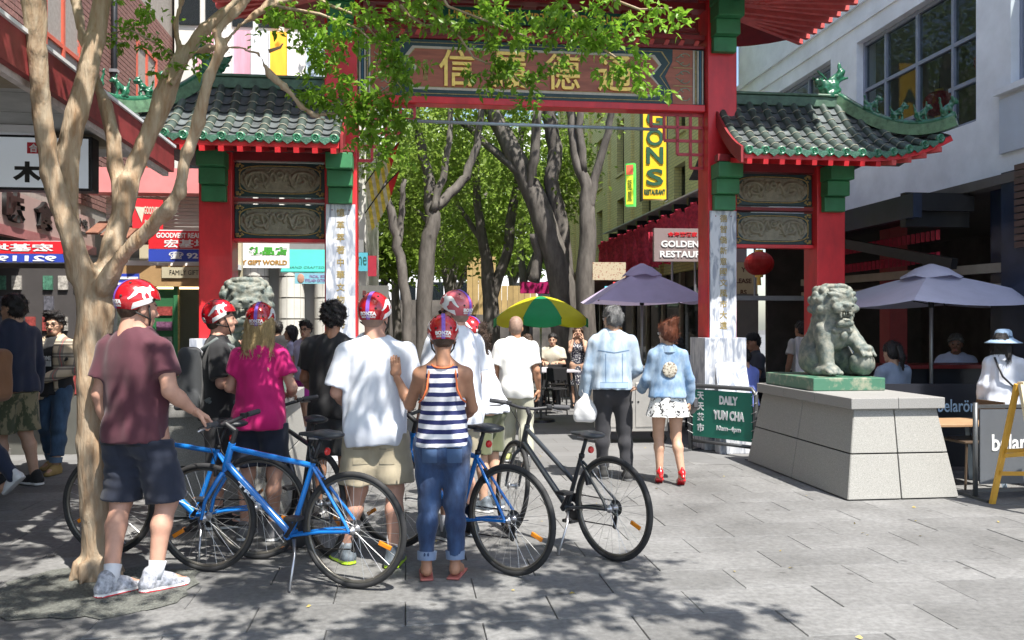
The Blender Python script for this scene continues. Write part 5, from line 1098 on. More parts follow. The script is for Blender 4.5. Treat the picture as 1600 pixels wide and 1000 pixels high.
street_tree('dark forked street tree left of centre under the gate', 668, 18.0, [[(662, 620, 0, 15), (662, 480, 0, 13), (668, 400, 0, 13), (676, 335, 0, 12), (668, 270, .1, 8), (655, 215, .2, 7), (648, 165, .3, 6), (640, 60, .3, 4)], [(678, 325, 0, 9), (705, 300, .2, 8), (730, 275, .3, 7), (745, 225, .3, 6), (752, 165, .3, 5)], [(676, 330, -.1, 7), (690, 280, 0, 6), (702, 215, 0, 5), (705, 150, .1, 4)], [(672, 350, 0, 4), (640, 320, .3, 3), (622, 290, .4, 2.5)]],
            [CR(640, 60, 18.5, 1.9, 1.3), CR(720, 120, 19, 2.0, 1.2), CR(660, -60, 18, 2.4, 1.2), CR(690, 260, 19.5, .9, .8)], 6000, 23)
street_tree('thin street tree just behind the tall left column', 632, 17.0, [[(640, 640, 0, 9), (636, 480, 0, 8), (625, 400, 0, 8), (612, 340, 0, 7), (600, 290, 0, 6), (592, 230, .1, 5)], [(622, 390, 0, 6), (628, 330, .1, 5), (632, 280, .1, 4)]],
            [CR(600, 230, 17.5, 1.1, .9), CR(625, 120, 17, 1.4, 1.0), CR(640, 330, 18.5, .5, .6)], 3400, 24, (.09, .15))
street_tree('brown trunked street tree beside the timber hoarding', 765, 22.0, [[(768, 600, 0, 14), (766, 480, 0, 13), (760, 400, 0, 9), (748, 340, 0, 7), (742, 270, 0, 6), (748, 180, 0, 5)], [(768, 470, .1, 9), (790, 400, .1, 8), (800, 330, .2, 8), (808, 290, .2, 6), (815, 200, .3, 5)], [(755, 380, 0, 5), (730, 340, .3, 4), (712, 310, .5, 3)]],
            [CR(760, 300, 22.5, 1.5, 1.4), CR(720, 200, 22, 2.4, 1.6), CR(820, 160, 22, 2.4, 1.6), CR(720, 370, 24, 1.3, .9)], 6500, 25, (.12, .2))
street_tree('leafy street tree with several thin stems far down the street', 700, 29.0, [[(702, 580, 0, 10), (702, 480, 0, 9), (712, 400, 0, 6), (735, 350, 0, 4), (760, 300, 0, 3)], [(702, 470, 0, 7), (690, 380, 0, 5), (680, 300, 0, 4)], [(704, 480, 0, 5), (725, 430, 0, 4), (745, 380, 0, 3)]],
            [CR(700, 300, 29, 3.0, 2.0), CR(650, 240, 29, 2.6, 2.0), CR(770, 330, 30, 2.4, 1.8), CR(690, 400, 30, 1.6, .8)], 7000, 26, (.14, .24))
street_tree('leafy street tree at the far left end of the mall', 620, 33.0, [[(622, 560, 0, 8), (620, 480, 0, 7), (615, 400, 0, 5), (625, 330, 0, 4)], [(620, 420, 0, 4), (600, 370, 0, 3)]],
            [CR(625, 330, 33, 2.0, 2.0), CR(650, 220, 33, 3.2, 2.4), CR(600, 200, 33, 2.2, 2.0)], 5000, 27, (.16, .26))
street_tree('pale green street tree nearest the far white building', 820, 38.0, [[(822, 560, 0, 8), (820, 470, 0, 7), (812, 380, 0, 5), (825, 300, 0, 4)], [(820, 440, 0, 4), (845, 370, 0, 3)]],
            [CR(830, 250, 38, 3.6, 2.6), CR(760, 220, 38, 3.4, 2.4), CR(870, 330, 38, 1.4, 1.6), CR(740, 400, 40, 1.6, 1.2)], 6500, 28, (.18, .28))

for i, (px, d_, lab) in enumerate(((600, 26, 'low leafy street tree behind the red and yellow banners'), (735, 33, 'low leafy street tree between the forked tree and the hoarding'), (660, 42, 'pale leafy tree filling the street end at the left'), (800, 44, 'pale leafy tree filling the street end at the right'))):
    street_tree(lab, px, d_, [[(px, 509+2092/d_, 0, 7), (px+4, 470, 0, 6), (px-6, 400, 0, 4), (px+10, 330, 0, 3)], [(px, 450, 0, 4), (px+24, 390, 0, 3), (px+40, 330, 0, 2)], [(px-2, 430, 0, 3), (px-30, 370, 0, 2)]],
                [CR(px, 350, d_, d_*.055, d_*.04), CR(px+40, 280, d_, d_*.06, d_*.045), CR(px-25, 290, d_, d_*.055, d_*.045), CR(px+15, 400, d_, d_*.04, d_*.022)], 5200, 40+i, (.007*d_, .0105*d_))
# ------------------------------------------------------------------ people
SKIN = {'fair': mat('skin_fair', (.52, .29, .21), .5, .10, 12, spec=.35), 'tan': mat('skin_tan', (.40, .205, .125), .5, .1, 12, spec=.35), 'light': mat('skin_light', (.48, .29, .20), .5, .1, 12, spec=.35), 'brown': mat('skin_brown', (.22, .11, .07), .5, .1, 12)}
EYE = mat('eye_dark', (.02, .015, .012), .3, 0); LIP = mat('lip', (.36, .12, .10), .45, .1); SCL = mat('eye_white', (.6, .58, .55), .4, 0)
HAIR = {'black': mat('hair_black', (.012, .010, .010), .38, .5, 60, bump=.6, bscale=120, stretch=(4, 4, .7)), 'brown': mat('hair_brown', (.055, .03, .018), .45, .5, 60, bump=.6, bscale=120, stretch=(4, 4, .7)), 'blond': mat('hair_blond', (.45, .32, .15), .42, .35, 50, bump=.7, bscale=110, stretch=(5, 5, .5)), 'auburn': mat('hair_auburn', (.17, .05, .022), .4, .5, 50, bump=.7, bscale=110, stretch=(4, 4, .7)), 'grey': mat('hair_grey', (.14, .14, .14), .42, .8, 60, bump=.6, bscale=110, stretch=(4, 4, .7)), 'stubble': mat('hair_stubble', (.25, .16, .12), .6, .2, 40)}
def cloth(name, col, **k): 
    a = dict(rough=.85, var=.10, vscale=7, bump=.30, bscale=7, sheen=.15, stretch=(2.2, 2.2, .9)); a.update(k); return mat(name, col, **a)
V3 = lambda *a: np.array(a, float)
_hand_cache = {}
def hand_mesh(side, curl, h):
    """wrist at origin, fingers along -z, palm faces +y (forward) for hanging arm, thumb towards +y/inwards"""
    key = (side, round(curl, 2), h)
    if key in _hand_cache: return _hand_cache[key]
    d = SDF((-.075, -.06, -.21), (.075, .11, .03), h)
    d.cap((0, 0, .02), (0, 0, -.03), .026, .028, .02, sq=(1, 1.25, 1)); d.bx((0, 0, -.062), (.040, .0145, .044), .013, .02)
    lens = (.066, .076, .072, .056)
    for i in range(4):
        x = (-.030+.020*i)*1; L = lens[i]; p = V3(x, 0, -.10); a = 0
        for sg, fr in enumerate((.42, .32, .26)):
            a += curl*(.75, 1.3, .9)[sg]; q = p+L*fr*V3((x*.35), math.sin(a), -math.cos(a)); d.cap(p, q, .0098-.0009*sg, .0090-.0009*sg, .006); p = q
    # thumb leaves the side of the palm near its base
    tx = -1; p = V3(tx*.034, .006, -.035); q = p+V3(tx*.022, .018, -.026); r_ = q+V3(tx*.006, .012+.012*curl, -.027); s_ = r_+V3(.004*curl, .006+.010*curl, -.022)
    d.cap(p, q, .0145, .012, .014); d.cap(q, r_, .0115, .0105, .008); d.cap(r_, s_, .010, .0085, .006)
    v, f = d.mesh()
    if side > 0: v = v*np.array((-1, 1, 1), np.float32); f = f[:, ::-1].copy()
    # side: -1 = hand whose thumb points to -x
    _hand_cache[key] = (v, f); return v, f
def align(v, wrist, direc, palm):
    z = -np.array(direc, float); z /= np.linalg.norm(z); y = np.array(palm, float); y -= z*(y@z); y /= np.linalg.norm(y)+1e-9; x = np.cross(y, z)
    return v @ np.stack([x, y, z], 0)+np.array(wrist)
def head_field(fem, h):
    d = SDF((-.12, -.14, -.20), (.12, .16, .15), h)
    d.ell((0, -.012, .035), (.076, .098, .095), .03); d.ell((0, .022, -.045), (.058, .070, .072), .05); d.cap((-.025, .060, -.088), (.025, .060, -.088), .020, .020, .04)
    d.cap((0, .090, .012), (0, .112, -.026), .009, .014, .014); d.cap((-.013, .098, -.032), (.013, .098, -.032), .009, .009, .010)
    d.cap((-.035, .078, .022), (.035, .078, .022), .014, .014, .02)
    for s in (-1, 1):
        d.ell((s*.030, .097, .004), (.018, .014, .011), .012, op='sub'); d.ell((s*.030, .080, .004), (.014, .012, .011), .004); d.ell((s*.078, -.005, -.010), (.011, .021, .032), .008); d.ell((s*.040, .060, -.028), (.024, .02, .022), .02)
    d.cap((-.019, .090, -.060), (.019, .090, -.060), .0075, .0075, .008); d.cap((-.015, .088, -.071), (.015, .088, -.071), .0085, .0085, .008); d.cap((-.02, .098, -.0655), (.02, .098, -.0655), .0035, .0035, .004, op='sub')
    d.cap((0, -.03, -.05), (0, -.045, -.19), .055 if not fem else .047, .058 if not fem else .049, .03)
    return d
_hc = {}
def head_mesh(fem, h):
    if (fem, h) not in _hc:
        v, f = head_field(fem, h).mesh(); c = v[f].mean(1); mi = np.zeros(len(f), np.int32)
        for s in (-1, 1):
            e = ((c[:, 0]-s*.030)/.014)**2+((c[:, 2]-.004)/.0075)**2; mi[(e < 1) & (c[:, 1] > .06)] = 1
            b = ((c[:, 0]-s*.032)/.022)**2+((c[:, 2]-.029)/.006)**2; mi[(b < 1) & (c[:, 1] > .055)] = 3
        l = (c[:, 0]/.024)**2+((c[:, 2]+.0655)/.0125)**2; mi[(l < 1) & (c[:, 1] > .07)] = 2
        _hc[(fem, h)] = (v, f, mi)
    return _hc[(fem, h)]
def hair_obj(style, m, parent, M, h, seed=1):
    d = SDF((-.17, -.22, -.45), (.17, .15, .26), h)
    if style in ('short', 'curly', 'crop', 'quiff'):
        t = {'short': .014, 'curly': .026, 'crop': .006, 'quiff': .022}[style]
        d.ell((0, -.016, .045), (.078+t, .098+t, .092+t), .02); d.ell((0, -.055, -.005), (.070+t*.6, .062+t*.6, .075), .03)
        if style == 'quiff': d.ell((.01, .05, .12), (.065, .055, .04), .03)
        d.cut((0, .068, .055), (0, .78, -.62)); d.cut((0, 0, -.085), (0, .25, -1))
        d.bx((0, .075, -.04), (.14, .07, .075), .02, .01, op='sub')
        for s in (-1, 1): d.ell((s*.085, .0, -.02), (.03, .03, .045), .01, op='sub')
        d.rough({'short': .006, 'curly': .011, 'crop': .002, 'quiff': .008}[style], {'curly': 110}.get(style, 85), seed)
    elif style in ('long', 'bob', 'tail', 'bun'):
        d.ell((0, -.018, .045), (.092, .110, .106), .02); d.ell((0, -.05, -.01), (.084, .075, .09), .03)
        if style == 'long':
            for s in (-1, 0, 1): d.cap((s*.055, -.055+.03*abs(s), 0), (s*.075, -.075+.03*abs(s), -.30), .055, .035, .04)
            for s in (-1, 1): d.cap((s*.085, .02, .02), (s*.10, .0, -.26), .03, .025, .03)
        if style == 'bob':
            for s in (-1, -.3, .3, 1): d.cap((s*.06, -.05, 0), (s*.085, -.06, -.185), .055, .04, .04)
        if style == 'tail': d.ell((0, -.125, .05), (.03, .03, .03), .02); d.cap((0, -.14, .04), (0, -.17, -.08), .035, .035, .03); d.cap((0, -.17, -.08), (.01, -.15, -.24), .035, .012, .03)
        if style == 'bun': d.ell((0, -.085, .115), (.055, .05, .05), .025); d.ell((.02, -.10, .15), (.03, .03, .03), .02)
        d.cut((0, .074, .06), (0, .85, -.52))
        d.bx((0, .10, -.09), (.068, .10, .15), .02, .01, op='sub')
        if style in ('tail', 'bun'): d.bx((0, .07, -.12), (.15, .085, .10), .02, .01, op='sub'); d.cut((0, 0, -.26), (0, 0, -1))
        d.rough(.006, 95, seed, st=(1, 1, .25))
    v, f = d.mesh(); rg = np.random.default_rng(seed)
    a = v[f]; nr = np.cross(a[:, 1]-a[:, 0], a[:, 2]-a[:, 0]); nr /= np.linalg.norm(nr, axis=1, keepdims=True)+1e-9; ce = a.mean(1)
    ns = 900 if h < .008 else 350; ns = ns if style != 'crop' else 0
    if ns:          # loose locks lying over the mass of hair
        ix = rg.integers(0, len(f), ns); p = ce[ix]; nn = nr[ix]; g = np.array((0, -.35, -1.0)) if style not in ('bun', 'tail', 'quiff') else np.array((0, -1.0, .5))
        if style == 'curly': g = g*0
        t = g+rg.normal(size=(ns, 3))*(.25 if style in ('long', 'bob', 'bun', 'tail') else .8); t -= nn*(t*nn).sum(1, keepdims=True); t /= np.linalg.norm(t, axis=1, keepdims=True)+1e-9
        L = rg.uniform(.03, .08 if style in ('long', 'bob', 'tail', 'bun') else .045, (ns, 1)); sd = np.cross(t, nn)*rg.uniform(.0016, .0032, (ns, 1)); q = rg.uniform(.001, .007, (ns, 1))
        if style in ('long', 'bob'): t = t+np.array((0, 0, -.25))
        s0, s1, s2 = p, p+t*L*.5+nn*q, p+t*L+nn*q*.8
        vv = np.stack([s0-sd, s0+sd, s1+sd, s1-sd, s2+sd*.3, s2-sd*.3], 1).reshape(-1, 3); b0 = len(v)+np.arange(ns)*6
        f = np.concatenate([f, np.stack([b0, b0+1, b0+2, b0+3], 1), np.stack([b0+3, b0+2, b0+4, b0+5], 1)]); v = np.concatenate([v, vv.astype(np.float32)])
    o = link('hair', mkmesh(v, f, True), parent, m); o.matrix_local = M; return o
HRED = mat('helmet_red', (.42, .008, .015), .18, .12, 10, coat=.8); HWHITE = mat('helmet_white', (.72, .72, .72), .3, .03); HVIO = mat('helmet_violet', (.22, .10, .50), .45, .25, 60); HPINK = mat('helmet_pale_red', (.48, .10, .12), .25, .1, 10, coat=.6); STRAP = mat('strap_black', (.015, .015, .015), .7)
def helmet(parent, M, faded=False):
    RX_, RY_, RZ_ = .108, .132, .122; C = np.array((0, -.016, .048))
    def surf(az, el, off=0):        # az measured from the back (0) round to the right (+), el up from the equator
        n = 1.0; p = np.array((RX_*math.sin(az)*math.cos(el), -RY_*math.cos(az)*math.cos(el), RZ_*math.sin(el)))
        q = p/np.array((RX_, RY_, RZ_))**2; q /= np.linalg.norm(q); return C+p+q*off
    def low(az): 
        c = math.cos(az); return R(-34) if c > .35 else (R(-34)+(R(8)-R(-34))*min(1, (.35-c)/.75))      # nape low, brow high
    b = MB(); n, k = 40, 14; vs = []; fs = []
    for j in range(k+1):
        for i in range(n):
            az = 2*math.pi*i/n; e = low(az)+(R(90)-low(az))*j/k; vs.append(surf(az, min(e, R(89.9))))
    for j in range(k):
        for i in range(n): fs.append((j*n+i, j*n+(i+1) % n, (j+1)*n+(i+1) % n, (j+1)*n+i))
    b.add(vs, fs); inn = [surf(2*math.pi*i/n, low(2*math.pi*i/n), -.016) for i in range(n)]; b.add(vs[:n]+inn, [(i, n+i, n+(i+1) % n, (i+1) % n) for i in range(n)])
    hm = b.build('helmet', HPINK if faded else HRED, parent, smooth=60); hm.matrix_local = M
    def patch(name, poly, m, off=.0016):      # polygon in (az, el) degrees laid on the shell
        bm = bmesh.new(); vv = [bm.verts.new((x, y, 0)) for x, y in poly]; bm.faces.new(vv); bmesh.ops.triangulate(bm, faces=bm.faces)
        for _ in range(2): bmesh.ops.subdivide_edges(bm, edges=[e for e in bm.edges if e.calc_length() > 9], cuts=1, use_grid_fill=True)
        for v in bm.verts: v.co = Vector(surf(R(v.co.x), R(v.co.y), off))
        me = bpy.data.meshes.new('m'); bm.to_mesh(me); bm.free(); return link(name, me, hm, m)
    st = MB(); vs = []
    for j in range(25):
        e = -33+150*j/24
        for x in (-11, 11):
            el = min(e, 180-e); az = x*(.35+.65*math.cos(R(min(e, 85)))) if e < 90 else 180-x
            w = .0125; p = surf(0, R(e)) if e < 90 else surf(math.pi, R(180-e)); q = p-C; q /= np.linalg.norm(q); vs.append(p+q*.0022+np.array((math.copysign(w, x), 0, 0)))
    st.add(vs, [(2*j, 2*j+1, 2*j+3, 2*j+2) for j in range(24)]); st.build('violet_stripe', HVIO, hm, smooth=True)
    def wrap(h0):
        def fn(o):
            out = np.zeros_like(o)
            for i, (x, y, z) in enumerate(o): out[i] = surf(x/RX_*.92, R(h0)+z/RZ_, .003 if y < 0 else .001)
            return out
        return fn
    letters('lettering', 'BONZA', HWHITE, hm, (0, 0, 0), w=.125, h=.026, bold=.06, wrap=wrap(-14)); letters('lettering', 'BIKE TOURS', HWHITE, hm, (0, 0, 0), w=.115, h=.012, bold=.04, wrap=wrap(-25))
    for s in (-1, 1):
        patch('white_side_panel', [(s*58, -33), (s*100, -10), (s*112, -2), (s*106, 8), (s*92, 2), (s*84, -12), (s*62, -14)], HWHITE)
        kang = [(60, 16), (66, 27), (74, 34), (84, 37), (95, 36), (103, 40), (108, 47), (113, 45), (112, 38), (121, 34), (119, 30), (108, 29), (103, 22), (105, 12), (112, 8), (110, 4), (101, 6), (97, 16), (90, 20), (88, 10), (93, 1), (90, -2), (83, 4), (80, 16), (73, 17), (67, 8), (56, -2), (50, -6), (47, -3), (54, 4)]
        patch('kangaroo_emblem', [(s*x, y) for x, y in (kang if s > 0 else kang)], HWHITE, .0022)
    for az, el in ((28, 2), (-28, 2), (40, 45), (-40, 45), (150, 40), (-150, 40)):
        p = surf(R(az), R(el)); q = p-C; q /= np.linalg.norm(q); MB().sph(p, (.008, .008, .008), 8, 6).build('vent_hole', STRAP, hm)
    sp = MB()
    for s in (-1, 1): sp.tube([(s*.088, .02, .02), (s*.074, .045, -.06), (s*.03, .062, -.118), (0, .068, -.125)], .006, 5); sp.tube([(s*.085, -.05, -.03), (s*.074, .04, -.058)], .005, 5)
    sp.build('chin_strap', STRAP, hm, smooth=True)
    return hm
# default joints for a 1.78 m figure facing +y (its right hand on +x)
def pose(fem=False, **kw):
    J = dict(pelvis=(0, 0, .95), chest=(0, 0, 1.27), neck=(0, -.01, 1.475), head=(0, .015, 1.635), hipL=(-.092, 0, .91), hipR=(.092, 0, .91), kneeL=(-.105, .015, .50), kneeR=(.105, .015, .50), ankL=(-.11, -.02, .085), ankR=(.11, -.02, .085),
             shL=(-.182, -.005, 1.395), shR=(.182, -.005, 1.395), elL=(-.245, -.02, 1.13), elR=(.245, -.02, 1.13), wrL=(-.25, .06, .88), wrR=(.25, .06, .88), hdirL=(0, .1, -1), hdirR=(0, .1, -1), palmL=(1, .2, 0), palmR=(-1, .2, 0), curlL=.35, curlR=.35, hyaw=0, hpitch=0, hroll=0, footL=0, footR=0, toeL=0, toeR=0)
    if fem: J.update(shL=(-.152, -.005, 1.39), shR=(.152, -.005, 1.39), elL=(-.21, -.02, 1.14), elR=(.21, -.02, 1.14), wrL=(-.22, .06, .90), wrR=(.22, .06, .90))
    J.update(kw); return {k: (V3(*v) if isinstance(v, tuple) else v) for k, v in J.items()}
def torso(d, J, fem, o=0, shirt=0, k=.06):
    sq = (1, 1.42, 1); p, c, n = J['pelvis'], J['chest'], J['neck']; w = p*.5+c*.5
    if fem:
        d.cap(p+V3(0, -.01, -.03), w-V3(0, 0, .05), .160+o, .128+o+shirt*.02, k, sq); d.cap(w, c+V3(0, 0, .02), .122+o+shirt*.025, .140+o, k, sq); d.cap(c, c*.35+n*.65, .140+o, .115+o, k, sq)
        for s in (-1, 1): d.ell(c+V3(s*.065, .075, .015), (.062+o, .062+o, .065+o), .05); d.ell(p+V3(s*.075, -.055, -.05), (.09+o, .085+o, .10+o), .05)
    else:
        d.cap(p+V3(0, 0, -.02), w, .150+o, .148+o+shirt*.008, k, sq); d.cap(w, c+V3(0, 0, .04), .150+o+shirt*.012, .172+o, k, sq); d.cap(c, c*.35+n*.65, .170+o, .130+o, k, sq)
        for s in (-1, 1): d.ell(c+V3(s*.08, .05, .04), (.085+o, .07+o, .075+o), .05); d.ell(p+V3(s*.07, -.05, -.05), (.08+o, .08+o, .09+o), .05)
    sl = J['shL']; sr = J['shR']; m = n+V3(0, .0, -.040)
    d.cap(sl, m, .054+o*.8, .060+o*.5, .05); d.cap(sr, m, .054+o*.8, .060+o*.5, .05)
def arm(d, J, s, fem, o=0, upto=2, frac=1, cutn=True, bulk=0):
    g = .86 if fem else 1; a, e, w = J['sh'+s], J['el'+s], J['wr'+s]
    if upto == 1 and frac < 1:
        t = a+(e-a)*frac; d.cap(a, t+(t-a)*.2, .057*g+o, .050*g+o+bulk, .035, cuts=[(t, (e-a))]); return
    d.cap(a, e, .057*g+o, .043*g+o, .03)
    if upto == 2:
        d.cap(e, e*.6+w*.4, .044*g+o, .044*g+o, .02); d.cap(e*.65+w*.35, w, .044*g+o, .029*g+o+bulk, .02)
def leg(d, J, s, fem, o=0, a0=0, upto=1.0, bulk=0, k=.04):
    h, n, a = J['hip'+s], J['knee'+s], J['ank'+s]; g = .96 if fem else 1
    d.cap(h, n, (.098 if fem else .092)*g+o, .060*g+o+bulk*.6, k); 
    if upto > .5:
        d.cap(n, n*.68+a*.32+V3(0, -.018, 0), .058*g+o+bulk*.4, .056*g+o+bulk*.5, .03); d.cap(n*.68+a*.32+V3(0, -.018, 0), a, .056*g+o+bulk*.5, .037*g+o+bulk, .03)
def bbox(J, m=.25):
    P = np.array([v for k, v in J.items() if isinstance(v, np.ndarray) and not k.startswith(('hdir', 'palm'))]); return P.min(0)-m, P.max(0)+m
def headM(J):
    return Matrix.Translation(Vector(J['head'])) @ Matrix.Rotation(J['hyaw'], 4, 'Z') @ Matrix.Rotation(J['hpitch'], 4, 'X') @ Matrix.Rotation(J['hroll'], 4, 'Y')
SHOE_RUN = 0
def shoe(parent, J, s, kind, cols, h=.008):
    a = J['ank'+s].copy(); yaw = J['foot'+s]; tip = J['toe'+s]
    d = SDF((-.08, -.12, -.10), (.08, .23, .10), h)
    if kind in ('trainer', 'boot', 'plain'):
        d.cap((0, -.045, -.045), (0, .10, -.055), .046, .042, .03, sq=(1, 1, 1.15)); d.cap((0, .08, -.055), (.004, .165, -.062), .044, .034, .03, sq=(1, 1, 1.4)); d.cap((0, -.04, -.04), (0, -.03, .02 if kind != 'boot' else .055), .045, .042, .03); d.cap((0, 0, .0), (0, .08, -.03), .038, .035, .03)
        d.cap((0, -.045, -.076), (.003, .150, -.076), .052, .043, .008, sq=(1, 1, 4.2))
    elif kind == 'thong':
        d.bx((0, .06, -.078), (.047, .135, .010), .009, .005); d.cap((-.035, .03, -.06), (0, .11, -.05), .007, .007, .004); d.cap((.035, .03, -.06), (0, .11, -.05), .007, .007, .004)
    elif kind == 'heel':
        d.bx((0, .085, -.075), (.040, .075, .020), .012, .01); d.cap((0, -.02, .0), (0, .08, -.05), .040, .036, .03, cuts=[((0, 0, -.01), (0, .55, .83))]); d.cap((0, -.045, -.02), (0, -.05, -.085), .022, .020, .02); d.cap((-.035, -.03, .0), (-.035, .01, .02), .008, .008, .005); d.cap((0, -.045, -.02), (0, -.05, .045), .026, .012, .015)
    d.cut((0, 0, -.085), (0, 0, -1))
    m = cols if isinstance(cols, list) else [cols]
    def fn(c):
        r_ = np.zeros(len(c), int)
        if len(m) > 1: r_[c[:, 2] < -.058] = 1
        if len(m) > 2: r_[(c[:, 2] < -.072)] = 2
        return r_
    o = d.obj('shoe' if kind != 'thong' else 'sandal', m, parent, fn)
    o.matrix_local = Matrix.Translation(Vector(a)) @ Matrix.Rotation(yaw, 4, 'Z') @ Matrix.Rotation(-tip, 4, 'X')
    return o
def foot(d, J, s):
    a = J['ank'+s]; y = J['foot'+s]; f = V3(-math.sin(y), math.cos(y), 0); tp = J['toe'+s]; dz = -math.sin(tp)
    d.cap(a+V3(0, 0, -.03)-f*.02, a+f*.10+V3(0, 0, -.045+.10*dz), .036, .034, .03); d.cap(a+f*.10+V3(0, 0, -.05+.1*dz), a+f*.17+V3(0, 0, -.058+.17*dz), .034, .022, .03)
def person(label, loc, rot, H, J, skin='light', fem=False, hair=('short', 'black'), helm=None, h=.011, wear=(), group=None, bald=False, hands=True):
    sc = H/1.78; body = None
    lo, hi = bbox(J); d = SDF(lo, hi, h); torso(d, J, fem, -.004)
    for s in 'LR': arm(d, J, s, fem); leg(d, J, s, fem); foot(d, J, s)
    d.cap(J['neck']-V3(0, 0, .03), J['head']+V3(0, -.03, -.06), .060 if not fem else .050, .052 if not fem else .046, .04)
    v, f = d.mesh(); mi = np.zeros(len(f), np.int32); VS = [v]; FS = [f]; MI = [mi]; n = len(v)
    HM = headM(J); hv, hf, hmi = head_mesh(fem, .0058 if h < .013 else .0075); Mh = np.array(HM)
    VS.append(hv @ Mh[:3, :3].T+Mh[:3, 3]); FS.append(hf+n); MI.append(hmi); n += len(hv)
    if hands:
        for s, sg in (('L', 1), ('R', -1)):
            gv, gf = hand_mesh(sg, J['curl'+s], .0042 if h < .013 else .006); gv = align(gv*(.90 if fem else 1.02), J['wr'+s], J['hdir'+s], J['palm'+s]); VS.append(gv); FS.append(gf+n); MI.append(np.zeros(len(gf), np.int32)); n += len(gv)
    me = mkmesh(np.concatenate(VS), np.concatenate(FS), True, np.concatenate(MI)); hm_ = HAIR[hair[1]] if hair else HAIR['stubble']
    p = link('person', me, None, [SKIN[skin], EYE, LIP, hm_]); p.location = loc; p.rotation_euler = (0, 0, rot); p.scale = (sc, sc, sc); put(p, label, 'person', group)
    hh = .0062 if h < .013 else .009
    if hair and hair[0]: hair_obj(hair[0], hm_, p, HM, hh, seed=int(abs(loc[0]*100)) % 97)
    if helm: helmet(p, HM, helm == 'faded')
    for wfn in wear: wfn(p, J, fem, h)
    return p
# ---- garments: each takes (person, joints, female, voxel)
def tshirt(m, sleeve=.62, hem=.84, loose=.016, name='t_shirt', wr=.009, seed=1, neckcut=True, long=False):
    def fn(p, J, fem, h):
        lo, hi = bbox(J); d = SDF(lo, hi, h); torso(d, J, fem, loose, 1)
        pe = J['pelvis']; c = J['chest']; w = .166 if not fem else .156
        hz = V3(pe[0], pe[1], hem); d.cap(c*.4+pe*.6, hz-V3(0, 0, .05), w+loose+.008, w+loose+.014, .05, (1, 1.35, 1))
        for s in (-1, 1): d.ell(pe+V3(s*.07, -.05, -.05), (.095+loose, .095+loose, .12+loose), .06)
        d.cut(hz, (0, 0, -1))
        for s in 'LR':
            if long: arm(d, J, s, fem, loose*.9, 2, bulk=.010)
            else: arm(d, J, s, fem, loose*1.25, 1, sleeve, bulk=.014)
        if neckcut: n = J['neck']; d.ell(n+V3(0, .012, .055), (.070, .075, .05), .012, op='sub')
        d.rough(wr, 17, seed, st=(1, 1, .7)); d.rough(wr*.55, 40, seed+1, st=(1.3, 1.3, .5))
        return d.obj(name, m, p)
    return fn
def trousers(m, upto=1.0, name='jeans', loose=.010, bulk=.012, top=None, wr=.006, seed=3, cutz=None, cuff=None):
    def fn(p, J, fem, h):
        lo, hi = bbox(J); d = SDF(lo, hi, h); pe = J['pelvis']; sq = (1, 1.42, 1)
        d.cap(pe+V3(0, 0, -.03), pe+V3(0, 0, .07), (.160 if fem else .150)+loose, (.142 if fem else .148)+loose, .05, sq)
        for s in (-1, 1): d.ell(pe+V3(s*.075, -.055 if fem else -.045, -.055), (.088+loose, .085+loose, .10+loose), .05)
        for s in 'LR':
            hp, kn, an = J['hip'+s], J['knee'+s], J['ank'+s]
            if upto < 1:
                t = hp+(kn-hp)*upto if upto <= .98 else kn+(an-kn)*(upto-.98); ax = (kn-hp)/np.linalg.norm(kn-hp)
                d.cap(hp, t+ax*.05, .096+loose, .078+loose+bulk, .04, cuts=[(t, ax)])
            else:
                leg(d, J, s, fem, loose, bulk=bulk); 
                t = an+(kn-an)*.06
        if upto >= 1:
            d.cut((0, 0, min(J['ankL'][2], J['ankR'][2])+.02 if cutz is None else cutz), (0, 0, -1))
        d.cut(pe+V3(0, 0, (.012 if loose < .013 else -.075) if top is None else top), (0, 0, 1))
        d.rough(wr, 20, seed, st=(1, 1, .8)); d.rough(wr*.6, 42, seed+1, st=(.6, .6, 1.4))
        o = d.obj(name, m, p)
        if cuff:
            for s in 'LR':
                kn, an = J['knee'+s], J['ank'+s]; a = an+(kn-an)*.10; b = an+(kn-an)*.24; MB().tube([a, b], [.064, .068], 16).build('turn_up', cuff, o, smooth=40)
        return o
    return fn
def shoes(kind, cols):
    def fn(p, J, fem, h):
        for s in 'LR': shoe(p, J, s, kind, cols, .0075 if h < .013 else .010)
    return fn
def socks(m, hgt=.10):
    def fn(p, J, fem, h):
        for s in 'LR':
            a, k = J['ank'+s], J['knee'+s]; t = a+(k-a)/np.linalg.norm(k-a)*hgt; MB().tube([a-V3(0, 0, .02), a*.5+t*.5, t], [.047, .044, .049], 14).build('sock', m, p, smooth=True)
    return fn
def shades(col=None, clear=False):
    def fn(p, J, fem, h):
        b = MB()
        for s in (-1, 1):
            b.tube([(s*.084, -.01, .008), (s*.078, .05, .012), (s*.06, .098, .012)], .0035, 5)
            if clear: b.torus((s*.032, .104, .004), .021, .0028, n=16, k=5)
            else: b.sph((s*.032, .103, .004), (.026, .006, .018), 10, 6)
        b.tube([(-.012, .108, .010), (.012, .108, .010)], .003, 5); o = b.build('glasses', col or STRAP, p, smooth=True); o.matrix_local = headM(J)
    return fn
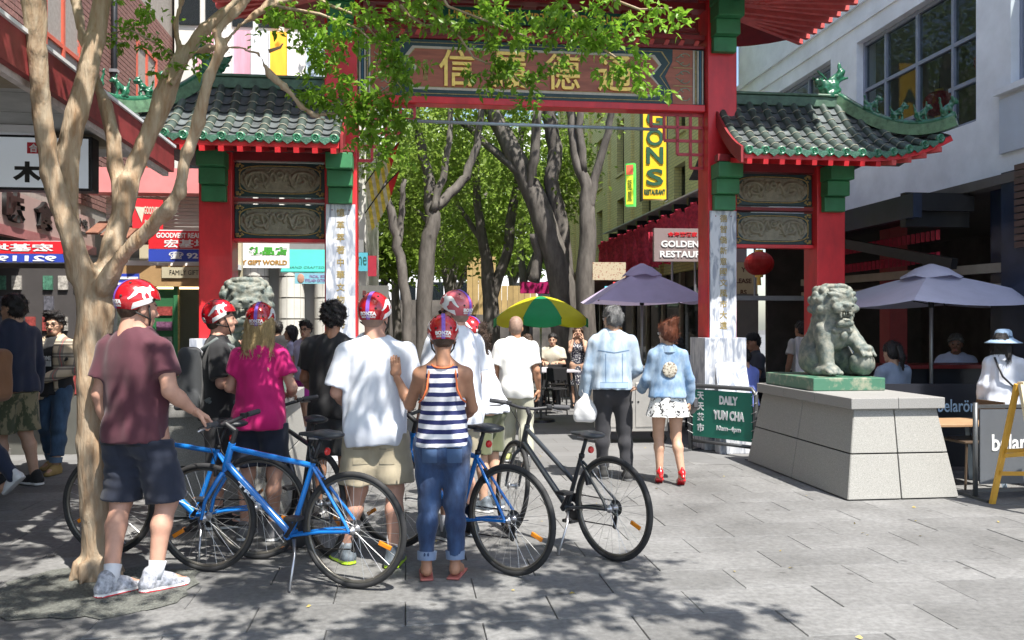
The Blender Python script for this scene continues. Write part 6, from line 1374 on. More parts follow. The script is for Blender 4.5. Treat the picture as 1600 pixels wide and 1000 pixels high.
# ------------------------------------------------------------------ the cycling party
GRP = 'cycling tour party in helmets'
NAVYC = cloth('navy_cotton', (.012, .017, .035)); DENIM = cloth('denim', (.012, .028, .078), col2=(.035, .08, .19), mix=(.38, .68), vscale=4, bump=.5, bscale=14); BEIGE = cloth('khaki_beige', (.36, .31, .22)); WTEE = cloth('white_cotton', (.66, .69, .76), var=.05); BLKC = cloth('black_cotton', (.014, .014, .016)); GREYC = cloth('charcoal_cotton', (.055, .057, .06)); SOCK = cloth('white_sock', (.65, .66, .7), var=.05)
SILV = mat('trainer_silver', (.33, .34, .38), .5, .6, 40); TRED = mat('trainer_red', (.50, .03, .04), .5, .1); TWH = mat('trainer_white', (.70, .70, .70), .5, .05)
def stripes(name, c1, c2, period, duty, rest=None):
    m = mat(name, c1, .85, 0); n = m.node_tree.nodes; l = m.node_tree.links; tc = n.new('ShaderNodeTexCoord'); s = n.new('ShaderNodeSeparateXYZ'); l.new(tc.outputs['Object'], s.inputs[0])
    no = n.new('ShaderNodeTexNoise'); no.inputs['Scale'].default_value = 5; l.new(tc.outputs['Object'], no.inputs['Vector']); wm = n.new('ShaderNodeMath'); wm.operation = 'MULTIPLY_ADD'; wm.inputs[1].default_value = .02; l.new(no.outputs[0], wm.inputs[0]); l.new(s.outputs[2], wm.inputs[2])
    f = n.new('ShaderNodeMath'); f.operation = 'PINGPONG'; f.inputs[1].default_value = period/2; l.new(wm.outputs[0], f.inputs[0]); g = n.new('ShaderNodeMath'); g.operation = 'GREATER_THAN'; g.inputs[1].default_value = period/2*duty; l.new(f.outputs[0], g.inputs[0])
    mx = n.new('ShaderNodeMix'); mx.data_type = 'RGBA'; mx.inputs[6].default_value = (*c1, 1); mx.inputs[7].default_value = (*c2, 1); l.new(g.outputs[0], mx.inputs[0]); l.new(mx.outputs[2], n['Principled BSDF'].inputs['Base Color']); return m
from mathutils.bvhtree import BVHTree
def sewn(garment, items):        # stitched pockets and seams laid on the back of a garment
    def fn(p, J, fem, h):
        o = garment(p, J, fem, h) or [c for c in p.children][-1]; me = o.data; bv = BVHTree.FromPolygons([v.co.copy() for v in me.vertices], [tuple(q.vertices) for q in me.polygons])
        for name, x0, x1, z0, z1, m, off, slant in items:
            nx = max(2, int(abs(x1-x0)/.016)); nz = max(2, int(abs(z1-z0)/.016)); vs = []; ok = True
            for i in range(nx+1):
                for j in range(nz+1):
                    x = x0+(x1-x0)*i/nx; z = z0+(z1-z0)*j/nz+slant*abs(i/nx-.5); hit = bv.ray_cast(Vector((x, -.6, z)), Vector((0, 1, 0)))
                    if hit[0] is None: ok = False; break
                    vs.append(hit[0]+Vector((0, -off, 0)))
                if not ok: break
            if ok: MB().add(vs, [(i*(nz+1)+j, i*(nz+1)+j+1, (i+1)*(nz+1)+j+1, (i+1)*(nz+1)+j) for i in range(nx) for j in range(nz)]).build(name, m, o, smooth=True)
        return o
    return fn
def pockets(m, seam, z0=.83, z1=.96, xa=.035, xb=.135): return [('back_pocket', s*xa, s*xb, z0, z1, m, .0035, .0) for s in (-1, 1)]+[('pocket_seam', s*xa, s*xb, z1-.004, z1+.004, seam, .0055, .0) for s in (-1, 1)]+[('centre_seam', -.003, .003, .84, 1.02, seam, .004, 0)]
# 1 man in maroon, hand on the handlebar
J = pose(hipL=(-.09, .0, .92), hipR=(.09, .02, .92), kneeL=(-.12, .01, .50), ankL=(-.04, -.16, .085), kneeR=(.14, .09, .50), ankR=(.14, -.01, .085), footL=R(-22), footR=R(-32), elR=(.275, -.05, 1.16), wrR=(.315, .085, 1.045), hdirR=(.55, .55, -.55), palmR=(-.2, -.6, -.8), curlR=.55, elL=(-.235, -.04, 1.13), wrL=(-.225, .05, .88), hyaw=R(-26), hpitch=R(-8))
person('man in maroon t-shirt and navy shorts holding a handlebar beside the tree', at(214, 5.12), R(-18), 1.80, J, 'fair', hair=('crop', 'brown'), helm=1, h=.0105, group=GRP, wear=[tshirt(cloth('maroon_cotton', (.085, .022, .035)), hem=.86, seed=5), sewn(trousers(NAVYC, .97, 'shorts', .018, .016, seed=8), pockets(cloth('navy_pocket', (.016, .022, .042)), BLKC, .76, .85)), socks(SOCK, .085), shoes('trainer', [SILV, TWH, TRED])])
# 2 guide with raised fist
J = pose(elR=(.26, .02, 1.15), wrR=(.20, .22, 1.36), hdirR=(0, -.05, 1), palmR=(0, -1, 0), curlR=1.0, elL=(-.24, .05, 1.15), wrL=(-.10, .24, 1.10), hdirL=(.5, .7, 0), palmL=(.3, 0, -1), curlL=.8, hyaw=R(6), hpitch=R(4))
def polo(p, J, fem, h):
    o = tshirt(BLKC, sleeve=.85, hem=.84, name='polo_shirt', seed=9)(p, J, fem, h); n = J['neck']; MB().tube([n+V3(0, 0, -.005), n+V3(0, .005, .04)], [.082, .070], 16, caps=False).build('collar', BLKC, o, smooth=True)
def backpack(p, J, fem, h):
    d = SDF((-.2, -.36, .80), (.2, .02, 1.52), .011); d.bx((0, -.215, 1.17), (.145, .085, .25), .06, .03); d.bx((0, -.30, 1.06), (.11, .035, .13), .03, .03); d.ell((.15, -.2, 1.0), (.03, .06, .09), .02); d.rough(.005, 28, 3); o = d.obj('backpack', cloth('pack_black', (.035, .038, .042)), p)
    b = MB()
    for s in (-1, 1): b.tube([(s*.11, -.13, 1.40), (s*.12, -.02, 1.485), (s*.12, .10, 1.42), (s*.125, .15, 1.28), (s*.15, .08, 1.12), (s*.16, -.10, 1.00)], .019, 7)
    b.tube([(-.17, -.08, 1.0), (-.12, .12, .99), (.12, .12, .99), (.17, -.08, 1.0)], .018, 7); b.build('straps', cloth('strap_grey', (.13, .15, .15)), o, smooth=True)
person('tour guide in black polo with grey backpack raising a fist', at(343, 6.7), R(-72), 1.735, J, 'fair', hair=('crop', 'brown'), helm=1, group=GRP, wear=[polo, backpack, trousers(cloth('dark_grey_drill', (.03, .03, .034)), .97, 'shorts', .02, .016), socks(BLKC), shoes('trainer', [BLKC, TWH])])
# 3 blonde woman in pink
J = pose(True, elL=(-.24, .0, 1.15), wrL=(-.16, .20, 1.10), hdirL=(-.5, .6, -.1), palmL=(.2, 0, -1), elR=(.24, .02, 1.15), wrR=(.17, .22, 1.08), hdirR=(-.5, .8, 0), palmR=(0, 0, -1), hyaw=R(3), hpitch=R(-2))
person('blonde woman in bright pink t-shirt and navy shorts seen from behind', at(407, 6.3), R(-3), 1.70, J, 'fair', True, hair=('bob', 'blond'), helm=1, group=GRP, wear=[tshirt(cloth('pink_cotton', (.52, .006, .14)), sleeve=.58, hem=.85, seed=12), trousers(NAVYC, .86, 'shorts', .014, .02, seed=4), shoes('trainer', [cloth('shoe_grey', (.16, .16, .17)), TWH])])
# 4 curly man in black
J = pose(hyaw=R(14), hpitch=R(-6), kneeL=(-.12, .05, .50), ankL=(-.13, .0, .085), elL=(-.25, .03, 1.14), wrL=(-.22, .22, 1.0))
person('curly haired man in black t-shirt and charcoal shorts without a helmet', at(520, 7.1), R(-6), 1.745, J, 'tan', hair=('curly', 'black'), group=GRP, wear=[tshirt(BLKC, hem=.82, seed=15, loose=.02, sleeve=.68), trousers(GREYC, .98, 'shorts', .022, .02), shoes('trainer', [BLKC, TWH])])
# 5 man in white t-shirt
J = pose(kneeL=(-.11, .03, .50), ankL=(-.20, .06, .085), hipR=(.10, 0, .91), kneeR=(.13, -.01, .50), ankR=(.125, -.06, .085), footL=R(35), footR=R(-14), elL=(-.25, .02, 1.14), wrL=(-.18, .24, 1.02), hdirL=(.3, .9, -.1), palmL=(0, 0, -1), elR=(.25, .04, 1.14), wrR=(.18, .25, 1.02), hdirR=(-.3, .9, -.1), palmR=(0, 0, -1), hyaw=R(-16), hpitch=R(-3))
LIME = mat('trainer_lime', (.40, .62, .03), .45, .1); TGR = mat('trainer_grey', (.10, .12, .14), .6, .4, 30)
person('man in white t-shirt, beige shorts and lime soled trainers seen from behind', at(586, 5.62), R(5), 1.745, J, 'fair', hair=('crop', 'stubble'), helm=1, h=.0105, group=GRP, wear=[tshirt(WTEE, hem=.80, loose=.022, sleeve=.80, seed=18, wr=.009), sewn(trousers(BEIGE, .90, 'shorts', .026, .028, seed=6), pockets(cloth('khaki_pocket', (.33, .285, .20)), cloth('khaki_seam', (.22, .19, .13)), .68, .78)), socks(SOCK, .12), shoes('trainer', [TGR, LIME])])
# 6 woman in striped tank top, hand on his back
J = pose(True, elL=(-.235, .12, 1.17), wrL=(-.335, .20, 1.36), hdirL=(-.10, .10, 1), palmL=(0, 1, 0), curlL=.12, elR=(.20, .10, 1.15), wrR=(.13, .28, 1.06), hdirR=(-.3, .9, .1), palmR=(0, 0, -1), hipL=(-.095, 0, .91), kneeL=(-.10, .03, .50), ankL=(-.11, -.03, .085), kneeR=(.085, .03, .50), ankR=(.085, -.01, .085), footL=R(6), footR=R(-12), hyaw=R(4), hpitch=R(-10))
STR = stripes('navy_white_stripe', (.64, .64, .68), (.012, .018, .09), .062, .52)
def tank(p, J, fem, h):
    lo, hi = bbox(J); d = SDF(lo, hi, .009); c, pe, n = J['chest'], J['pelvis'], J['neck']; torso(d, J, True, .010, 0); d.cap(c*.3+pe*.7, V3(0, 0, .86), .158, .166, .05, (1, 1.4, 1)); d.cut(V3(0, 0, .905), (0, 0, -1))
    for s in (-1, 1): d.cap((s*.185, -.14, 1.30), (s*.155, .12, 1.33), .085, .095, .02, op='sub'); d.cap((s*.215, -.1, 1.42), (s*.20, .1, 1.42), .105, .105, .02, op='sub')
    d.cut(n+V3(0, 0, -.015), (0, -.15, 1)); d.rough(.003, 20, 4); o = d.obj('striped_tank_top', STR, p)
    b = MB()
    for s in (-1, 1):
        pts = [(.075, -.028, 1.468), (.088, -.075, 1.43), (.094, -.108, 1.37), (.102, -.121, 1.30), (.128, -.112, 1.235), (.160, -.072, 1.205)]
        b.tube([(s*x, y, z) for x, y, z in pts], .0065, 6)
    b.tube([(.072*math.cos(a), -.035+.055*math.sin(a)-.02, 1.462-.022*abs(math.sin(a))) for a in np.linspace(math.pi, 2*math.pi, 9)], .006, 6)
    b.build('orange_binding', mat('orange_binding', (.75, .16, .05), .7, .05), o, smooth=True)
person('woman in navy striped tank top and rolled jeans, hand on the white shirt', at(692, 5.33), R(2), 1.60, J, 'tan', True, hair=('crop', 'brown'), helm=1, h=.0105, group=GRP, wear=[tank, sewn(trousers(DENIM, 1.0, 'jeans', .010, .010, cutz=.16, cuff=cloth('denim_inside', (.16, .22, .34)), wr=.005, top=.02), pockets(cloth('denim_pocket', (.05, .10, .21)), cloth('denim_seam', (.004, .008, .022)), .80, .905)+[('leg_seam', s*.17, s*.175, .3, .8, NAVYC, .003, 0) for s in (-1, 1)]), shoes('thong', [mat('sandal_pink', (.40, .12, .10), .6)])])
# 7 tall man in white with faded helmet
J = pose(hyaw=R(8), elL=(-.235, .02, 1.13), wrL=(-.235, .12, .89), elR=(.235, .02, 1.13), wrR=(.235, .10, .89))
person('tall man in white t-shirt with a faded red helmet looking away to the side', at(712, 6.35), R(48), 1.79, J, 'fair', hair=('crop', 'stubble'), helm='faded', group=GRP, wear=[tshirt(WTEE, hem=.80, loose=.026, sleeve=.72, seed=22), trousers(BEIGE, .95, 'shorts', .02, .02), shades(), socks(SOCK), shoes('trainer', [TGR, TWH])])
# 8 woman in white t-shirt leaning to a handlebar
J = pose(True, chest=(0, .09, 1.25), neck=(0, .16, 1.44), head=(0, .21, 1.58), shL=(-.15, .13, 1.385), shR=(.15, .13, 1.385), elL=(-.21, .16, 1.10), wrL=(-.17, .40, 1.0), hdirL=(.1, .9, -.4), palmL=(0, -.3, -1), curlL=.8, elR=(.21, .08, 1.10), wrR=(.17, .32, 1.0), hdirR=(-.1, .9, -.4), palmR=(0, -.3, -1), curlR=.8, hpitch=R(-10))
person('woman in white t-shirt and helmet leaning over a dark handlebar', at(762, 7.3), R(62), 1.66, J, 'light', True, hair=('tail', 'brown'), helm=1, group=GRP, wear=[tshirt(WTEE, hem=.88, loose=.014, seed=25), trousers(cloth('olive_drill', (.09, .10, .05)), .95, 'shorts', .016, .016), shoes('trainer', [TGR, TWH])])
# ------------------------------------------------------------------ passers-by
PAS = 'passers-by'
# 9 bald man walking away
J = pose(kneeL=(-.10, .16, .52), ankL=(-.10, .14, .10), kneeR=(.12, .02, .50), ankR=(.15, -.28, .17), toeR=R(38), wrR=(.27, .10, .90), wrL=(-.27, .05, .88), hyaw=R(3))
person('bald man in white shirt and pale trousers walking away', at(806, 9.7), R(-4), 1.66, J, 'tan', hair=('crop', 'stubble'), group=PAS, wear=[tshirt(cloth('bright_white', (.74, .74, .72), var=.04), hem=.80, loose=.026, sleeve=.8, seed=28), trousers(cloth('pale_olive', (.34, .34, .27)), 1.0, 'trousers', .018, .024), shoes('plain', [mat('lime_sole', (.40, .42, .15), .6), TWH])])
# 10 man of the denim couple
BLEACH = cloth('bleached_denim', (.17, .27, .40), col2=(.46, .52, .57), mix=(.25, .75), vscale=4.5, stretch=(2.2, 2.2, .8), bump=.6); BLACKJ = cloth('black_jeans', (.022, .022, .027))
J = pose(elL=(-.25, .0, 1.14), wrL=(-.285, .06, .875), elR=(.25, -.03, 1.13), wrR=(.20, .16, 1.05), hdirR=(-.3, .8, .1), palmR=(-.2, 0, -1), curlL=.9, kneeL=(-.10, .05, .50), ankL=(-.085, .06, .085), kneeR=(.12, .0, .50), ankR=(.145, -.06, .085), hyaw=R(22))
def jack(m, name='denim_jacket', hem=.93, **k):
    def fn(p, J, fem, h):
        o = tshirt(m, hem=hem, loose=.022, long=True, name=name, wr=.008, seed=31, neckcut=False)(p, J, fem, h); n = J['neck']; MB().tube([n+V3(0, -.01, -.03), n+V3(0, -.015, .035)], [.10, .082], 16, caps=False).build('collar', m, o, smooth=True); return o
    return fn
person('man in bleached denim jacket and black jeans walking with a carrier bag', at(957, 8.75), R(0), 1.755, J, 'light', hair=('short', 'grey'), group=PAS, wear=[sewn(jack(BLEACH), [('yoke_seam', -.16, .16, 1.295, 1.303, cloth('seam_blue', (.10, .17, .28)), .003, .05), ('hem_band', -.14, .14, .945, .995, cloth('band_blue', (.24, .33, .44)), .004, 0), ('hem_seam', -.14, .14, .996, 1.002, MATS['seam_blue'], .005, 0)]+[('back_seam', s*.085-.003, s*.085+.003, 1.0, 1.29, MATS['seam_blue'], .003, 0) for s in (-1, 1)]), trousers(BLACKJ, 1.0, 'jeans', .010, .012), shades(mat('silver_rim', (.6, .6, .6), .3, 0, metal=.5)), shoes('plain', [mat('suede_black', (.02, .02, .02), .8), mat('sole_grey', (.12, .12, .12), .7)])])
# 11 woman of the denim couple
J = pose(True, elL=(-.23, .02, 1.15), wrL=(-.27, .14, 1.03), hdirL=(-.5, .6, 0), palmL=(0, -.2, -1), elR=(.235, -.04, 1.14), wrR=(.245, .02, .90), curlR=.8, kneeL=(-.09, .06, .52), ankL=(-.085, .0, .12), kneeR=(.09, .0, .52), ankR=(.13, -.13, .13), toeL=R(28), toeR=R(34), hyaw=R(24))
def skirt(m, z0, z1, r0, r1, name='skirt', wav=10):
    def fn(p, J, fem, h):
        b = MB(); n = 60; vs = []; pe = J['pelvis']
        for j in range(9):
            t = j/8; r_ = r0+(r1-r0)*t**.8
            for i in range(n): a = 2*math.pi*i/n; q = r_*(1+.06*t*math.sin(wav*a)+.03*t*math.sin(7*a+1)); vs.append((pe[0]+q*math.cos(a), pe[1]-.02+q*.74*math.sin(a), z0+(z1-z0)*t))
        b.add(vs, [(j*n+i, j*n+(i+1) % n, (j+1)*n+(i+1) % n, (j+1)*n+i) for j in range(8) for i in range(n)]); o = b.build(name, m, p, smooth=True); return o
    return fn
FLORAL = mat('floral_white', (.74, .74, .72), .8, .2, 26, col2=(.03, .03, .035), mix=(.54, .57))
def patchback(p, J, fem, h):
    c = J['chest']; b = MB(); rr = random.Random(4); b.sph((0, -.142, 1.25), (.082, .012, .088), 14, 6); o = b.build('round_back_patch', mat('patch_pale', (.50, .46, .38), .8, .6, 40, col2=(.12, .09, .06), mix=(.45, .62)), p, smooth=True)
def handbag(p, J, fem, h):
    w = J['wrR']; MB().box(w+V3(.06, .08, -.06), (.06, .26, .12), RX(R(-20))).build('clutch_bag', mat('black_leather', (.02, .02, .022), .35), p, bev=.012)
REDSHOE = mat('red_patent', (.55, .012, .015), .25, .1, coat=.5)
person('red haired woman in denim jacket, floral skirt and red heels walking away', at(1043, 8.5), R(0), 1.60, J, 'light', True, hair=('bun', 'auburn'), group=PAS, wear=[skirt(FLORAL, .99, .74, .165, .235), jack(cloth('blue_denim_bleach', (.07, .16, .30), col2=(.36, .45, .54), mix=(.30, .80), vscale=5, stretch=(2, 2, .9), bump=.6), hem=.95), patchback, handbag, shades(mat('white_rim', (.7, .7, .7), .3, 0)), shoes('heel', [REDSHOE])])
bag = thing('carrier_bag', 'white plastic carrier bag hanging from the denim man\'s hand', 'bag', at(914, 8.75, .58)); d = SDF((-.16, -.10, -.02), (.16, .10, .36), .009); d.ell((0, 0, .11), (.115, .07, .115), .04); d.bx((0, 0, .05), (.105, .06, .05), .03, .05); d.cap((0, 0, .2), (0, 0, .30), .05, .016, .05, sq=(1, 1.5, 1)); d.rough(.008, 32, 5); d.obj('bag_body', mat('bag_film', (.72, .73, .74), .35, .06, trans=.3, bump=.5, bscale=16), bag); b = MB(); b.torus((0, 0, .315), .028, .007, n=14, k=5); b.build('bag_handle', MATS['bag_film'], bag, smooth=True)
# 12 woman in patterned dress with both hands at her face
J = pose(True, elL=(-.17, .17, 1.22), wrL=(-.105, .12, 1.47), hdirL=(.1, -.1, 1), palmL=(1, -.2, 0), elR=(.17, .17, 1.22), wrR=(.105, .12, 1.47), hdirR=(-.1, -.1, 1), palmR=(-1, -.2, 0), hyaw=R(0))
DRESS = mat('dress_check', (.05, .05, .07), .8, 0); n_ = DRESS.node_tree.nodes; ck = n_.new('ShaderNodeTexVoronoi'); ck.inputs['Scale'].default_value = 32; tcx = n_.new('ShaderNodeTexCoord'); crx = n_.new('ShaderNodeValToRGB'); crx.color_ramp.elements[0].color = (.5, .5, .5, 1); crx.color_ramp.elements[1].color = (.03, .03, .05, 1); crx.color_ramp.elements[0].position = .36; crx.color_ramp.elements[1].position = .42; DRESS.node_tree.links.new(tcx.outputs['Object'], ck.inputs['Vector']); DRESS.node_tree.links.new(ck.outputs['Distance'], crx.inputs[0]); DRESS.node_tree.links.new(crx.outputs[0], n_['Principled BSDF'].inputs['Base Color'])
def dresstop(p, J, fem, h):
    lo, hi = bbox(J); d = SDF(lo, hi, h); torso(d, J, True, .010, 0); d.ell(J['neck']+V3(0, .06, .0), (.075, .10, .12), .02, op='sub'); d.cut((0, 0, .93), (0, 0, -1))
    for s in (-1, 1): d.ell((s*.20, 0, 1.42), (.06, .12, .10), .02, op='sub')
    d.obj('dress_bodice', DRESS, p)
person('woman in dark patterned dress with both hands raised to her face', at(903, 16.4), R(176), 1.57, J, 'light', True, hair=('long', 'brown'), h=.015, group=PAS, wear=[dresstop, skirt(DRESS, .98, .50, .15, .19, 'dress_skirt', 5), shoes('plain', [BLACKM])])
# 13 young man in plaid shirt
J = pose(elL=(-.25, .05, 1.14), wrL=(-.05, .26, 1.06), hdirL=(.8, .3, -.2), palmL=(0, -1, 0), elR=(.26, -.02, 1.13), wrR=(.24, .12, .90), kneeL=(-.10, .08, .50), ankL=(-.09, .12, .085), kneeR=(.11, .02, .50), ankR=(.13, -.14, .10), footL=R(8), hyaw=R(12), hpitch=R(-4))
PLAID = mat('plaid_shirt', (.46, .37, .26), .85, 0)
def plaid(m):
    n = m.node_tree.nodes; l = m.node_tree.links; tc = n.new('ShaderNodeTexCoord'); s = n.new('ShaderNodeSeparateXYZ'); l.new(tc.outputs['Object'], s.inputs[0]); cur = (.46, .37, .26, 1); last = None
    for ax, per, wd, col in ((2, .13, .055, (.07, .065, .06)), (0, .15, .045, (.09, .085, .08)), (2, .13, .006, (.6, .55, .45)), (0, .15, .005, (.45, .03, .05))):
        a = n.new('ShaderNodeMath'); a.operation = 'PINGPONG'; a.inputs[1].default_value = per/2; l.new(s.outputs[ax], a.inputs[0]); g = n.new('ShaderNodeMath'); g.operation = 'LESS_THAN'; g.inputs[1].default_value = wd/2; l.new(a.outputs[0], g.inputs[0]); k = n.new('ShaderNodeMath'); k.operation = 'MULTIPLY'; k.inputs[1].default_value = .72; l.new(g.outputs[0], k.inputs[0])
        mx = n.new('ShaderNodeMix'); mx.data_type = 'RGBA'; l.new(k.outputs[0], mx.inputs[0]); mx.inputs[7].default_value = (*col, 1)
        if last: l.new(last, mx.inputs[6])
        else: mx.inputs[6].default_value = cur
        last = mx.outputs[2]
    l.new(last, n['Principled BSDF'].inputs['Base Color'])
plaid(PLAID)
def openshirt(p, J, fem, h):
    o = tshirt(BLKC, hem=.86, loose=.008, seed=41)(p, J, fem, h); lo, hi = bbox(J); d = SDF(lo, hi, h); torso(d, J, fem, .024, 1); d.cap((0, 0, 1.0), (0, 0, .80), .178, .186, .05, (1, 1.35, 1)); d.cut((0, 0, .82), (0, 0, -1))
    for s in 'LR': arm(d, J, s, fem, .018, 2, bulk=.008)
    d.bx((0, .2, 1.2), (.065, .2, .6), .02, .02, op='sub'); d.ell(J['neck']+V3(0, .02, .05), (.08, .08, .06), .01, op='sub'); d.rough(.006, 18, 6); d.obj('plaid_shirt', PLAID, p)
    letters('shirt_print', 'ROME', cloth('print_white', (.6, .6, .6)), o, (0, 0, 0), w=.13, h=.05, bold=.05, depth=.004, wrap=lambda q: np.stack([-q[:, 0], .155-q[:, 1]*0+(q[:, 1] < 0)*.003, 1.27+q[:, 2]], 1)); MB().box((0, .152, 1.21), (.12, .008, .06)).build('print_block', cloth('print_grey', (.5, .52, .52)), o)
def watch(p, J, fem, h):
    a, w = J['elL'], J['wrL']; q = w+(a-w)*.08; MB().tube([q, q+(a-w)*.12], .040, 12).build('wrist_watch', mat('watch_white', (.5, .55, .65), .3, .1), p)
BOOT = mat('tan_suede', (.34, .24, .09), .8, .15)
person('smiling young man in open plaid shirt and glasses at the shop front', at(86, 9.15), R(172), 1.70, J, 'light', hair=('quiff', 'black'), group=PAS, wear=[openshirt, watch, trousers(cloth('mid_denim', (.035, .075, .14), var=.4), 1.0, 'jeans', .012, .014, cutz=.20, cuff=cloth('denim_turnup', (.10, .16, .24))), shades(None, True), shoes('boot', [BOOT])])
# 14 man in navy jacket and camouflage shorts, 15 passer with brown pack
CAMO = cloth('camouflage', (.06, .07, .035), col2=(.22, .19, .11), mix=(.47, .52), vscale=9, var=.3)
J = pose(hyaw=R(10), kneeL=(-.1, .06, .5), ankL=(-.1, .05, .085), kneeR=(.1, -.02, .5), ankR=(.1, -.14, .09), wrR=(.26, .02, .88), curlR=.7)
person('man in navy jacket and camouflage shorts at the left edge', at(22, 8.35), R(70), 1.86, J, 'light', hair=('short', 'black'), group=PAS, wear=[jack(cloth('navy_jacket', (.014, .02, .045)), 'jacket', .88), trousers(CAMO, .98, 'shorts', .026, .03), shoes('plain', [BLKC, TWH])])
J = pose(kneeR=(.1, -.10, .50), ankR=(.1, -.36, .24), toeR=R(40), kneeL=(-.1, .1, .5), ankL=(-.1, .08, .085))
def brownpack(p, J, fem, h):
    d = SDF((-.22, -.42, .85), (.22, .0, 1.52), .012); d.bx((0, -.23, 1.20), (.17, .11, .25), .08, .03); d.rough(.005, 22, 8); o = d.obj('backpack', cloth('brown_canvas', (.24, .11, .05)), p); MB().tube([(.1, -.15, 1.42), (.12, 0, 1.48), (.12, .14, 1.35)], .02, 7).build('strap', cloth('pink_strap', (.5, .12, .14)), o, smooth=True)
person('passer with brown canvas backpack, white shoes and jeans cut off by the picture edge', at(-44, 7.6), R(78), 1.66, J, 'light', hair=('short', 'black'), group=PAS, wear=[jack(cloth('dark_navy_knit', (.016, .02, .035)), 'jumper', .88), brownpack, trousers(cloth('dark_denim', (.014, .022, .05)), 1.0, 'jeans', .012, .016, cutz=.12), shoes('plain', [TWH])])
# 16 people beyond the left lion
LAV = cloth('lavender_cotton', (.42, .42, .60), var=.06)
J = pose(hyaw=R(20), kneeL=(-.1, .1, .5), ankL=(-.1, .12, .085))
person('man in lavender tank top and magenta shorts beyond the pedestal', at(478, 12.6), R(150), 1.62, J, 'light', hair=('quiff', 'black'), h=.014, group=PAS, wear=[tshirt(LAV, sleeve=.12, hem=.84, name='tank_top'), trousers(cloth('magenta_cotton', (.38, .03, .28)), .85, 'shorts', .02, .02), shades(None, True), shoes('plain', [TWH])])
person('dark haired woman in pale top beyond the pedestal', at(455, 13.3), R(100), 1.56, pose(True), 'light', True, hair=('long', 'black'), h=.015, group=PAS, wear=[tshirt(LAV, hem=.88), trousers(BLACKJ, .8, 'shorts', .012, .01), shoes('plain', [BLKC])])
person('man in dark shirt with his back turned, beyond the blonde woman', at(434, 13.9), R(20), 1.63, pose(), 'light', hair=('short', 'black'), h=.015, group=PAS, wear=[tshirt(BLKC), trousers(BLACKJ, 1, 'trousers'), shoes('plain', [BLKC])])
# 17 woman with the wide hat at the right edge
J = pose(True, elR=(.24, .04, 1.14), wrR=(.16, .22, 1.02), hyaw=R(-30))
def sunhat(p, J, fem, h):
    b = MB(); b.lathe([(.0, .17), (.06, .165), (.088, .14), (.098, .07), (.105, .062), (.15, .03), (.20, .005), (.198, .0), (.14, .022), (.10, .05)], 30); o = b.build('sun_hat', mat('straw_blue', (.30, .42, .56), .8, .25, 30, stretch=(1, 1, 8)), p, smooth=True); o.matrix_local = headM(J); s_ = MB().lathe([(.100, .055), (.103, .075), (.099, .085)], 30).build('hat_band', cloth('band_navy', (.06, .12, .2)), o, smooth=True)
def shoulderbag(p, J, fem, h):
    b = MB().tube([(-.10, -.09, 1.47), (-.02, -.155, 1.25), (.14, -.14, 1.08), (.20, -.06, .98)], .012, 6).build('bag_strap', BLACKM, p, smooth=True); MB().box((.23, -.02, .92), (.09, .26, .20)).build('shoulder_bag', mat('bag_black', (.02, .02, .025), .5), p, bev=.02)
person('woman in blue straw sun hat and white knit top by the café screen', at(1568, 8.55), R(-25), 1.50, J, 'light', True, hair=('bob', 'black'), group=PAS, wear=[jack(cloth('white_knit', (.60, .63, .70), var=.05), 'knit_top', .90), skirt(cloth('brown_skirt', (.10, .065, .05)), .96, .40, .15, .19), sunhat, shoulderbag, shoes('plain', [BLKC])])
# ------------------------------------------------------------------ bicycles
TYRE = mat('tyre_black', (.022, .022, .023), .75, .25, 20); RIM = mat('rim_grey', (.16, .15, .13), .35, .2, metal=.7); SPK = mat('spoke_steel', (.50, .50, .50), .3, 0, metal=.8); ALLOY = mat('alloy', (.5, .5, .52), .3, .1, metal=.85); BPLAS = mat('black_plastic', (.018, .018, .02), .5, .1); ORF = mat('orange_reflector', (.75, .24, .01), .3, .1, coat=.5); RRF = mat('red_reflector', (.6, .02, .02), .25, .05, coat=.5)
BLUEF = mat('blue_frame_paint', (.010, .17, .55), .22, .05, 3, coat=.7); BLKF = mat('black_frame_paint', (.03, .035, .042), .28, .1, 3, coat=.6)
_w = {}
def wheel_meshes():
    if _w: return _w
    _w['rim'] = MB().torus((0, 0, 0), .308, .012, n=56, k=6, sx=1.0).mesh(True); _w['tyre'] = MB().torus((0, 0, 0), .327, .0185, n=56, k=8).mesh(True)
    sp = MB()
    for i in range(28):
        a = 2*math.pi*i/28; b = a+(.5 if (i//2) % 2 else -.5); y = .028*(1 if i % 2 else -1)
        sp.tube([(.022*math.cos(b), y, .022*math.sin(b)), (.302*math.cos(a), 0, .302*math.sin(a))], .0011, 4, caps=False)
    _w['spokes'] = sp.mesh(); h = MB(); h.lathe([(.008, -.055), (.012, -.04), (.026, -.034), (.026, -.028), (.014, -.02), (.014, .02), (.026, .028), (.026, .034), (.012, .04), (.008, .055)], 14, M=RX(R(90))); _w['hub'] = h.mesh(True)
    for k, m in (('rim', RIM), ('tyre', TYRE), ('spokes', SPK), ('hub', ALLOY)): _w[k].materials.append(m)
    return _w
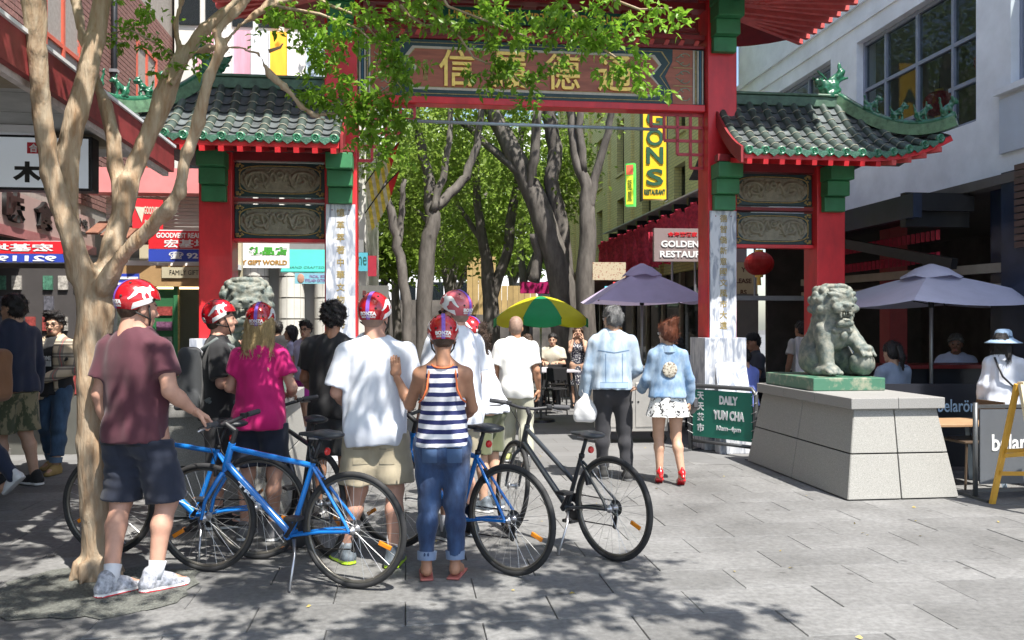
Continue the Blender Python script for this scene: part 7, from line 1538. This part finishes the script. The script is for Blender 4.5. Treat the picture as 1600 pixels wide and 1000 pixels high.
def wheel(parent, M, rear):
    W = wheel_meshes(); w_ = link('wheel', W['rim'], parent); w_.matrix_local = M
    for k in ('tyre', 'spokes', 'hub'):
        o = link(k, W[k], w_)
        if k == 'spokes': o['kind'] = 'stuff'
    a = R(200 if rear else 330); MB().box((.22*math.cos(a), .004, .22*math.sin(a)), (.085, .014, .026), RY(-a)).build('orange_reflector', ORF, w_, bev=.003)
    if rear:
        b = MB()
        for k in range(6): b.lathe([(.018, .030+.005*k), (.055-.006*k, .030+.005*k), (.055-.006*k, .033+.005*k), (.018, .033+.005*k)], 22, M=RX(R(90)))
        b.build('cassette', mat('cassette_grey', (.10, .10, .10), .4, .2, metal=.8), w_, smooth=40)
    return w_
def bicycle(lab, rear, front, paint, steer=0, step=False, seat=.90, name=None, lean=0, kick=True, grp='parked tour bicycles'):
    r0 = Vector((rear.x, rear.y, 0)); ang = math.atan2(front.y-rear.y, front.x-rear.x)
    t = thing('bicycle', lab, 'bicycle', r0, ang, grp); t.rotation_euler = (lean, 0, ang); Rw = .3455
    bb = Vector((.43, 0, .285)); st = Vector((.27, 0, .74)) if not step else Vector((.29, 0, .66)); ht = Vector((.855, 0, .82)); hb = Vector((.905, 0, .665)); rh = Vector((0, 0, Rw)); fh = Vector((1.05, 0, Rw))
    f = MB(); f.tube([bb, st], .0165, 10)
    f.tube([ht+Vector((.008, 0, -.03)), st+Vector((.012, 0, -.03)) if not step else bb.lerp(st, .50)], .0175, 10); f.tube([hb+Vector((-.004, 0, .03)), bb], .022, 12); f.tube([ht, hb], .022, 12)
    for s in (-1, 1):
        f.tube([st+Vector((0, s*.012, -.04)), rh+Vector((.03, s*.055, .05)), rh+Vector((0, s*.06, 0))], .0095, 8); f.tube([bb+Vector((-.02, s*.03, 0)), rh+Vector((.2, s*.045, -.02)), rh+Vector((0, s*.06, 0))], .0105, 8)
    f.tube([bb+Vector((0, -.045, 0)), bb+Vector((0, .045, 0))], .024, 12); fr = f.build('frame', paint, t, smooth=50)
    d = (bb-hb); L = d.length; ax = d.normalized(); a_ = math.atan2(-ax.z, -ax.x)
    if name:
        for s in (-1, 1):
            M = Matrix.Rotation(-a_, 3, 'Y') @ (RZ(math.pi) if s > 0 else Matrix.Identity(3))
            def wr(q, M=M, s=s):
                x = q[:, 0]*1.0; z = q[:, 2]; th = z/.022; p = np.stack([x, -(.0225+np.where(q[:, 1] < 0, .0012, 0))*np.cos(th), .0225*np.sin(th)], 1)
                return p @ np.array(M).T+np.array(hb.lerp(bb, .42))
            letters('down_tube_lettering', name, mat('decal_white', (.5, .55, .62), .4, 0), fr, (0, 0, 0), w=.24, h=.028, bold=.03, wrap=wr)
    sp_ = st+(st-bb).normalized()*(seat-.03-st.z)/((st-bb).normalized().z); MB().tube([st-(st-bb)*.1, sp_], .0135, 10).build('seat_post', BPLAS, t, smooth=True); MB().tube([st-Vector((0, 0, .012)), st+Vector((-.003, 0, .012))], .021, 12).build('seat_clamp', BPLAS, t, smooth=True)
    q = SDF((-.17, -.10, -.06), (.17, .10, .06), .0075); q.ell((-.07, 0, 0), (.085, .078, .026), .03); q.cap((-.03, 0, .002), (.135, 0, -.002), .040, .018, .04, sq=(1, 1, 1.5)); q.ell((-.07, 0, .04), (.04, .016, .018), .03, op='sub'); q.cut((0, 0, -.028), (0, 0, -1)); o = q.obj('saddle', mat('saddle_black', (.03, .033, .038), .45, .2), t); o.location = sp_+Vector((.0, 0, .03))
    MB().tube([sp_+Vector((-.07, 0, .005)), sp_+Vector((.08, 0, .005))], .008, 6).build('saddle_rail', ALLOY, t)
    MB().lathe([(0, .006), (.02, .006), (.024, 0), (.024, -.01)], 14, c=sp_+Vector((-.05, 0, -.07)), M=RY(R(-90))).build('rear_reflector', RRF, t, smooth=40)
    wheel(t, Matrix.Translation(rh), True)
    # crankset, chain, derailleur
    c = MB(); c.lathe([(.03, 0), (.092, 0), (.096, .003), (.092, .006), (.03, .006)], 30, c=bb+Vector((0, -.052, 0)), M=RX(R(90))); c.tube([bb+Vector((0, -.055, 0)), bb+Vector((.10, -.075, -.13))], [.014, .010], 8); c.tube([bb+Vector((0, .055, 0)), bb+Vector((-.10, .075, .13))], [.014, .010], 8); ck = c.build('crankset', mat('crank_black', (.05, .05, .055), .35, .1, metal=.6), t, smooth=40)
    for e, s in ((bb+Vector((.10, -.125, -.13)), 1), (bb+Vector((-.10, .125, .13)), 1)):
        MB().box(e, (.09, .085, .022)).build('pedal', BPLAS, ck, bev=.004); MB().box(e+Vector((.048, 0, 0)), (.006, .05, .016)).build('pedal_reflector', ORF, ck)
    ch = MB(); ch.tube([bb+Vector((0, -.05, .092)), rh+Vector((0, -.045, .04))], .0045, 5); ch.tube([bb+Vector((0, -.05, -.092)), rh+Vector((.05, -.045, -.13)), rh+Vector((.02, -.045, -.14)), rh+Vector((.045, -.045, -.06)), rh+Vector((0, -.045, -.04))], .0045, 5); ch.build('chain', mat('chain_steel', (.08, .075, .07), .4, .2, metal=.8), t)
    MB().bar(rh+Vector((.015, -.055, -.03)), rh+Vector((.04, -.06, -.15)), .012, .03).build('rear_derailleur', BPLAS, t, bev=.003)
    MB().bar(st+Vector((-.05, 0, -.10)), st+Vector((-.075, 0, -.19)), .05, .02).build('rear_brake', BPLAS, t, bev=.004)
    if kick: MB().tube([bb+Vector((-.04, .03, -.02)), bb+Vector((-.07, .07, -.10)), bb+Vector((-.12, .20, -.276))], [.012, .008, .0075], 8).build('kickstand', ALLOY, t, smooth=True)
    # front assembly turns on the steering axis
    axs = (ht-hb).normalized(); Mr = Matrix.Translation(ht) @ Matrix.Rotation(steer, 4, axs) @ Matrix.Translation(-ht)
    g = MB(); g.tube([hb, hb+Vector((.012, 0, -.05))], .02, 10)
    for s in (-1, 1): g.tube([hb+Vector((.01, s*.02, -.03)), hb+Vector((.03, s*.048, -.07)), fh+Vector((-.03, s*.052, .12)), fh+Vector((0, s*.052, 0))], [.016, .015, .012, .010], 9)
    fk = g.build('fork', paint, t, smooth=50); fk.matrix_local = Mr; wheel(fk, Matrix.Translation(fh), False)
    MB().box(hb+Vector((.06, 0, -.03)), (.02, .05, .05)).build('front_brake', BPLAS, fk, bev=.004)
    s1 = ht+axs*.09; s2 = s1+Vector((.07, 0, .035)); h = MB(); h.tube([ht, s1], .016, 10); h.tube([s1-axs*.01, s2], .017, 10); sm = h.build('stem', BPLAS, t, smooth=50); sm.matrix_local = Mr
    hbp = [s2+Vector((-.06, -.30, .035)), s2+Vector((-.045, -.2, .03)), s2+Vector((0, -.06, 0)), s2, s2+Vector((0, .06, 0)), s2+Vector((-.045, .2, .03)), s2+Vector((-.06, .30, .035))]
    hd = MB().tube(hbp, .0125, 10).build('handlebar', BPLAS, t, smooth=50); hd.matrix_local = Mr
    for s in (-1, 1):
        e = s2+Vector((-.06, s*.30, .035)); i = s2+Vector((-.046, s*.19, .030)); MB().tube([e+Vector((0, s*.012, 0)), i], .0175, 10).build('grip', mat('grip_grey', (.06, .06, .065), .8), hd, smooth=50); MB().tube([i+Vector((.01, s*-.01, 0)), i+Vector((.055, s*.02, -.025)), i+Vector((.062, s*.10, -.035))], [.010, .008, .007], 6).build('brake_lever', ALLOY, hd, smooth=True); MB().box(i+Vector((.012, s*-.03, .0)), (.035, .04, .03)).build('shifter', BPLAS, hd, bev=.006)
    cb = MB(); cb.tube([s2+Vector((.03, .14, .02)), s2+Vector((.14, .08, -.02)), s2+Vector((.11, .0, -.14)), hb+Vector((.06, 0, 0))], .0028, 5); cb.tube([s2+Vector((.03, -.14, .02)), s2+Vector((.12, -.10, -.03)), s2+Vector((.05, -.03, -.18)), hb+Vector((-.06, -.02, -.02))], .0028, 5); o = cb.build('cables', BPLAS, hd, smooth=True)
    return t
bicycle('blue bicycle in front with kickstand down, nearest the camera', at(553, 5.10), at(311, 5.46), BLUEF, R(8), name='TREK')
bicycle('blue bicycle behind the tree trunk and the maroon man', at(402, 5.74), at(163, 5.86), BLUEF, R(-4), kick=True)
bicycle('dark bicycle between the pink woman and the curly haired man', at(508, 5.85), at(425, 6.75), BLKF, R(12))
bicycle('blue bicycle behind the woman in striped top, its wheel on her far side', at(798, 5.37), at(610, 6.05), BLUEF, R(10), name='TREK')
bicycle('black step-through bicycle with grey saddle standing in the sun', at(957, 5.70), at(778, 6.62), BLKF, R(-22), step=True, seat=.81)
# ------------------------------------------------------------------ signs, umbrellas, furniture
t = thing('barrier_sign', 'green tea house banner DAILY YUM CHA in a grey pipe frame', 'sign', at(1127, 10.35), R(0)); a, b_ = at(1079, 10.75)-at(1127, 10.35), at(1181, 10.05)-at(1127, 10.35); ang = math.atan2(b_.y-a.y, b_.x-a.x); t.rotation_euler = (0, 0, ang); W_ = (b_-a).length; t.location = (at(1079, 10.75)+at(1181, 10.05))/2; hw = W_/2
PIPE = mat('pipe_grey', (.09, .095, .10), .4, .15, metal=.4); fz = MB()
fz.tube([(-hw, 0, 0), (-hw, 0, .74), (-hw+.05, 0, .81), (hw-.05, 0, .81), (hw, 0, .74), (hw, 0, 0)], .028, 10); fz.tube([(-hw, 0, .13), (hw, 0, .13)], .022, 10); fz.build('pipe_frame', PIPE, t, smooth=True)
for s in (-1, 1): MB().b2(s*hw-.03, s*hw+.03, -.18, .18, 0, .02).build('foot', PIPE, t)
pn = MB().b2(-hw+.04, hw-.04, -.012, .0, .19, .765).build('banner', mat('banner_green', (.008, .16, .11), .5, .06, 3), t)
for i, ch in enumerate('天天茶市'): letters('banner_character', ch, WHITE, pn, (-hw+.16, -.013, .69-.13*i), w=.10, h=.10, depth=.003, bold=.03)
letters('banner_letters', 'DAILY', WHITE, pn, (.10, -.013, .655), w=.26, h=.105, depth=.003, bold=.05); letters('banner_letters', 'YUM CHA', WHITE, pn, (.10, -.013, .475), w=.44, h=.115, depth=.003, bold=.05); letters('banner_letters', '10am–4pm', WHITE, pn, (.10, -.013, .31), w=.34, h=.075, depth=.003, bold=.03)
lc = MB()
for k in range(6):
    for s in (-1, 1): lc.tube([(s*(hw-.05), -.016, .22+.10*k), (s*(hw+.02), -.03, .25+.10*k), (s*(hw-.0), .03, .28+.1*k)], .004, 4)
lc.build('lacing', mat('lace_white', (.5, .5, .5), .7), t)
# sandwich board
ab = thing('sandwich_board', 'yellow framed sandwich board with blank white face at the right edge', 'sandwich board', at(1640, 7.30), R(14))
YW = mat('yellow_wood', (.62, .34, .04), .55, .12, 6); PW = mat('pale_wood', (.62, .52, .34), .6, .1, 6)
for s, y0, m_ in ((1, -.24, PW), (-1, .30, YW)):
    for x in (-.30, .30): MB().bar((x, y0*s*1 if s > 0 else y0, 0), (x, .0+(-.012 if s > 0 else .03), 1.06), .045, .03).build('leg', m_, ab)
MB().bar((-.30, .16, .48), (.30, .16, .48), .04, .03).build('rail', YW, ab)
for z in (.50, .34):
    for x in (-.30,): MB().bar((x, -.24*(1-z/1.06), z), (x, .30*(1-z/1.06), z-.06), .02, .035).build('side_stay', YW, ab)
MB().add([(-.275, -.142, .45), (.275, -.142, .45), (.275, -.02, 1.03), (-.275, -.02, 1.03), (-.275, -.122, .45), (.275, -.122, .45), (.275, .0, 1.03), (-.275, .0, 1.03)], [(0, 1, 2, 3), (7, 6, 5, 4), (0, 4, 5, 1), (3, 2, 6, 7), (0, 3, 7, 4), (1, 5, 6, 2)]).build('face', WHITE, ab); MB().bar((-.30, -.0, 1.065), (.30, 0, 1.065), .06, .03).build('top_rail', PW, ab)
# grey café barrier
cbx = thing('cafe_barrier', 'grey café barrier with a white letter b behind the sandwich board', 'barrier', at(1524, 7.75), R(6))
MB().b2(.04, 1.25, -.01, .01, .13, .80).build('screen_panel', mat('barrier_grey', (.10, .11, .125), .5, .06), cbx); br_ = MB()
for x in (.0, 1.28): br_.tube([(x, 0, 0), (x, 0, .86)], .022, 10)
br_.build('posts', PIPE, cbx, smooth=True); MB().b2(0, 1.28, -.015, .015, .81, .84).build('top_rail', PIPE, cbx); MB().b2(0, 1.28, -.015, .015, .06, .09).build('bottom_rail', PIPE, cbx); letters('cafe_letter', 'belaröma', WHITE, cbx, (.46, -.012, .50), w=.62, h=.15, depth=.003, bold=.02)
for x in (.0, 1.28): MB().b2(x-.03, x+.03, -.2, .2, 0, .025).build('foot', PIPE, cbx)
# high table behind the pedestal
def table(lab, loc, rot, w, dd, h, topm, legm, grp=None):
    t = thing('cafe_table', lab, 'table', loc, rot, grp); MB().b2(-w/2, w/2, -dd/2, dd/2, h-.03, h).build('table_top', topm, t, bev=.006)
    for x in (-1, 1):
        for y in (-1, 1): MB().bar((x*(w/2-.02), y*(dd/2-.02), 0), (x*(w/2-.12), y*(dd/2-.1), h-.032), .04, .04).build('leg', legm, t)
    return t
table('wooden topped café table with pale blue splayed legs behind the pedestal', at(1490, 8.45), R(5), .75, .55, .62, mat('ply_top', (.36, .22, .12), .5, .15, 4), mat('pale_blue_steel', (.42, .52, .62), .4))
def chair(lab, loc, rot, m, grp):
    t = thing('cafe_chair', lab, 'chair', loc, rot, grp); MB().b2(-.21, .21, -.21, .21, .43, .455).build('seat', m, t, bev=.008)
    for x in (-.18, .18):
        MB().tube([(x*1.1, .20, 0), (x, .17, .43)], .012, 6).build('leg', m, t); MB().tube([(x*1.1, -.23, 0), (x, -.19, .44), (x, -.23, .80)], .012, 6).build('leg', m, t)
    MB().b2(-.19, .19, -.235, -.215, .60, .82).build('backrest', m, t, bev=.006)
    return t
CB = mat('chair_black', (.02, .02, .022), .45, .1, metal=.2); CBR = mat('chair_bronze', (.14, .10, .07), .4, .1, metal=.4)
chair('bronze metal chair behind the grey café barrier', at(1515, 8.4), R(100), CBR, 'café chairs')
spots = [(862, 15.2, 20, 'black café chair nearest the woman in the patterned dress'), (878, 16.2, 200, 'black café chair behind the one nearest the dress'), (840, 17.2, 90, 'black chair under the green and yellow umbrella'), (1075, 12.6, 150, 'black chair left of the marble column base'), (1188, 12.3, -60, 'black chair right of the marble column base'), (1215, 11.9, 200, 'black chair beside the granite pedestal'), (1110, 13.4, 30, 'black chair behind the tall right column')]
for px, dd, rr, lab in spots: chair(lab, at(px, dd), R(rr), CB, 'café chairs')
for px, dd, lab in ((870, 15.8, 'small pale table beside the woman in the patterned dress'), (1200, 12.8, 'table with dark cloth beyond the right column base'), (1085, 13.2, 'café table hidden behind the tall right column'), (842, 16.6, 'table under the green and yellow umbrella')): table(lab, at(px, dd), R(7), .75, .7, .74, mat('table_pale', (.40, .38, .42), .5), CB, 'café tables')
# steel serving cart
k = thing('steel_cart', 'stainless steel serving cart behind the denim couple', 'cart', at(985, 11.6), R(4)); ST = mat('stainless', (.50, .48, .45), .35, .1, metal=.6)
MB().b2(-.45, .45, -.25, .25, .16, .98).build('cabinet', ST, k, bev=.008); MB().b2(-.47, .47, -.27, .27, .981, 1.01).build('worktop', ST, k)
for x in (-.225, .225): MB().b2(x-.21, x+.21, -.262, -.252, .22, .80).build('door_panel', ST, k, bev=.004); 
for x in (-.03, .05): MB().lathe([(0, .004), (.014, .004), (.014, 0)], 10, c=(x, -.265, .55), M=RX(R(90))).build('door_latch', BLACKM, k)
for x in (-.38, .38):
    for y in (-.2, .2): MB().lathe([(.02, -.018), (.06, -.018), (.065, 0), (.06, .018), (.02, .018)], 16, c=(x, y, .065), M=RX(R(90))).build('caster', BPLAS, k, smooth=40); MB().b2(x-.02, x+.02, y-.03, y+.03, .10, .16).build('caster_fork', STEEL, k)
# umbrellas
def umbrella(lab, loc, n, rad, zr, za, mats_, poler, rot=0, val=0, vent=True, under=None):
    t = thing('umbrella', lab, 'umbrella', loc, rot, 'café umbrellas'); sg = 6
    def P(i, tt, off=0):
        a = 2*math.pi*(i+.5)/n; return Vector((rad*tt*math.cos(a), rad*tt*math.sin(a), za-(za-zr)*(tt**1.25 if val == 0 else tt**1.9)+off))
    for i in range(n):
        b = MB(); vs = []
        for j in range(sg+1):
            tt = .04+.96*j/sg
            for q in range(7):
                s_ = q/6; p = P(i, tt).lerp(P(i+1, tt), s_); bow = math.sin(math.pi*s_); p.z -= .05*bow*tt*rad/1.2; 
                if val and n > 5: r_ = math.hypot(p.x, p.y); tg = rad*tt*.985; p.x *= tg/max(r_, 1e-4)*.97+.03; p.y *= tg/max(r_, 1e-4)*.97+.03
                vs.append(p)
        if val:
            for q in range(7): p = vs[sg*7+q].copy(); p.z -= val*(.85+.15*math.sin(math.pi*q/6)); vs.append(p)
        N = sg+(1 if val else 0); b.add(vs, [(j*7+q, j*7+q+1, (j+1)*7+q+1, (j+1)*7+q) for j in range(N) for q in range(6)]); b.build('canopy_panel', mats_[i % len(mats_)], t, smooth=True)
        rb = MB(); rb.tube([P(i, .05, -.02), P(i, .5, -.02), P(i, .99, -.02)], .009, 6); rb.tube([P(i, .55, -.03), Vector((0, 0, zr-.02))], .008, 6); rb.build('rib', BLACKM, t)
    if vent:
        b = MB(); vs = []; rg = random.Random(2)
        for j, (tt, dz) in enumerate(((.02, .12), (.14, .09), (.26, .01))):
            for i in range(n*4): a = 2*math.pi*(i/4+.5)/n; rr = rad*tt; zz = za-(za-zr)*tt**1.25+dz+.02*math.sin(i*2.1)*(j == 2); vs.append((rr*math.cos(a), rr*math.sin(a), zz))
        b.add(vs, [(j*n*4+i, j*n*4+(i+1) % (n*4), (j+1)*n*4+(i+1) % (n*4), (j+1)*n*4+i) for j in range(2) for i in range(n*4)]); b.build('vent_cap', mats_[0], t, smooth=True)
    MB().tube([(0, 0, .02), (0, 0, za)], poler, 10).build('pole', mat('umbrella_pole', (.35, .34, .33), .4, .1, metal=.5), t, smooth=True); MB().tube([(0, 0, zr-.06), (0, 0, zr+.02)], .035, 10).build('hub', BLACKM, t); MB().lathe([(0, .06), (.05, .055), (.22, .04), (.24, 0)], 20).build('base', BLACKM, t, smooth=40)
    return t
LAVU = mat('lavender_canvas', (.60, .50, .70), .85, .08, 3, trans=.22, bump=.15, bscale=10); LAVU2 = mat('grey_lavender_canvas', (.62, .62, .76), .85, .08, 3, trans=.2, bump=.15, bscale=10)
umbrella('lavender square market umbrella beside the stone lion on the right', at(1455, 11.0), 4, 1.42, 1.84, 2.22, [LAVU2], .024, R(12))
umbrella('purple square market umbrella above the denim couple', at(1003, 13.4), 4, 1.18, 1.93, 2.40, [LAVU], .022, R(4))
umbrella('green and yellow round umbrella in the middle of the street', at(845, 14.0), 8, .78, 1.68, 2.03, [mat('umbrella_green', (.01, .30, .10), .6, .06, trans=.35), mat('umbrella_yellow', (.62, .56, .02), .6, .06, trans=.35)], .016, R(45), val=.13, vent=False)
# seated customers and others in the restaurant
def seated(lab, loc, rot, H, mtop, hair, fem=False, cap=False, skin='light', armup=False, z=0):
    J = pose(fem, pelvis=(0, -.0, .60), chest=(0, .03, .92), neck=(0, .03, 1.125), head=(0, .06, 1.285), hipL=(-.09, .02, .57), hipR=(.09, .02, .57), kneeL=(-.12, .42, .54), kneeR=(.12, .42, .54), ankL=(-.12, .40, .10), ankR=(.12, .40, .10), shL=(-.17, .02, 1.045), shR=(.17, .02, 1.045), elL=(-.23, .10, .80), elR=(.23, .10, .80), wrL=(-.12, .34, .84), wrR=(.12, .34, .84), hdirL=(.4, .8, 0), hdirR=(-.4, .8, 0), palmL=(0, 0, -1), palmR=(0, 0, -1), hpitch=R(-8))
    if armup: J['elR'] = V3(.2, .22, .88); J['wrR'] = V3(.08, .18, 1.12); J['hdirR'] = V3(0, -.2, 1); J['palmR'] = V3(-1, 0, 0)
    w_ = [tshirt(mtop, hem=.55, seed=3), trousers(BLACKJ, 1.0, 'trousers', .012, .012), shoes('plain', [BLKC])]
    if cap: w_.append(lambda p, J, fem, h: setattr(MB().lathe([(.0, .155), (.05, .15), (.088, .115), (.104, .055), (.104, .045)], 20).build('black_cap', BLKC, p, smooth=True), 'matrix_local', headM(J)))
    p = person(lab, loc, rot, H, J, skin, fem, hair=hair, h=.015, wear=w_, group='restaurant customers')
    b = MB().b2(-.2, .2, -.2, .2, .43, .46); t = thing('cafe_stool', 'stool under the '+lab.split(' at ')[0].split(' in the ')[0], 'stool', loc, rot, 'restaurant stools'); b.build('seat', CB, t)
    for x in (-.17, .17):
        for y in (-.17, .17): MB().bar((x, y, 0), (x, y, .43), .025, .025).build('leg', CB, t)
BLUSH = cloth('pale_blue_shirt', (.45, .50, .68), var=.05)
seated('grey haired man in pale blue shirt seated behind the bar counter', at(1494, 11.9), R(150), 1.80, BLUSH, ('short', 'grey'), skin='brown'); seated('woman with ponytail seated beside the stone lion', at(1398, 10.35), R(20), 1.70, cloth('grey_blue_top', (.22, .27, .36)), ('tail', 'black'), True)
seated('man in black cap with hand at his face at a table', at(1182, 12.9), R(100), 1.80, cloth('charcoal_top', (.05, .055, .07)), ('short', 'black'), cap=True, armup=True, skin='tan'); seated('person in bright blue shirt seated beyond the column base', at(1166, 11.6), R(30), 1.55, cloth('cornflower_shirt', (.16, .22, .62)), ('short', 'black')); seated('diner with black hair seated behind the denim woman', at(1062, 13.0), R(10), 1.72, BLUSH, ('short', 'black')); seated('man in cream shirt under the green umbrella', at(864, 17.4), R(170), 1.75, cloth('cream_shirt', (.45, .42, .34)), ('short', 'black')); seated('woman with wavy hair under the green umbrella', at(826, 17.9), R(140), 1.72, cloth('grey_top', (.2, .2, .2)), ('long', 'brown'), True)
person('waiter in white shirt standing with his back turned behind the lion', at(1252, 13.0), R(20), 1.62, pose(), 'tan', hair=('short', 'black'), h=.015, group='restaurant customers', wear=[tshirt(cloth('waiter_white', (.55, .53, .50)), hem=.9), trousers(BLACKJ, 1, 'trousers'), shoes('plain', [BLKC])])

# fallen leaves on the paving
rg = np.random.default_rng(5); n = 70; P = np.stack([rg.uniform(-3.6, 4.2, n), rg.uniform(4.0, 11.0, n), np.full(n, .006)], 1); N = np.stack([rg.normal(size=n), rg.normal(size=n), rg.uniform(0, .12, n)], 1)
v, f = leaf_mesh(P, N, rg.uniform(.022, .042, n), seed=9); v[:, 2] = np.clip(v[:, 2], .004, .02)
put(link('fallen_leaves', mkmesh(v, f), None, mat('dry_leaf', (.36, .28, .08), .8, .4, 3, world=True)), 'scattered small dry yellow leaves on the grey paving', 'fallen leaves', kind='stuff')
